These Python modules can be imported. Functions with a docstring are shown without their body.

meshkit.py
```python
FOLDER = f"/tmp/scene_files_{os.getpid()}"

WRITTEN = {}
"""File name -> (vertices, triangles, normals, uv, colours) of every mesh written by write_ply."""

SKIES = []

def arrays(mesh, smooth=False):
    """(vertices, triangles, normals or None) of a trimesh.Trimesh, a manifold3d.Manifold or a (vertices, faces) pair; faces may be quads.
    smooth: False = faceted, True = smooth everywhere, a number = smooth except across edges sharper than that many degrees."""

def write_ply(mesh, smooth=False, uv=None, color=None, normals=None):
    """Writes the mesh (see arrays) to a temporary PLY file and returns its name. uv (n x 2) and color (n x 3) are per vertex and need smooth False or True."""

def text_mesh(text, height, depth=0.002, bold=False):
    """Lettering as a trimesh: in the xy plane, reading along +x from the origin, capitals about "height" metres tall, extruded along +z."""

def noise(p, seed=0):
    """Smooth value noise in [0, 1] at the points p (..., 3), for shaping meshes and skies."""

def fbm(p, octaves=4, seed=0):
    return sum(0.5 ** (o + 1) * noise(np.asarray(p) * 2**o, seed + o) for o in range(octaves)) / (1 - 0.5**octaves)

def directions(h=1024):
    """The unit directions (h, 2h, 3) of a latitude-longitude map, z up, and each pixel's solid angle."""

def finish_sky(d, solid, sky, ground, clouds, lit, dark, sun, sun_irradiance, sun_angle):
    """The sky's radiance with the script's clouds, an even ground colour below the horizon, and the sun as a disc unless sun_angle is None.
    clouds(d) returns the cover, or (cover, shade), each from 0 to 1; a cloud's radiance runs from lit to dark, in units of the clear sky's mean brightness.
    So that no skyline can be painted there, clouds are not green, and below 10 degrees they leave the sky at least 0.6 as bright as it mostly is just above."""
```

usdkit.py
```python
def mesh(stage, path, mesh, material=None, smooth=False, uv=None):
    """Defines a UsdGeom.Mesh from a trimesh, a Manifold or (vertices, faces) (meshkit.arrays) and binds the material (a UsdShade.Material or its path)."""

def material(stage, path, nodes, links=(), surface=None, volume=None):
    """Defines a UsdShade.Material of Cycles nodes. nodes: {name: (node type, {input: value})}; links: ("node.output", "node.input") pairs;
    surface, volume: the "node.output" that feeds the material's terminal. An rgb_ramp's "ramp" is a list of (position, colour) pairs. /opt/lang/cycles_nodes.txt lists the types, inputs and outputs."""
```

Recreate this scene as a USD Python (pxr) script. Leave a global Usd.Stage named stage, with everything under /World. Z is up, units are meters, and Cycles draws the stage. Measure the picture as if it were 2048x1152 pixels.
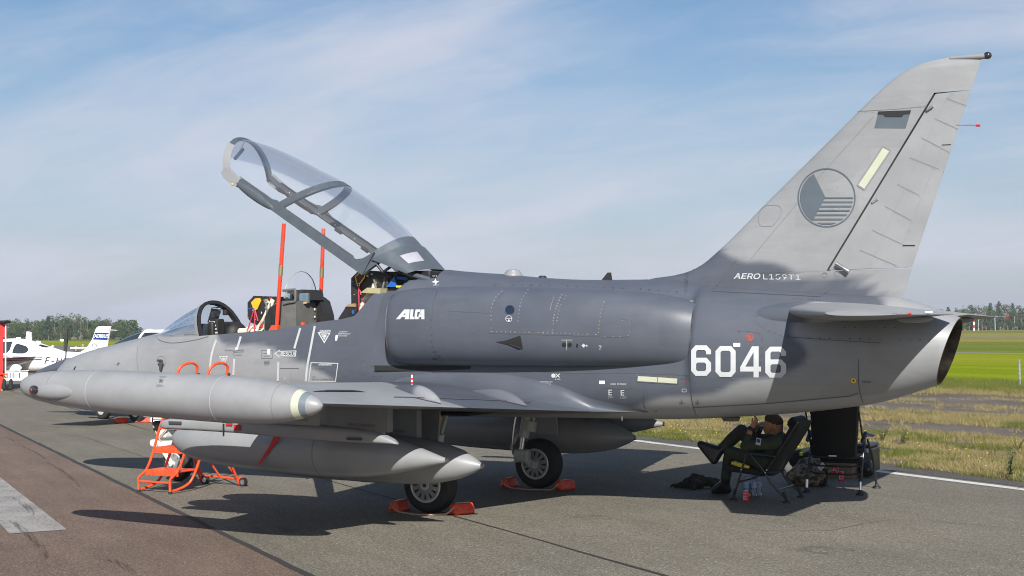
import math, random
import numpy as np, trimesh, shapely, meshkit, usdkit
import shapely.geometry as sg
import manifold3d as m3
from pxr import Usd, UsdGeom, UsdLux, UsdShade, Gf, Sdf, Vt

stage = Usd.Stage.CreateInMemory()
UsdGeom.SetStageUpAxis(stage, UsdGeom.Tokens.z)
UsdGeom.SetStageMetersPerUnit(stage, 1.0)
UsdGeom.Xform.Define(stage, '/World')
UsdGeom.Scope.Define(stage, '/World/Looks')
rnd = random.Random(7)
rng = np.random.default_rng(7)
A = lambda *v: np.array(v, float)

# ------------------------------------------------------------------ camera, sky, sun
# world: the jet's main wheels stand either side of the origin, x aft, y to its starboard, z up
CAM = A(7.72349, -13.30327, 1.9); YAW, PITCH, ROLL, FPX = -0.50738, 0.03201, -0.01005, 2700.0
FWD = A(math.sin(YAW) * math.cos(PITCH), math.cos(YAW) * math.cos(PITCH), math.sin(PITCH))
_r = np.cross(FWD, [0, 0, 1]); _r /= np.linalg.norm(_r); _u = np.cross(_r, FWD)
RIGHT = math.cos(ROLL) * _r + math.sin(ROLL) * _u
UP = -math.sin(ROLL) * _r + math.cos(ROLL) * _u
EXPOSURE = 0.62
cam = UsdGeom.Camera.Define(stage, '/World/camera')
cam.AddTransformOp().Set(Gf.Matrix4d(*RIGHT, 0, *UP, 0, *(-FWD), 0, *CAM, 1))
cam.CreateHorizontalApertureAttr(36.0)
cam.CreateFocalLengthAttr(36.0 * FPX / 2048)
cam.CreateExposureAttr(EXPOSURE)

SUN = A(0.86, -1.225, 1.0); SUN /= np.linalg.norm(SUN)
SUN_EL, SUN_ROT = math.asin(SUN[2]), math.atan2(SUN[0], SUN[1])
SKY_STRENGTH, SUN_INTENSITY = 0.062, 1.25
sky_mat = usdkit.material(stage, '/World/Looks/sky', {
    'tc': ('texture_coordinate', {}),
    'sep': ('separate_xyz', {}),
    'zc': ('math', {'math_type': 'maximum', 'value2': 0.02}),
    'zz': ('math', {'math_type': 'add', 'value2': 0.22}),
    'dx': ('math', {'math_type': 'divide'}), 'dy': ('math', {'math_type': 'divide'}),
    'pl': ('combine_xyz', {}),
    'map': ('mapping', {'scale': (0.75, 1.45, 1.0), 'rotation': (0, 0, 0.30), 'location': (2.3, 0.9, 0)}),
    'n1': ('noise_texture', {'scale': 0.85, 'detail': 5.0, 'roughness': 0.48, 'distortion': 0.5}),
    'n2': ('noise_texture', {'scale': 4.6, 'detail': 6.0, 'roughness': 0.6, 'distortion': 0.8}),
    'nm': ('mix_float', {'fac': 0.16}),
    'cov': ('map_range', {'range_type': 'smoothstep', 'from_min': 0.36, 'from_max': 0.66, 'to_min': 0.0, 'to_max': 0.9, 'clamp': True}),
    'thin': ('map_range', {'range_type': 'smoothstep', 'from_min': 0.2, 'from_max': 0.8, 'to_min': 1.0, 'to_max': 0.3, 'clamp': True}), 'cv': ('math', {'math_type': 'multiply'}),
    'hz': ('map_range', {'range_type': 'smoothstep', 'from_min': 0.0, 'from_max': 0.30, 'to_min': 0.72, 'to_max': 0.0, 'clamp': True}),
    'hs': ('hsv', {'saturation': 1.34, 'value': 1.06}),
    'sky': ('sky_texture', {'sky_type': 'single_scattering', 'sun_disc': False, 'sun_elevation': SUN_EL, 'sun_rotation': SUN_ROT, 'altitude': 60.0, 'air_density': 1.0, 'aerosol_density': 1.0, 'ozone_density': 1.5}),
    'm1': ('mix', {'color2': (5.0, 5.45, 6.8)}),
    'm2': ('mix', {'color2': (6.9, 7.15, 8.2)}),
    'bg': ('background_shader', {'strength': SKY_STRENGTH}),
}, [('tc.generated', 'sep.vector'), ('sep.z', 'zc.value1'), ('zc.value', 'zz.value1'), ('sep.x', 'dx.value1'), ('zz.value', 'dx.value2'), ('sep.y', 'dy.value1'), ('zz.value', 'dy.value2'),
    ('dx.value', 'pl.x'), ('dy.value', 'pl.y'), ('pl.vector', 'map.vector'), ('map.vector', 'n1.vector'), ('map.vector', 'n2.vector'),
    ('n1.fac', 'nm.a'), ('n2.fac', 'nm.b'), ('nm.result', 'cov.value'), ('sep.z', 'hz.value'),
    ('sky.color', 'hs.color'), ('hs.color', 'm1.color1'), ('hz.result', 'm1.fac'), ('m1.color', 'm2.color1'), ('sep.z', 'thin.value'), ('cov.result', 'cv.value1'), ('thin.result', 'cv.value2'), ('cv.value', 'm2.fac'), ('m2.color', 'bg.color')], surface='bg.background')
dome = UsdLux.DomeLight.Define(stage, '/World/sky')
UsdShade.MaterialBindingAPI.Apply(dome.GetPrim()).Bind(sky_mat)
dome.GetPrim().SetCustomDataByKey('kind', 'structure')
dome.GetPrim().SetCustomDataByKey('label', 'pale blue sky with thin wispy cloud above the airfield')
sun = UsdLux.DistantLight.Define(stage, '/World/sun')
sun.CreateIntensityAttr(SUN_INTENSITY); sun.CreateAngleAttr(0.5); sun.CreateColorAttr(Gf.Vec3f(1.0, 0.962, 0.905)); sun.CreateNormalizeAttr(True)
_z = SUN; _x = np.cross([0, 0, 1], _z); _x /= np.linalg.norm(_x); _y = np.cross(_z, _x)
sun.AddTransformOp().Set(Gf.Matrix4d(*_x, 0, *_y, 0, *_z, 0, *(SUN * 50), 1))

# ------------------------------------------------------------------ helpers: where a sight line meets a surface
def ray(px):
    px = np.atleast_2d(np.asarray(px, float))
    return RIGHT * (px[:, :1] - 1024) - UP * (px[:, 1:2] - 576) + FWD * FPX
def at(px, axis, val):
    v = ray(px); t = (np.asarray(val, float) - CAM[axis]) / v[:, axis]
    return CAM + t[:, None] * v
def at1(a, b, axis, val): return at([(a, b)], axis, val)[0]
def XZ(pts, y): return at(pts, 1, y)[:, [0, 2]]
def ground(a, b): return at1(a, b, 2, 0.0)
def project(P):
    q = np.asarray(P, float) - CAM; z = q @ FWD
    return np.stack([1024 + FPX * (q @ RIGHT) / z, 576 - FPX * (q @ UP) / z], -1)

# ------------------------------------------------------------------ helpers: stage
names, BASE = {}, {}
def numbered(path):
    k = names.get(path, 0); names[path] = k + 1
    return path if k == 0 else f'{path}_{k:03d}'
def tag(prim, label=None, cat=None, group=None, kind=None):
    for k, v in (('label', label), ('category', cat), ('group', group), ('kind', kind)):
        if v: prim.SetCustomDataByKey(k, v)
    return prim
def thing(name, label, cat, loc=(0, 0, 0), group=None, kind=None):
    path = numbered('/World/' + name)
    x = UsdGeom.Xform.Define(stage, path); x.AddTranslateOp().Set(Gf.Vec3d(*map(float, loc)))
    BASE[path] = A(*loc)
    tag(x.GetPrim(), label, cat, group, kind)
    return path
def write(path, mesh, mat, smooth=30, attrs=None, base=None):
    v, f, n = meshkit.arrays(mesh, smooth)
    w = v if base is None else v - base
    m = UsdGeom.Mesh.Define(stage, path)
    m.CreatePointsAttr(Vt.Vec3fArray.FromNumpy(w.astype(np.float32)))
    m.CreateFaceVertexCountsAttr(Vt.IntArray.FromNumpy(np.full(len(f), 3, np.int32)))
    m.CreateFaceVertexIndicesAttr(Vt.IntArray.FromNumpy(np.ascontiguousarray(f, np.int32).ravel()))
    m.CreateSubdivisionSchemeAttr('none')
    if n is not None:
        m.CreateNormalsAttr(Vt.Vec3fArray.FromNumpy(n.astype(np.float32))); m.SetNormalsInterpolation('vertex')
    for k, fn in (attrs or {}).items():
        val = np.asarray(fn(v), np.float32)
        UsdGeom.PrimvarsAPI(m).CreatePrimvar(k, Sdf.ValueTypeNames.Color3fArray, 'vertex').Set(Vt.Vec3fArray.FromNumpy(val))
    UsdShade.MaterialBindingAPI.Apply(m.GetPrim()).Bind(mat)
    return m.GetPrim()
def part(parent, name, mesh, mat, smooth=30, attrs=None, label=None, kind=None):
    if parent.count('/') > 3: parent = '/'.join(parent.split('/')[:4])
    path = numbered(parent + '/' + name)
    root = '/'.join(path.split('/')[:3])
    tag(write(path, mesh, mat, smooth, attrs, BASE.get(root)), label, kind=kind)
    return path
def single(name, mesh, mat, label, cat, smooth=30, group=None, kind=None, attrs=None):
    path = numbered('/World/' + name)
    tag(write(path, mesh, mat, smooth, attrs), label, cat, group, kind)
    return path
def structure(name, mesh, mat, label=None, smooth=False, kind='structure'):
    path = numbered('/World/' + name)
    tag(write(path, mesh, mat, smooth), label, kind=kind)
    return path
def copy_of(path, delta, label, rotz=0.0, scale=1.0, loc=None):
    src = stage.GetPrimAtPath(path)
    new = numbered('/World/' + path.split('/')[2].rstrip('0123456789').rstrip('_'))
    x = UsdGeom.Xform.Define(stage, new)
    b = BASE[path] + A(*delta) if loc is None else A(*loc)
    x.AddTranslateOp().Set(Gf.Vec3d(*map(float, b)))
    if rotz: x.AddRotateZOp().Set(float(rotz))
    if np.ndim(scale) or scale != 1.0:
        s = np.broadcast_to(scale, 3); x.AddScaleOp().Set(Gf.Vec3f(*map(float, s)))
    p = x.GetPrim(); p.GetReferences().AddInternalReference(src.GetPath())
    # the reference brings the source's xform ops; the ones set here are stronger
    p.SetInstanceable(True)
    was = src.GetCustomData()
    tag(p, label, was.get('category'), was.get('group'))
    BASE[new] = b
    return new

# ------------------------------------------------------------------ helpers: shapes
cat_ = lambda ms: trimesh.util.concatenate([m for m in ms if m is not None])
def grid_mesh(rows, close_u=False, cap0=False, cap1=False):
    """rows: (n, m, 3) points; close_u joins the last point of a row to its first."""
    R = np.asarray(rows, float); n, m, _ = R.shape
    v = R.reshape(-1, 3); i, j = np.meshgrid(np.arange(n - 1), np.arange(m if close_u else m - 1), indexing='ij')
    j2 = (j + 1) % m
    a, b, c, d = i * m + j, i * m + j2, (i + 1) * m + j2, (i + 1) * m + j
    f = np.vstack([np.stack([a, b, c], -1).reshape(-1, 3), np.stack([a, c, d], -1).reshape(-1, 3)])
    vs, fs = [v], [f]
    k = len(v)
    for row, on, flip in ((0, cap0, True), (n - 1, cap1, False)):
        if on:
            vs.append(R[row].mean(0)[None]); q = np.arange(m); q2 = (q + 1) % m
            t = np.stack([row * m + q, row * m + q2, np.full(m, k)], -1)
            fs.append(t[:, ::-1] if flip else t); k += 1
    msh = trimesh.Trimesh(np.vstack(vs), np.vstack(fs), process=False)
    keep = msh.area_faces > 1e-12
    msh.update_faces(keep)
    return msh
def fixn(m):
    if m.volume < 0: m.invert()
    return m
def box(c, s, R=None):
    m = trimesh.creation.box(s)
    if R is not None: m.apply_transform(R)
    m.apply_translation(c); return m
def rotm(axis, deg): return trimesh.transformations.rotation_matrix(math.radians(deg), axis)
def basis_m(x, y, z):
    M = np.eye(4); M[:3, 0], M[:3, 1], M[:3, 2] = x, y, z; return M
def rbox(c, s, r=0.02, R=None, seg=8):
    s = np.asarray(s, float) / 2 - r
    b = m3.Manifold.batch_hull([m3.Manifold.sphere(r, seg).translate((sx * s[0], sy * s[1], sz * s[2])) for sx in (-1, 1) for sy in (-1, 1) for sz in (-1, 1)])
    v, f, _ = meshkit.arrays(b); m = trimesh.Trimesh(v, f, process=False)
    if R is not None: m.apply_transform(R)
    m.apply_translation(c); return m
def cyl(p0, p1, r, seg=12, r1=None, caps=True):
    p0, p1 = A(*p0), A(*p1); d = p1 - p0; d /= np.linalg.norm(d)
    a = np.cross(d, [0, 0, 1] if abs(d[2]) < .9 else [1, 0, 0]); a /= np.linalg.norm(a); b = np.cross(d, a)
    t = np.linspace(0, 2 * np.pi, seg, endpoint=False); ring = np.cos(t)[:, None] * a + np.sin(t)[:, None] * b
    return fixn(grid_mesh([p0 + r * ring, p1 + (r if r1 is None else r1) * ring], True, caps, caps))
def tube(pts, r, seg=8, closed=False):
    P = np.asarray(pts, float); n = len(P)
    T = np.gradient(P, axis=0) if not closed else np.roll(P, -1, 0) - np.roll(P, 1, 0)
    T /= np.maximum(np.linalg.norm(T, axis=1, keepdims=True), 1e-9)
    a = np.cross(T[0], [0, 0, 1] if abs(T[0][2]) < .9 else [1, 0, 0]); a /= np.linalg.norm(a)
    t = np.linspace(0, 2 * np.pi, seg, endpoint=False); rows = []
    rr = np.broadcast_to(r, n)
    for i in range(n):
        a = a - T[i] * (a @ T[i]); a /= np.linalg.norm(a); b = np.cross(T[i], a)
        rows.append(P[i] + rr[i] * (np.cos(t)[:, None] * a + np.sin(t)[:, None] * b))
    if closed: rows.append(rows[0])
    return fixn(grid_mesh(rows, True, not closed, not closed))
def smooth_path(pts, n=24):
    P = np.asarray(pts, float); d = np.r_[0, np.cumsum(np.linalg.norm(np.diff(P, axis=0), axis=1))]
    from scipy.interpolate import CubicSpline, PchipInterpolator
    return PchipInterpolator(d, P)(np.linspace(0, d[-1], n))
def revolve(p0, p1, prof, seg=48):
    """prof: (t along p0->p1 in 0..1, radius)"""
    p0, p1 = A(*p0), A(*p1); d = p1 - p0; L = np.linalg.norm(d); d = d / L
    a = np.cross(d, [0, 0, 1] if abs(d[2]) < .9 else [1, 0, 0]); a /= np.linalg.norm(a); b = np.cross(d, a)
    t = np.linspace(0, 2 * np.pi, seg, endpoint=False); ring = np.cos(t)[:, None] * a + np.sin(t)[:, None] * b
    return fixn(grid_mesh([p0 + (p1 - p0) * s + max(r, 1e-5) * ring for s, r in prof], True, True, True))
def pchip(x, y, q):
    from scipy.interpolate import PchipInterpolator
    return PchipInterpolator(np.asarray(x, float), np.asarray(y, float))(q)
def ellipsoid(c, s, R=None, sub=3):
    m = trimesh.creation.icosphere(sub, 1.0); m.apply_scale(s)
    if R is not None: m.apply_transform(R)
    m.apply_translation(c); return m
def prism(poly, y0, y1):
    """poly: (x, z) outline extruded along y from y0 to y1."""
    m = trimesh.creation.extrude_polygon(sg.Polygon(poly) if not hasattr(poly, 'exterior') else poly, 1.0, engine='earcut')
    v = np.array(m.vertices); w = np.stack([v[:, 0], y0 + (y1 - y0) * v[:, 2], v[:, 1]], -1)
    return fixn(trimesh.Trimesh(w, m.faces, process=False))
def plate(poly, z0, z1):
    """poly: (x, y) outline extruded from z0 to z1."""
    m = trimesh.creation.extrude_polygon(sg.Polygon(poly) if not hasattr(poly, 'exterior') else poly, z1 - z0, engine='earcut')
    m.apply_translation((0, 0, z0)); return m
def sheet(poly, z=0.0):
    if hasattr(poly, 'geoms'): return cat_([sheet(g, z) for g in poly.geoms if g.area > 1e-6])
    v, f = trimesh.creation.triangulate_polygon(sg.Polygon(poly) if not hasattr(poly, 'exterior') else poly, engine='earcut')
    m = trimesh.Trimesh(np.c_[v, np.full(len(v), z)], f, process=False)
    if m.face_normals[:, 2].mean() < 0: m.invert()
    return m
def mirror_y(m):
    v = np.array(m.vertices) * [1, -1, 1]
    return trimesh.Trimesh(v, np.array(m.faces)[:, ::-1], process=False)
def skin(joints, bones, edge=0.03, it=8):
    """One continuous surface: hulls of spheres at the joints {name: (point, radius)} along bones [(a, b)], joined, refined and smoothed."""
    M = m3.Manifold.batch_boolean([m3.Manifold.batch_hull([m3.Manifold.sphere(joints[k][1], 16).translate(tuple(map(float, joints[k][0]))) for k in b]) for b in bones], m3.OpType.Add)
    v, f, _ = meshkit.arrays(M.refine_to_length(edge)); m = trimesh.Trimesh(v, f, process=True)
    trimesh.smoothing.filter_taubin(m, lamb=0.5, nu=0.52, iterations=it)
    return m

# ------------------------------------------------------------------ materials
def M(name, nodes, links, surface='p.BSDF', **k): return usdkit.material(stage, '/World/Looks/' + name, nodes, links, surface=surface, **k)
def plain(name, col, rough=0.5, metal=0.0, var=0.12, scale=9.0, bump=0.0, bscale=60.0, coat=0.0, spec=None):
    """a colour with uneven tone and uneven gloss; optional fine relief"""
    lo, hi = [c * (1 - var) for c in col], [min(1, c * (1 + var)) for c in col]
    p = {'metallic': metal, 'coat_weight': coat}
    if spec is not None: p['specular_ior_level'] = spec
    nodes = {'g': ('texture_coordinate', {}), 'n': ('noise_texture', {'scale': scale, 'detail': 5.0, 'roughness': 0.6}),
             'c': ('rgb_ramp', {'ramp': [(0.3, lo), (0.7, hi)]}), 'r': ('map_range', {'from_min': 0.3, 'from_max': 0.7, 'to_min': max(.02, rough - .08), 'to_max': min(1, rough + .08)}), 'p': ('principled_bsdf', p)}
    links = [('g.object', 'n.vector'), ('n.fac', 'c.fac'), ('c.color', 'p.base_color'), ('n.fac', 'r.value'), ('r.result', 'p.roughness')]
    if bump:
        nodes['bn'] = ('noise_texture', {'scale': bscale, 'detail': 3.0}); nodes['b'] = ('bump', {'strength': bump, 'distance': 0.01})
        links += [('g.object', 'bn.vector'), ('bn.fac', 'b.height'), ('b.normal', 'p.normal')]
    return M(name, nodes, links)

LIGHT, DARK = (0.224, 0.231, 0.240), (0.071, 0.081, 0.102)
paint = M('camouflage_paint', {
    'at': ('attribute', {'attribute': 'camo'}), 'sep': ('separate_color', {}),
    'g': ('geometry', {}), 'n': ('noise_texture', {'scale': 1.7, 'detail': 6.0, 'roughness': 0.62}), 'n2': ('noise_texture', {'scale': 38.0, 'detail': 3.0}),
    'st': ('mapping', {'scale': (0.5, 0.5, 4.0)}), 'n3': ('noise_texture', {'scale': 5.0, 'detail': 4.0, 'roughness': 0.7}),
    'm': ('mix', {'color1': LIGHT, 'color2': DARK}),
    'v': ('map_range', {'from_min': 0.25, 'from_max': 0.75, 'to_min': 0.90, 'to_max': 1.09}), 'v3': ('map_range', {'from_min': 0.25, 'from_max': 0.75, 'to_min': 0.94, 'to_max': 1.05}),
    'pm': ('mapping', {'scale': (1.25, 1.25, 2.6), 'location': (.3, .1, .2)}), 'pv': ('voronoi_texture', {'scale': 1.0, 'metric': 'chebychev', 'feature': 'f1'}), 'ps': ('separate_color', {}), 'pr': ('map_range', {'from_min': 0.0, 'from_max': 1.0, 'to_min': 0.955, 'to_max': 1.045}), 'vm2': ('math', {'math_type': 'multiply'}),
    'vm': ('math', {'math_type': 'multiply'}), 'mv': ('vector_math', {'math_type': 'scale'}),
    'r': ('map_range', {'from_min': 0.3, 'from_max': 0.7, 'to_min': 0.36, 'to_max': 0.50}),
    'b': ('bump', {'strength': 0.05, 'distance': 0.01}), 'p': ('principled_bsdf', {'specular_ior_level': 0.45})},
    [('at.color', 'sep.color'), ('sep.r', 'm.fac'), ('g.position', 'n.vector'), ('g.position', 'n2.vector'), ('g.position', 'st.vector'), ('st.vector', 'n3.vector'),
     ('n.fac', 'v.value'), ('n3.fac', 'v3.value'), ('g.position', 'pm.vector'), ('pm.vector', 'pv.vector'), ('pv.color', 'ps.color'), ('ps.r', 'pr.value'), ('v3.result', 'vm2.value1'), ('pr.result', 'vm2.value2'), ('v.result', 'vm.value1'), ('vm2.value', 'vm.value2'), ('m.color', 'mv.vector1'), ('vm.value', 'mv.scale'), ('mv.vector', 'p.base_color'),
     ('n.fac', 'r.value'), ('r.result', 'p.roughness'), ('n2.fac', 'b.height'), ('b.normal', 'p.normal')])
paint_light = plain('light_grey_paint', LIGHT, 0.42, var=0.08, scale=2.5)
paint_tank = plain('store_grey_paint', (0.224, 0.230, 0.238), 0.42, var=0.09, scale=3.0)
paint_dark = plain('dark_grey_paint', DARK, 0.42, var=0.08, scale=2.5)
frame_grey = plain('canopy_frame_grey', (0.066, 0.080, 0.095), 0.36, var=0.08)
off_white = plain('marking_white', (0.46, 0.475, 0.49), 0.5, var=0.05)
pure_white = plain('white_label', (0.80, 0.80, 0.80), 0.5, var=0.03)
mark_dark = plain('marking_dark_grey', (0.075, 0.095, 0.115), 0.5, var=0.06)
line_dark = plain('panel_gap', (0.045, 0.047, 0.052), 0.7, var=0.05)
line_soft = plain('panel_gap_worn', (0.075, 0.078, 0.085), 0.6, var=0.1)
line_light = plain('panel_gap_on_light', (0.165, 0.165, 0.168), 0.6, var=0.1)
rivet_dark = plain('rivet_dark', (0.04, 0.04, 0.043), 0.5, var=0.1)
rivet_bright = plain('rivet_bright', (0.27, 0.27, 0.27), 0.4, metal=0.4, var=0.45, scale=30)
glow_strip = plain('formation_strip', (0.42, 0.44, 0.34), 0.3, var=0.05)
dark_slot = plain('dark_slot', (0.012, 0.012, 0.013), 0.8)
black = plain('black_rubber', (0.013, 0.013, 0.014), 0.6, var=0.25)
soft_black = plain('black_leather', (0.018, 0.017, 0.017), 0.5, var=0.3, bump=0.2)
tyre = plain('tyre_rubber', (0.017, 0.017, 0.017), 0.75, var=0.35, scale=20, bump=0.3, bscale=90)
steel = plain('bare_steel', (0.55, 0.55, 0.53), 0.28, metal=1.0, var=0.12)
burnt = plain('burnt_metal', (0.040, 0.032, 0.025), 0.34, metal=0.8, var=0.6, scale=5)
rim_grey = plain('wheel_rim_grey', (0.50, 0.51, 0.51), 0.4, metal=0.3)
gear_paint = plain('gear_leg_paint', (0.34, 0.37, 0.34), 0.45, var=0.15)
gear_white = plain('gear_leg_white', (0.62, 0.64, 0.60), 0.4, var=0.12)
orange = M('ladder_orange', {'g': ('texture_coordinate', {}), 'n': ('noise_texture', {'scale': 22.0, 'detail': 6.0, 'roughness': 0.75}), 'c': ('rgb_ramp', {'ramp': [(0.30, (0.25, 0.05, 0.03)), (0.36, (0.60, 0.055, 0.016)), (0.6, (0.74, 0.085, 0.022)), (0.70, (0.68, 0.13, 0.06))]}), 'p': ('principled_bsdf', {'roughness': 0.42})},
           [('g.object', 'n.vector'), ('n.fac', 'c.fac'), ('c.color', 'p.base_color')])
rod_red = plain('prop_rod_red', (0.62, 0.045, 0.018), 0.38, var=0.12)
brass = plain('brass_sleeve', (0.30, 0.24, 0.13), 0.4, metal=0.5)
red = plain('red_cloth', (0.42, 0.016, 0.016), 0.65)
chock_red = M('chock_paint', {'g': ('texture_coordinate', {}), 'n': ('noise_texture', {'scale': 16.0, 'detail': 6.0, 'roughness': 0.7}), 'c': ('rgb_ramp', {'ramp': [(0.38, (0.50, 0.03, 0.012)), (0.57, (0.62, 0.06, 0.015)), (0.66, (0.42, 0.17, 0.05))]}), 'p': ('principled_bsdf', {'roughness': 0.5})},
              [('g.object', 'n.vector'), ('n.fac', 'c.fac'), ('c.color', 'p.base_color')])
rope = plain('rope', (0.42, 0.27, 0.20), 0.8, var=0.3, scale=60)
cream = plain('cream_webbing', (0.62, 0.56, 0.42), 0.8, var=0.25, scale=40, bump=0.4, bscale=120)
pink_cord = plain('crimson_cord', (0.42, 0.03, 0.06), 0.6)
amber = plain('amber_handle', (0.75, 0.36, 0.02), 0.4, var=0.1)
yellow = plain('yellow_paint', (0.72, 0.55, 0.03), 0.45)
blue = plain('blue_part', (0.015, 0.10, 0.36), 0.45)
panel_blue = plain('instrument_panel', (0.10, 0.15, 0.19), 0.5)
grey_box = plain('grey_box', (0.11, 0.11, 0.105), 0.55, var=0.15)
white_gel = plain('white_gelcoat', (0.80, 0.80, 0.80), 0.22, var=0.03, coat=0.3)
navy = plain('navy_print', (0.012, 0.045, 0.19), 0.4)
red_print = plain('red_print', (0.62, 0.02, 0.025), 0.4)
black_print = plain('black_print', (0.02, 0.02, 0.022), 0.5)
window_dark = plain('tinted_window', (0.025, 0.03, 0.037), 0.08, var=0.2, coat=0.5)
chair_cloth = plain('black_chair_fabric', (0.012, 0.013, 0.012), 0.85, var=0.3, scale=30, bump=0.3, bscale=200)
chair_tube = plain('chair_tube', (0.05, 0.055, 0.055), 0.35, metal=0.6)
alu = plain('aluminium', (0.62, 0.63, 0.64), 0.3, metal=0.9)
suit = plain('flight_suit', (0.036, 0.047, 0.030), 0.85, var=0.25, scale=14, bump=0.5, bscale=30)
skin_m = plain('skin', (0.42, 0.21, 0.13), 0.5, var=0.1, scale=20)
hair_m = plain('cropped_hair', (0.06, 0.035, 0.022), 0.8, var=0.3, scale=80, bump=0.5, bscale=300)
camo_bag = M('camouflage_fabric', {'g': ('texture_coordinate', {}), 'n': ('noise_texture', {'scale': 13.0, 'detail': 3.0}), 'c': ('rgb_ramp', {'ramp': [(0.40, (0.045, 0.036, 0.025)), (0.47, (0.16, 0.125, 0.085)), (0.55, (0.25, 0.20, 0.14)), (0.62, (0.07, 0.07, 0.04))], 'interpolate': True}), 'p': ('principled_bsdf', {'roughness': 0.85})},
              [('g.object', 'n.vector'), ('n.fac', 'c.fac'), ('c.color', 'p.base_color')])
def pane(name, tint=(0.97, 0.98, 0.99), ior=1.45, rough=0.02, body=0.05, body_col=(0.55, 0.6, 0.66), dust=0.0):
    if dust: return M(name, {'f': ('fresnel', {'IOR': ior}), 'fs': ('math', {'math_type': 'multiply', 'value2': 0.5}), 'lw': ('layer_weight', {'blend': 0.35}), 'dm': ('math', {'math_type': 'multiply_add', 'value2': dust, 'value3': body}), 't': ('transparent_bsdf', {'color': tint}), 'd': ('diffuse_bsdf', {'color': body_col}), 'a': ('mix_closure', {}), 's': ('glossy_bsdf', {'roughness': rough, 'color': (0.95, 0.97, 1.0)}), 'm': ('mix_closure', {})},
             [('lw.facing', 'dm.value1'), ('dm.value', 'a.fac'), ('t.BSDF', 'a.closure1'), ('d.BSDF', 'a.closure2'), ('f.fac', 'fs.value1'), ('fs.value', 'm.fac'), ('a.closure', 'm.closure1'), ('s.BSDF', 'm.closure2')], surface='m.closure')
    return M(name, {'f': ('fresnel', {'IOR': ior}), 't': ('transparent_bsdf', {'color': tint}), 'd': ('diffuse_bsdf', {'color': body_col}), 'a': ('mix_closure', {'fac': body}), 's': ('glossy_bsdf', {'roughness': rough, 'color': (0.95, 0.97, 1.0)}), 'm': ('mix_closure', {})},
             [('t.BSDF', 'a.closure1'), ('d.BSDF', 'a.closure2'), ('f.fac', 'm.fac'), ('a.closure', 'm.closure1'), ('s.BSDF', 'm.closure2')], surface='m.closure')
glass = pane('canopy_glass', (0.965, 0.972, 0.98), 1.5, 0.02, 0.02, (0.76, 0.77, 0.80), 0.20)
glass_screen = pane('windscreen_glass', (0.80, 0.84, 0.88), 1.5, 0.02, 0.01, (0.6, 0.65, 0.72), 0.07)
glass_thin = pane('blast_shield_glass', (0.93, 0.95, 0.95), 1.4, 0.03, 0.05)
glass_purple = pane('combiner_glass', (0.80, 0.66, 0.86), 1.5, 0.03, 0.25, (0.55, 0.42, 0.6))
lens_dark = plain('dark_lens', (0.02, 0.018, 0.02), 0.06, coat=1.0)
clear_plastic = pane('clear_bottle', (0.85, 0.9, 0.93), 1.45, 0.05, 0.12, (0.7, 0.75, 0.8))
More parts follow.
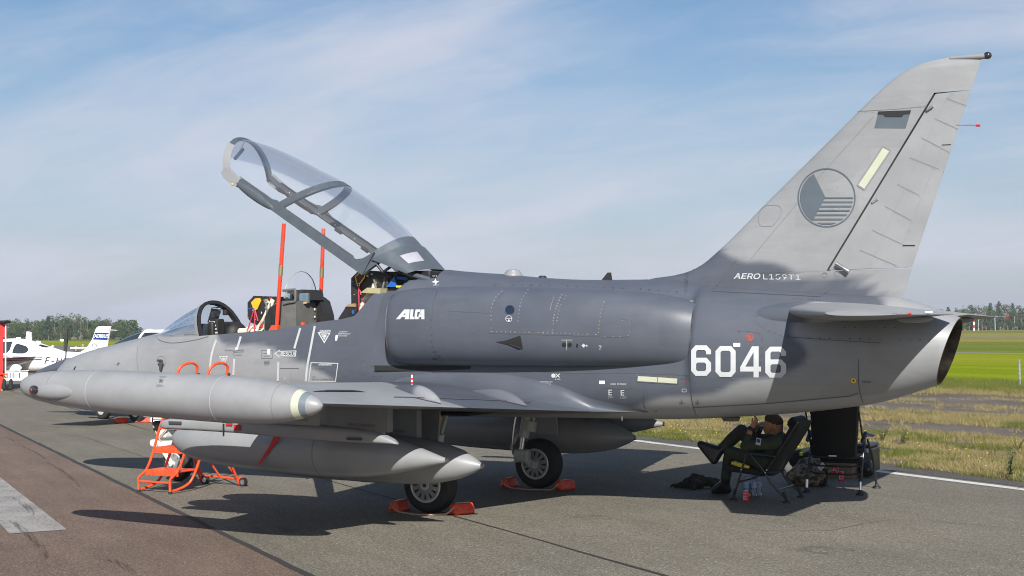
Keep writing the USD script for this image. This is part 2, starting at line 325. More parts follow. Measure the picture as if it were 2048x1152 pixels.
# ------------------------------------------------------------------ the ground
EA, EN = A(-0.83, 0.557, 0), A(0.557, 0.83, 0)          # along the paved strip, and across it (away from the camera)
EA /= np.linalg.norm(EA); EN /= np.linalg.norm(EN)
def strip(s0, s1, c0, c1): return [tuple((EA * s + EN * c)[:2]) for s, c in ((s0, c0), (s1, c0), (s1, c1), (s0, c1))]
def wavy(s0, s1, c0, c1, n=160, amp=0.25, seed=0, freq=0.8, far_amp=None):
    s = np.linspace(s0, s1, n)
    w = lambda k: (meshkit.fbm(np.stack([s * freq, s * 0 + 3.7 * k, s * 0], -1), 4, seed + k) - 0.5) * 2 * amp
    a, b = c0 + w(1), c1 + w(2)
    return sg.Polygon([tuple((EA * q + EN * c)[:2]) for q, c in zip(s, a)] + [tuple((EA * q + EN * c)[:2]) for q, c in zip(s[::-1], b[::-1])]).buffer(0)

def asphalt(name, dark, mid, lite, stain, worn=0.0):
    return M(name, {
        'g': ('geometry', {}),
        'fine': ('voronoi_texture', {'scale': 55.0, 'feature': 'f1'}), 'ramp': ('rgb_ramp', {'ramp': [(0.0, lite), (0.28, mid), (0.75, dark), (1.0, dark)]}),
        'grain': ('noise_texture', {'scale': 140.0, 'detail': 2.0}), 'gm': ('map_range', {'from_min': 0.25, 'from_max': 0.75, 'to_min': 0.45, 'to_max': 1.65}),
        'spk': ('noise_texture', {'scale': 36.0, 'detail': 2.0}), 'spm': ('map_range', {'from_min': 0.60, 'from_max': 0.72, 'to_min': 0.95, 'to_max': 2.1, 'clamp': True}),
        'mp0': ('mapping', {'rotation': (0, 0, 0.59)}), 'mp': ('mapping', {'scale': (0.35, 2.2, 1)}),
        'big': ('noise_texture', {'scale': 0.33, 'detail': 6.0, 'roughness': 0.62}), 'bm': ('map_range', {'from_min': 0.3, 'from_max': 0.7, 'to_min': 1.0 - stain, 'to_max': 1.0 + stain * .8}),
        'str': ('noise_texture', {'scale': 1.4, 'detail': 5.0, 'roughness': 0.65}), 'sm': ('map_range', {'from_min': 0.28, 'from_max': 0.72, 'to_min': 1.0 - stain, 'to_max': 1.0 + stain * .7}),
        'x1': ('math', {'math_type': 'multiply'}), 'x2': ('math', {'math_type': 'multiply'}), 'x3': ('math', {'math_type': 'multiply'}), 'mul': ('vector_math', {'math_type': 'scale'}),
        'bp': ('bump', {'strength': 0.55, 'distance': 0.008}), 'p': ('principled_bsdf', {'roughness': 0.82, 'specular_ior_level': 0.3})},
        [('g.position', 'fine.vector'), ('fine.distance', 'ramp.fac'), ('g.position', 'grain.vector'), ('grain.fac', 'gm.value'), ('g.position', 'spk.vector'), ('spk.fac', 'spm.value'), ('g.position', 'big.vector'), ('big.fac', 'bm.value'),
         ('g.position', 'mp0.vector'), ('mp0.vector', 'mp.vector'), ('mp.vector', 'str.vector'), ('str.fac', 'sm.value'), ('gm.result', 'x1.value1'), ('bm.result', 'x1.value2'), ('x1.value', 'x2.value1'), ('sm.result', 'x2.value2'), ('x2.value', 'x3.value1'), ('spm.result', 'x3.value2'),
         ('ramp.color', 'mul.vector1'), ('x3.value', 'mul.scale'), ('mul.vector', 'p.base_color'), ('fine.distance', 'bp.height'), ('bp.normal', 'p.normal')])
apron_mat = asphalt('apron_asphalt', (0.108, 0.098, 0.077), (0.180, 0.164, 0.128), (0.285, 0.258, 0.205), 0.14)
runway_mat = asphalt('runway_asphalt', (0.105, 0.076, 0.058), (0.170, 0.122, 0.093), (0.26, 0.195, 0.152), 0.17)
edge_mat = asphalt('edge_asphalt', (0.06, 0.056, 0.05), (0.10, 0.094, 0.085), (0.17, 0.16, 0.145), 0.18)
gravel_mat = asphalt('gravel_earth', (0.075, 0.062, 0.050), (0.135, 0.113, 0.092), (0.25, 0.215, 0.175), 0.3)
seam_mat = plain('tar_seam', (0.028, 0.026, 0.024), 0.8, var=0.3, scale=20)
def worn_white(name, col, lo, hi):
    return M(name, {'g': ('geometry', {}), 'n': ('noise_texture', {'scale': 26.0, 'detail': 6.0, 'roughness': 0.75}), 'n2': ('noise_texture', {'scale': 2.2, 'detail': 4.0}), 'mx': ('mix_float', {'fac': 0.35}),
                    'c': ('rgb_ramp', {'ramp': [(lo, (0.11, 0.10, 0.09)), (hi, col)]}), 'p': ('principled_bsdf', {'roughness': 0.7})},
             [('g.position', 'n.vector'), ('g.position', 'n2.vector'), ('n.fac', 'mx.a'), ('n2.fac', 'mx.b'), ('mx.result', 'c.fac'), ('c.color', 'p.base_color')])
edge_white = worn_white('edge_line_paint', (0.55, 0.54, 0.51), 0.38, 0.48)
bar_white = worn_white('stripe_paint', (0.30, 0.285, 0.265), 0.36, 0.56)
skid_mat = M('tyre_mark', {'g': ('geometry', {}), 'mp0': ('mapping', {'rotation': (0, 0, 0.66)}), 'mp': ('mapping', {'scale': (0.35, 11.0, 1)}), 'n': ('noise_texture', {'scale': 3.0, 'detail': 6.0, 'roughness': 0.7}), 'f': ('map_range', {'from_min': 0.42, 'from_max': 0.66, 'to_min': 0.0, 'to_max': 0.5, 'clamp': True}),
                           't': ('transparent_bsdf', {}), 'd': ('diffuse_bsdf', {'color': (0.035, 0.032, 0.03)}), 'm': ('mix_closure', {})},
             [('g.position', 'mp0.vector'), ('mp0.vector', 'mp.vector'), ('mp.vector', 'n.vector'), ('n.fac', 'f.value'), ('f.result', 'm.fac'), ('t.BSDF', 'm.closure1'), ('d.BSDF', 'm.closure2')], surface='m.closure')
def turf(name, a, b, c, sx=0.02, sy=0.25):
    return M(name, {'g': ('geometry', {}), 'mp0': ('mapping', {'rotation': (0, 0, 0.59)}), 'mp': ('mapping', {'scale': (sx, sy, 1)}), 'n': ('noise_texture', {'scale': 1.0, 'detail': 6.0, 'roughness': 0.65}), 'n2': ('noise_texture', {'scale': 5.0, 'detail': 6.0, 'roughness': 0.7}), 'mx': ('mix_float', {'fac': 0.42}),
                    'c': ('rgb_ramp', {'ramp': [(0.34, a), (0.5, b), (0.66, c)]}), 'bp': ('bump', {'strength': 0.6, 'distance': 0.05}), 'p': ('principled_bsdf', {'roughness': 1.0, 'specular_ior_level': 0.0})},
             [('g.position', 'mp0.vector'), ('mp0.vector', 'mp.vector'), ('mp.vector', 'n.vector'), ('g.position', 'n2.vector'), ('n.fac', 'mx.a'), ('n2.fac', 'mx.b'), ('mx.result', 'c.fac'), ('c.color', 'p.base_color'), ('n2.fac', 'bp.height'), ('bp.normal', 'p.normal')])
lawn_mat = turf('lawn_grass', (0.105, 0.155, 0.010), (0.165, 0.215, 0.012), (0.235, 0.25, 0.018), 0.03, 0.4)
lime_mat = turf('lime_grass', (0.15, 0.185, 0.014), (0.20, 0.225, 0.018), (0.25, 0.245, 0.03))
mid_mat = turf('mid_grass', (0.085, 0.125, 0.020), (0.125, 0.155, 0.028), (0.19, 0.185, 0.045), 0.01, 0.1)
far_mat = turf('far_grass', (0.12, 0.14, 0.03), (0.19, 0.175, 0.05), (0.27, 0.22, 0.07), 0.006, 0.05)
taxi_mat = plain('taxiway_grey', (0.16, 0.155, 0.15), 0.85)

structure('ground', sheet([(-2100, -1600), (2100, -1600), (2100, 2600), (-2100, 2600)], -0.012), far_mat, 'flat airfield grass running out to the tree line')
structure('lawn', sheet(strip(-60, 1400, 23.4, 66), -0.004), lawn_mat, 'bright green mown grass beyond the gravel verge')
structure('lime_grass', sheet(wavy(-60, 900, 47, 63, 120, 1.5, 5, 0.05), 0.001), lime_mat, 'yellow green band of grass before the near taxiway')
structure('far_lawn', sheet(strip(-200, 1600, 68.6, 120), -0.004), mid_mat, 'green grass between the two taxiways')
structure('far_lawn', sheet(strip(-200, 1600, 290, 420), -0.004), mid_mat, 'green grass beyond the far taxiway')
structure('taxiway', sheet(strip(-300, 1600, 66, 68.6), 0.0), taxi_mat, 'narrow grey taxiway across the grass')
structure('taxiway', sheet(strip(-300, 1600, 190, 206), 0.0), taxi_mat, 'far grey taxiway below the trees')
structure('verge', sheet(strip(-60, 400, 6.2, 23.5), -0.004), gravel_mat, 'dark gravel and earth verge beside the apron')
structure('far_apron', sheet(strip(80, 800, 6.4, 34), 0.0), apron_mat, 'apron spreading out where the light aircraft park')
structure('apron', sheet(strip(-60, 800, -3.33, 5.9), 0.0), apron_mat, 'grey speckled asphalt apron under the jet')
structure('apron_edge', sheet(wavy(-60, 400, 5.896, 6.35, 700, 0.07, 3, 1.6), 0.003), edge_mat, 'darker strip of asphalt outside the white edge line')
structure('runway', sheet(strip(-60, 800, -60, -3.33), 0.0), runway_mat, 'reddish brown asphalt of the older runway')
structure('seam_line', sheet(wavy(-60, 300, -3.365, -3.30, 900, 0.022, 11, 2.2), 0.004), seam_mat, 'dark tar seam between brown runway and grey apron')
structure('seam_line', sheet(wavy(-60, 300, -0.945, -0.92, 900, 0.03, 15, 0.4), 0.004), seam_mat, 'thin dark crack running along the grey apron')
structure('edge_line', sheet(wavy(-60, 300, 5.62, 5.78, 900, 0.02, 17, 3.0), 0.004), edge_white, 'worn white line along the apron edge')
structure('runway_stripe', sheet(strip(0.0, 40, -5.13, -4.60), 0.004), bar_white, 'broad worn white stripe on the brown runway')
def skid(pts, w, seed):
    P = smooth_path(pts, 14); d = np.gradient(P, axis=0); d /= np.linalg.norm(d, axis=1, keepdims=True); nrm = np.stack([-d[:, 1], d[:, 0]], -1)
    ww = .55 * w * np.sin(np.linspace(0.12, np.pi - 0.12, len(P)))[:, None] ** 0.5
    return sheet(np.r_[P + nrm * ww / 2, (P - nrm * ww / 2)[::-1]], 0.007)
for i, (a, b, w) in enumerate([((20, 1042), (95, 1118), .16), ((24, 996), (66, 1032), .14), ((95, 925), (160, 975), .10), ((215, 1120), (268, 1152), .16), ((0, 872), (28, 884), .1), ((35, 890), (90, 918), .09)]):
    structure('tyre_mark', skid([ground(*a)[:2], (ground(*a)[:2] + ground(*b)[:2]) / 2 + .03, ground(*b)[:2]], w, i), skid_mat, 'dark rubber streak on the brown runway')

# ------------------------------------------------------------------ the jet: surfaces as functions
BX = [-6.88, -6.86, -6.82, -6.75, -6.65, -6.5, -6.27, -5.8, -5.16, -4.9, -4.3, -3.87, -3.0, -2.0, -1.0, -0.68, -0.16, 0.3, 0.75, 1.36, 1.84, 2.2, 2.66, 2.745, 3.6, 4.23, 4.62, 4.9, 5.21]
BT = [1.32, 1.375, 1.43, 1.495, 1.555, 1.62, 1.68, 1.77, 1.885, 1.935, 2.2, 2.36, 2.55, 2.68, 2.68, 2.64, 2.58, 2.54, 2.49, 2.45, 2.44, 2.435, 2.37, 2.355, 2.28, 2.22, 2.19, 2.10, 1.985]
BB = [1.27, 1.21, 1.15, 1.09, 1.04, 1.0, .965, .94, .92, .92, .91, .91, .91, .91, .92, .92, .93, .94, .945, .95, .955, .96, .976, .982, 1.05, 1.13, 1.20, 1.265, 1.345]
BW = [.025, .075, .125, .18, .235, .285, .345, .42, .47, .485, .505, .515, .53, .54, .56, .565, .57, .585, .60, .612, .622, .632, .645, .695, .66, .59, .52, .435, .315]
BC = [1.295, 1.295, 1.29, 1.29, 1.295, 1.30, 1.31, 1.33, 1.37, 1.39, 1.42, 1.45, 1.50, 1.52, 1.52, 1.50, 1.48, 1.45, 1.42, 1.42, 1.42, 1.42, 1.45, 1.62, 1.63, 1.66, 1.68, 1.68, 1.67]
BN = [2.0, 2.0, 2.0, 2.05, 2.1, 2.1, 2.15, 2.2, 2.2, 2.2, 2.2, 2.2, 2.2, 2.2, 2.2, 2.2, 2.2, 2.3, 2.4, 2.4, 2.4, 2.4, 2.4, 2.5, 2.25, 2.15, 2.1, 2.05, 2.0]
def body_par(x): return [pchip(BX, t, np.clip(x, BX[0], BX[-1])) for t in (BT, BB, BW, BC, BN)]
def body_H(x, z):
    t, b, w, c, n = body_par(x)
    h = np.where(z > c, t - c, c - b); q = np.clip(np.abs(z - c) / np.maximum(h, 1e-4), 0, 1)
    y = w * (1 - q ** n) ** (1 / n)
    return np.where((x < BX[0]) | (x > BX[-1]) | (q >= 1), 0.0, y)
NX = [-.86, -.82, -.72, -.45, 0.0, 0.5, 1.0, 1.6, 2.2, 2.52, 2.735]
NO = [.775, .80, .825, .848, .868, .875, .87, .845, .795, .742, .676]      # outer face
NW = [.275, .30, .325, .345, .36, .365, .36, .345, .33, .32, .30]
NZ = [1.955, 1.955, 1.957, 1.962, 1.96, 1.95, 1.94, 1.92, 1.895, 1.865, 1.84]
NH = [.385, .405, .425, .437, .44, .435, .43, .412, .388, .362, .338]
def nac_par(x): return [pchip(NX, t, np.clip(x, NX[0], NX[-1])) for t in (NO, NW, NZ, NH)]
def nac_H(x, z, n=2.5):
    o, w, c, h = nac_par(x); q = np.clip(np.abs(z - c) / h, 0, 1)
    y = o - w + w * (1 - q ** n) ** (1 / n)
    return np.where((x < NX[0]) | (x > NX[-1]) | (q >= 1), 0.0, y)
FZ = [2.0, 2.425, 2.445, 2.465, 2.495, 2.56, 2.68, 3.2, 4.05, 4.20, 4.36, 4.46, 4.485]
FLE = [1.4, 1.70, 2.0, 2.24, 2.41, 2.58, 2.75, 3.335, 4.29, 4.46, 4.68, 4.93, 5.14]
def fin_le(z): return pchip(FZ, FLE, np.clip(z, FZ[0], FZ[-1]))
def fin_te(z): return 5.46 + (z - 4.47) * (5.46 - 4.64) / (4.47 - 2.12)
def airfoil(s):   # half thickness, peak 1 near 35 per cent
    s = np.clip(s, 0, 1); return (2.969 * np.sqrt(s) - 1.26 * s - 3.516 * s ** 2 + 2.843 * s ** 3 - 1.015 * s ** 4)
def fin_t(z): return np.interp(z, [2.0, 2.45, 2.8, 4.2, 4.40, 4.485], [.105, .10, .088, .052, .042, .006])
def fin_H(x, z):
    le, te = fin_le(z), fin_te(z); s = (x - le) / (te - le)
    return np.where((z < 2.0) | (z > 4.48) | (s < 0) | (s > 1), 0.0, fin_t(z) * airfoil(s))
def jet_H(x, z): return np.maximum(np.maximum(body_H(x, z), nac_H(x, z)), fin_H(x, z))
TN, TT = A(-2.33, -4.55, 1.443), A(1.105, -4.55, 1.315)
TPROF = [(0, 0), (.002, .04), (.01, .075), (.03, .105), (.06, .128), (.11, .150), (.17, .166), (.25, .181), (.36, .191), (.50, .197), (.70, .197), (.78, .193), (.83, .184), (.885, .163), (.91, .144), (.934, .122), (.952, .103), (.968, .087), (.98, .070), (.991, .047), (.997, .026), (1, 0)]
def tank_H(x, z):
    s = np.clip((x - TN[0]) / (TT[0] - TN[0]), 0, 1); r = np.interp(s, [q[0] for q in TPROF], [q[1] for q in TPROF]); zc = TN[2] + s * (TT[2] - TN[2])
    return 4.55 + np.sqrt(np.maximum(r ** 2 - (z - zc) ** 2, 0))
def on_surface(px, H, lift=0.0):
    """The points of the port surface y = -H(x, z) seen at these places of the photograph, and lifted off it a little."""
    v = ray(px); y = np.full(len(v), -0.6 if H is not tank_H else -4.7)
    for _ in range(40):
        t = (y - CAM[1]) / v[:, 1]; P = CAM + t[:, None] * v
        y = 0.5 * y + 0.5 * -H(P[:, 0], P[:, 2])
    P[:, 1] = -H(P[:, 0], P[:, 2])
    if lift:
        e = 0.004; hx = (H(P[:, 0] + e, P[:, 2]) - H(P[:, 0] - e, P[:, 2])) / (2 * e); hz = (H(P[:, 0], P[:, 2] + e) - H(P[:, 0], P[:, 2] - e)) / (2 * e)
        n = np.stack([-np.clip(hx, -2, 2), -np.ones(len(P)), -np.clip(hz, -2, 2)], -1); n /= np.linalg.norm(n, axis=1, keepdims=True)
        P = P + lift * n * [1, 1, -1] * 1.0 if False else P + lift * np.stack([n[:, 0], n[:, 1], n[:, 2]], -1)
    return P
# camouflage: the dark zone seen from the side, (x, z); and from above on the wing, (x, y)
_dk = [(435, 674), (443, 685), (455, 690), (480, 690), (505, 689), (530, 692), (550, 700), (570, 712), (590, 720), (612, 728), (630, 738), (650, 748), (668, 760), (673, 768), (700, 790), (760, 805), (1000, 828), (1200, 830), (1270, 817), (1299, 803), (1329, 795), (1370, 793), (1405, 791), (1429, 787), (1447, 780), (1464, 768), (1485, 760), (1506, 757), (1535, 756), (1567, 747), (1588, 738), (1606, 727), (1614, 712), (1613, 700), (1603, 685), (1591, 677), (1582, 666), (1584, 648), (1592, 632), (1690, 626), (1772, 618), (1768, 602), (1750, 582), (1720, 561), (1700, 553), (1668, 557), (1635, 561), (1606, 558), (1591, 549), (1581, 540), (1571, 533), (1551, 526), (1522, 523), (1490, 524), (1461, 514), (1439, 496), (1432, 488)]
_s = on_surface(_dk, jet_H)[:, [0, 2]]
DARK_SIDE = sg.Polygon([tuple(q) for q in _s] + [(2.2, 2.9), (-0.6, 3.4), (-2.5, 2.8), (-3.7, 2.3)]).buffer(0)
_wk = [(733, 777), (760, 774), (778, 771), (760, 767), (745, 764), (780, 756), (900, 745), (1260, 790), (1260, 826), (1180, 822), (1120, 812), (1060, 805), (940, 800), (830, 796), (800, 792), (770, 785)]
DARK_WING = sg.Polygon([tuple(q) for q in at(_wk, 2, 1.27)[:, :2]]).buffer(0)
def soft(poly, p2, w=0.03):
    from shapely import points, distance, contains
    q = points(p2); d = distance(q, poly.exterior) * np.where(contains(poly, q), 1, -1)
    return np.clip(d / w * 0.5 + 0.5, 0, 1)
def camo_side(v): c = soft(DARK_SIDE, v[:, [0, 2]]); return np.repeat(c[:, None], 3, 1)
def camo_wing(v):
    c = soft(DARK_WING, np.c_[v[:, 0], -np.abs(v[:, 1])]); return np.repeat(c[:, None], 3, 1)
def camo_const(k): return lambda v: np.full((len(v), 3), float(k))

# ------------------------------------------------------------------ the jet: body
jet = thing('military_jet', 'grey two-seat military jet with its canopy raised and 6046 on its side', 'jet')
SILL = [(-6.9, 9), (-4.93, 9), (-4.92, 1.905), (-4.50, 1.865), (-3.87, 1.88), (-2.69, 1.945), (-1.97, 2.035), (-1.68, 2.06), (-1.50, 2.095), (-1.47, 2.12), (-1.29, 2.335), (-1.27, 2.345), (-0.98, 2.37), (-0.86, 2.50), (-0.52, 2.53), (-0.50, 9), (6, 9)]
def body_rows(xs, m=120):
    th = np.linspace(0, 2 * np.pi, m, endpoint=False); t, b, w, c, n = [q[:, None] for q in body_par(xs)]
    cs, sn = np.cos(th)[None], np.sin(th)[None]
    y = w * np.sign(cs) * np.abs(cs) ** (2 / n); hh = np.where(sn > 0, t - c, c - b); z = c + hh * np.sign(sn) * np.abs(sn) ** (2 / n)
    x = np.repeat(xs[:, None], m, 1)
    lim = np.interp(xs, [q[0] for q in SILL], [q[1] for q in SILL])[:, None]
    over = z > lim
    wl = np.interp(0, [0], [0])
    yl = body_H(x, np.minimum(lim, t - 0.02) + 0 * x)
    inner = np.minimum(yl - 0.05, 0.40)
    y2 = np.where(over, np.clip(y / np.maximum(w, 1e-6) * 1.6, -1, 1) * yl, y)
    z2 = np.where(over, lim, z)
    z2 = np.where(over & (np.abs(y2) < inner) & (xs[:, None] > -4.1) & (xs[:, None] < -1.5), lim - 0.75, z2)
    k = np.clip((x - 4.35) / (5.21 - 4.35), 0, 1) ** 1.2
    x = x + k * (z - 1.985) * 0.34
    return np.stack([x, y2, z2], -1)
xs = np.unique(np.r_[BX[:6], np.arange(-6.5, -4.95, .05), np.arange(-4.95, -.45, .02), np.arange(-.45, 5.2, .04), -4.93, -4.92, -1.5, -1.47, 5.21])
rows = body_rows(xs)
lipr = rows[-1]
def inward(r, f, dx): c = r.mean(0); q = c + (r - c) * f; q = q + A(dx, 0, 0); return q
body = fixn(grid_mesh(rows, True, True, False))
fus = part(jet, 'fuselage', body, paint, 40, {'camo': camo_side})
noz = grid_mesh([lipr + A(.002, 0, 0), inward(lipr, .955, .004), inward(lipr, .93, -.12), inward(lipr, .86, -.6), inward(lipr, .74, -1.1), inward(lipr, .25, -1.15)], True, False, True)
part(jet, 'exhaust_nozzle', noz, burnt, 40)
# nacelles
def nac_mesh(sgn):
    x = np.r_[np.linspace(-.86, -.70, 9), np.arange(-.64, 2.73, .04), 2.735]; o, w, c, h = [q[:, None] for q in nac_par(x)]
    th = np.linspace(0, 2 * np.pi, 96, endpoint=False)[None]; n = 2.5
    cs, sn = np.cos(th), np.sin(th)
    y = sgn * (o - w + w * np.sign(cs) * np.abs(cs) ** (2 / n)); z = c + h * np.sign(sn) * np.abs(sn) ** (2 / n)
    lean = np.where(x[:, None] < 0, (z - c) * 0.0, 0)
    return np.stack([x[:, None] + 0 * th + lean, y, z], -1)
for sgn in (-1, 1):
    R = nac_mesh(sgn)
    nac = part(jet, 'engine_nacelle', fixn(grid_mesh(R, True, False, True)) if sgn < 0 else mirror_y(fixn(grid_mesh(nac_mesh(-1), True, False, True))), paint, 40, {'camo': camo_const(1)})
    r0 = R[0]; c0 = r0.mean(0)
    lip = [r0 + A(.012, 0, 0) + (r0 - c0) * .012, r0 + A(-.008, 0, 0) + (r0 - c0) * .008, r0 + A(-.016, 0, 0) - (r0 - c0) * .02, r0 + A(-.004, 0, 0) - (r0 - c0) * .05]
    part(nac, 'intake_lip', grid_mesh(lip, True), steel)
    part(nac, 'intake_duct', grid_mesh([c0 + (r0 - c0) * .95 + A(0, 0, 0), c0 + (r0 - c0) * .86 + A(.5, 0, 0)], True, False, True), dark_slot)
    # splitter wall standing off the fuselage ahead of the intake
    pl = [(-1.22, 1.52), (-.80, 1.52), (-.80, 2.37), (-.98, 2.37), (-1.06, 2.30), (-1.16, 1.95)]
    part(nac, 'splitter_plate', prism(pl, sgn * .545, sgn * .562), paint_dark)
    part(nac, 'diverter_gap', prism([(-1.16, 1.465), (-.4, 1.47), (.9, 1.516), (.9, 1.52), (-1.16, 1.525)], sgn * .50, sgn * .578), dark_slot)
# fin and rudder
HB, HT = A(4.00, 2.55), A(5.02, 4.15)
def hinge(z): return HB[0] + (z - HB[1]) * (HT[0] - HB[0]) / (HT[1] - HB[1])
zs = np.unique(np.r_[np.linspace(2.0, 2.45, 6), np.linspace(2.45, 2.70, 12), np.arange(2.70, 4.15, .05), 2.468, 2.4685, 4.150, 4.1505, np.linspace(4.16, 4.44, 14), np.linspace(4.44, 4.485, 8)])
def fin_row(z, x1, m=42):
    le, te = fin_le(z), fin_te(z); s = np.linspace(0, 1, m) ** 1.6; x = le + (x1 - le) * s; y = fin_t(z) * airfoil((x - le) / (te - le))
    return np.r_[np.c_[x, -y, np.full(m, z)], np.c_[x, y, np.full(m, z)][::-1]]
rows = [fin_row(z, (hinge(z) - .008) if 2.4682 < z < 4.1502 else fin_te(z)) for z in zs]
fin = part(jet, 'fin', fixn(grid_mesh(rows, True, True, True)), paint, 40, {'camo': camo_side})
def rud_row(z, m=24):
    le, te = fin_le(z), fin_te(z); x = np.linspace(hinge(z) + .014, te - .002, m); y = fin_t(z) * airfoil((x - le) / (te - le)) * .985
    return np.r_[np.c_[x, -y, np.full(m, z)], np.c_[x, y, np.full(m, z)][::-1]]
rud = part(jet, 'rudder', fixn(grid_mesh([rud_row(z) for z in np.linspace(2.478, 4.138, 40)], True, True, True)), paint_light, 40)
part(fin, 'hinge_gap', cyl((HB[0] + .01, 0, HB[1] - .06), (HT[0] + .004, 0, HT[1]), .02, 8), dark_slot)
for q in ((1750, 402), (1860, 216)):
    c = at1(*q, 1, -.05); part(rud, 'hinge_bracket', box(c, (.065, .03, .020), rotm([0, 1, 0], -32)), steel)
c0, c1 = at1(1672, 527, 1, -.085), at1(1698, 543, 1, -.085); part(rud, 'rudder_actuator', cyl(c0, c1, .022, 10), steel)
pod = part(fin, 'fin_tip_probe', cyl(at1(1900, 117, 1, 0), at1(1970, 112, 1, 0), .020, 14, r1=.028), paint_light)
part(fin, 'tail_lamp', ellipsoid(at1(1975, 111, 1, 0), (.04, .035, .035), sub=2), lens_dark)
part(rud, 'static_wick', cyl(at1(1912, 250, 1, 0), at1(1957, 251, 1, 0), .008, 6), alu)
part(rud, 'wick_cover', cyl(at1(1952, 251, 1, 0), at1(1960, 251, 1, 0), .013, 6), red)
# tailplanes
for sgn in (-1, 1):
    def tp_row(y):
        k = (y - .30) / (2.42 - .30); le = 3.58 + k * (4.60 - 3.58); te = 5.22 + k * (5.16 - 5.22); t = .092 + k * (.035 - .092); zc = 2.075 - k * .02
        if k > .985: t *= .45
        s = np.linspace(0, 1, 30) ** 1.7; x = le + (te - le) * s; d = t * airfoil(s); tl = -(x - 3.6) * .035
        return np.r_[np.c_[x, np.full(30, sgn * y), zc + tl + d], np.c_[x, np.full(30, sgn * y), zc + tl - d][::-1]]
    ys = np.r_[np.linspace(.30, 2.36, 20), 2.40, 2.42]
    tp = part(jet, 'tailplane', fixn(grid_mesh([tp_row(y) for y in ys], True, True, True)), paint_light, 40)
    part(tp, 'hinge_fairing', ellipsoid((5.0, sgn * 1.0, 1.972), (.16, .03, .035), sub=2), paint_light)
    if sgn < 0: part(tp, 'balance_tab', box((5.20, sgn * 1.35, 2.03), (.05, .08, .016)), pure_white)
    w0 = A(5.13, sgn * 2.36, 2.01)
    part(tp, 'static_wick', cyl(w0, w0 + A(.13, 0, -.004), .008, 6), alu)
    part(tp, 'wick_cover', cyl(w0 + A(.12, 0, -.004), w0 + A(.145, 0, -.004), .012, 6), red)
# fairing at the tailplane root
fr = [(3.30, .635, 2.0), (3.5, .66, 1.98), (3.8, .66, 1.96), (4.1, .60, 1.95)]
part(jet, 'tailplane_fairing', cat_([ellipsoid((3.86, s * .44, 2.01), (.60, .135, .150), rotm([0, 0, 1], -s * 6), sub=4) for s in (-1, 1)]), paint, 40, {'camo': lambda v: np.repeat(np.clip((3.95 - v[:, :1]) / .1, 0, 1), 3, 1)})

# ------------------------------------------------------------------ wings
def wing_sec(y):
    """leading edge x, trailing edge x, leading z, trailing z, half thickness at span y."""
    k = (y - .55) / (4.35 - .55)
    le = -1.12 + k * (-.42 + 1.12); te = 1.60 + k * (.93 - 1.60); zl = 1.205 + k * (1.405 - 1.205); zt = 1.055 + k * (1.325 - 1.055); t = .155 + k * (.075 - .155)
    return le, te, zl, zt, t
def wing_top(x, y):
    le, te, zl, zt, t = wing_sec(np.abs(y)); s = np.clip((x - le) / (te - le), 0, 1); return zl + s * (zt - zl) + t * airfoil(s) * 1.15
def on_wing(px, lift=0.0):
    v = ray(px); z = np.full(len(v), 1.3)
    for _ in range(40):
        P = CAM + ((z - CAM[2]) / v[:, 2])[:, None] * v; z = .6 * z + .4 * wing_top(P[:, 0], P[:, 1])
    P[:, 2] = wing_top(P[:, 0], P[:, 1]) + lift
    return P
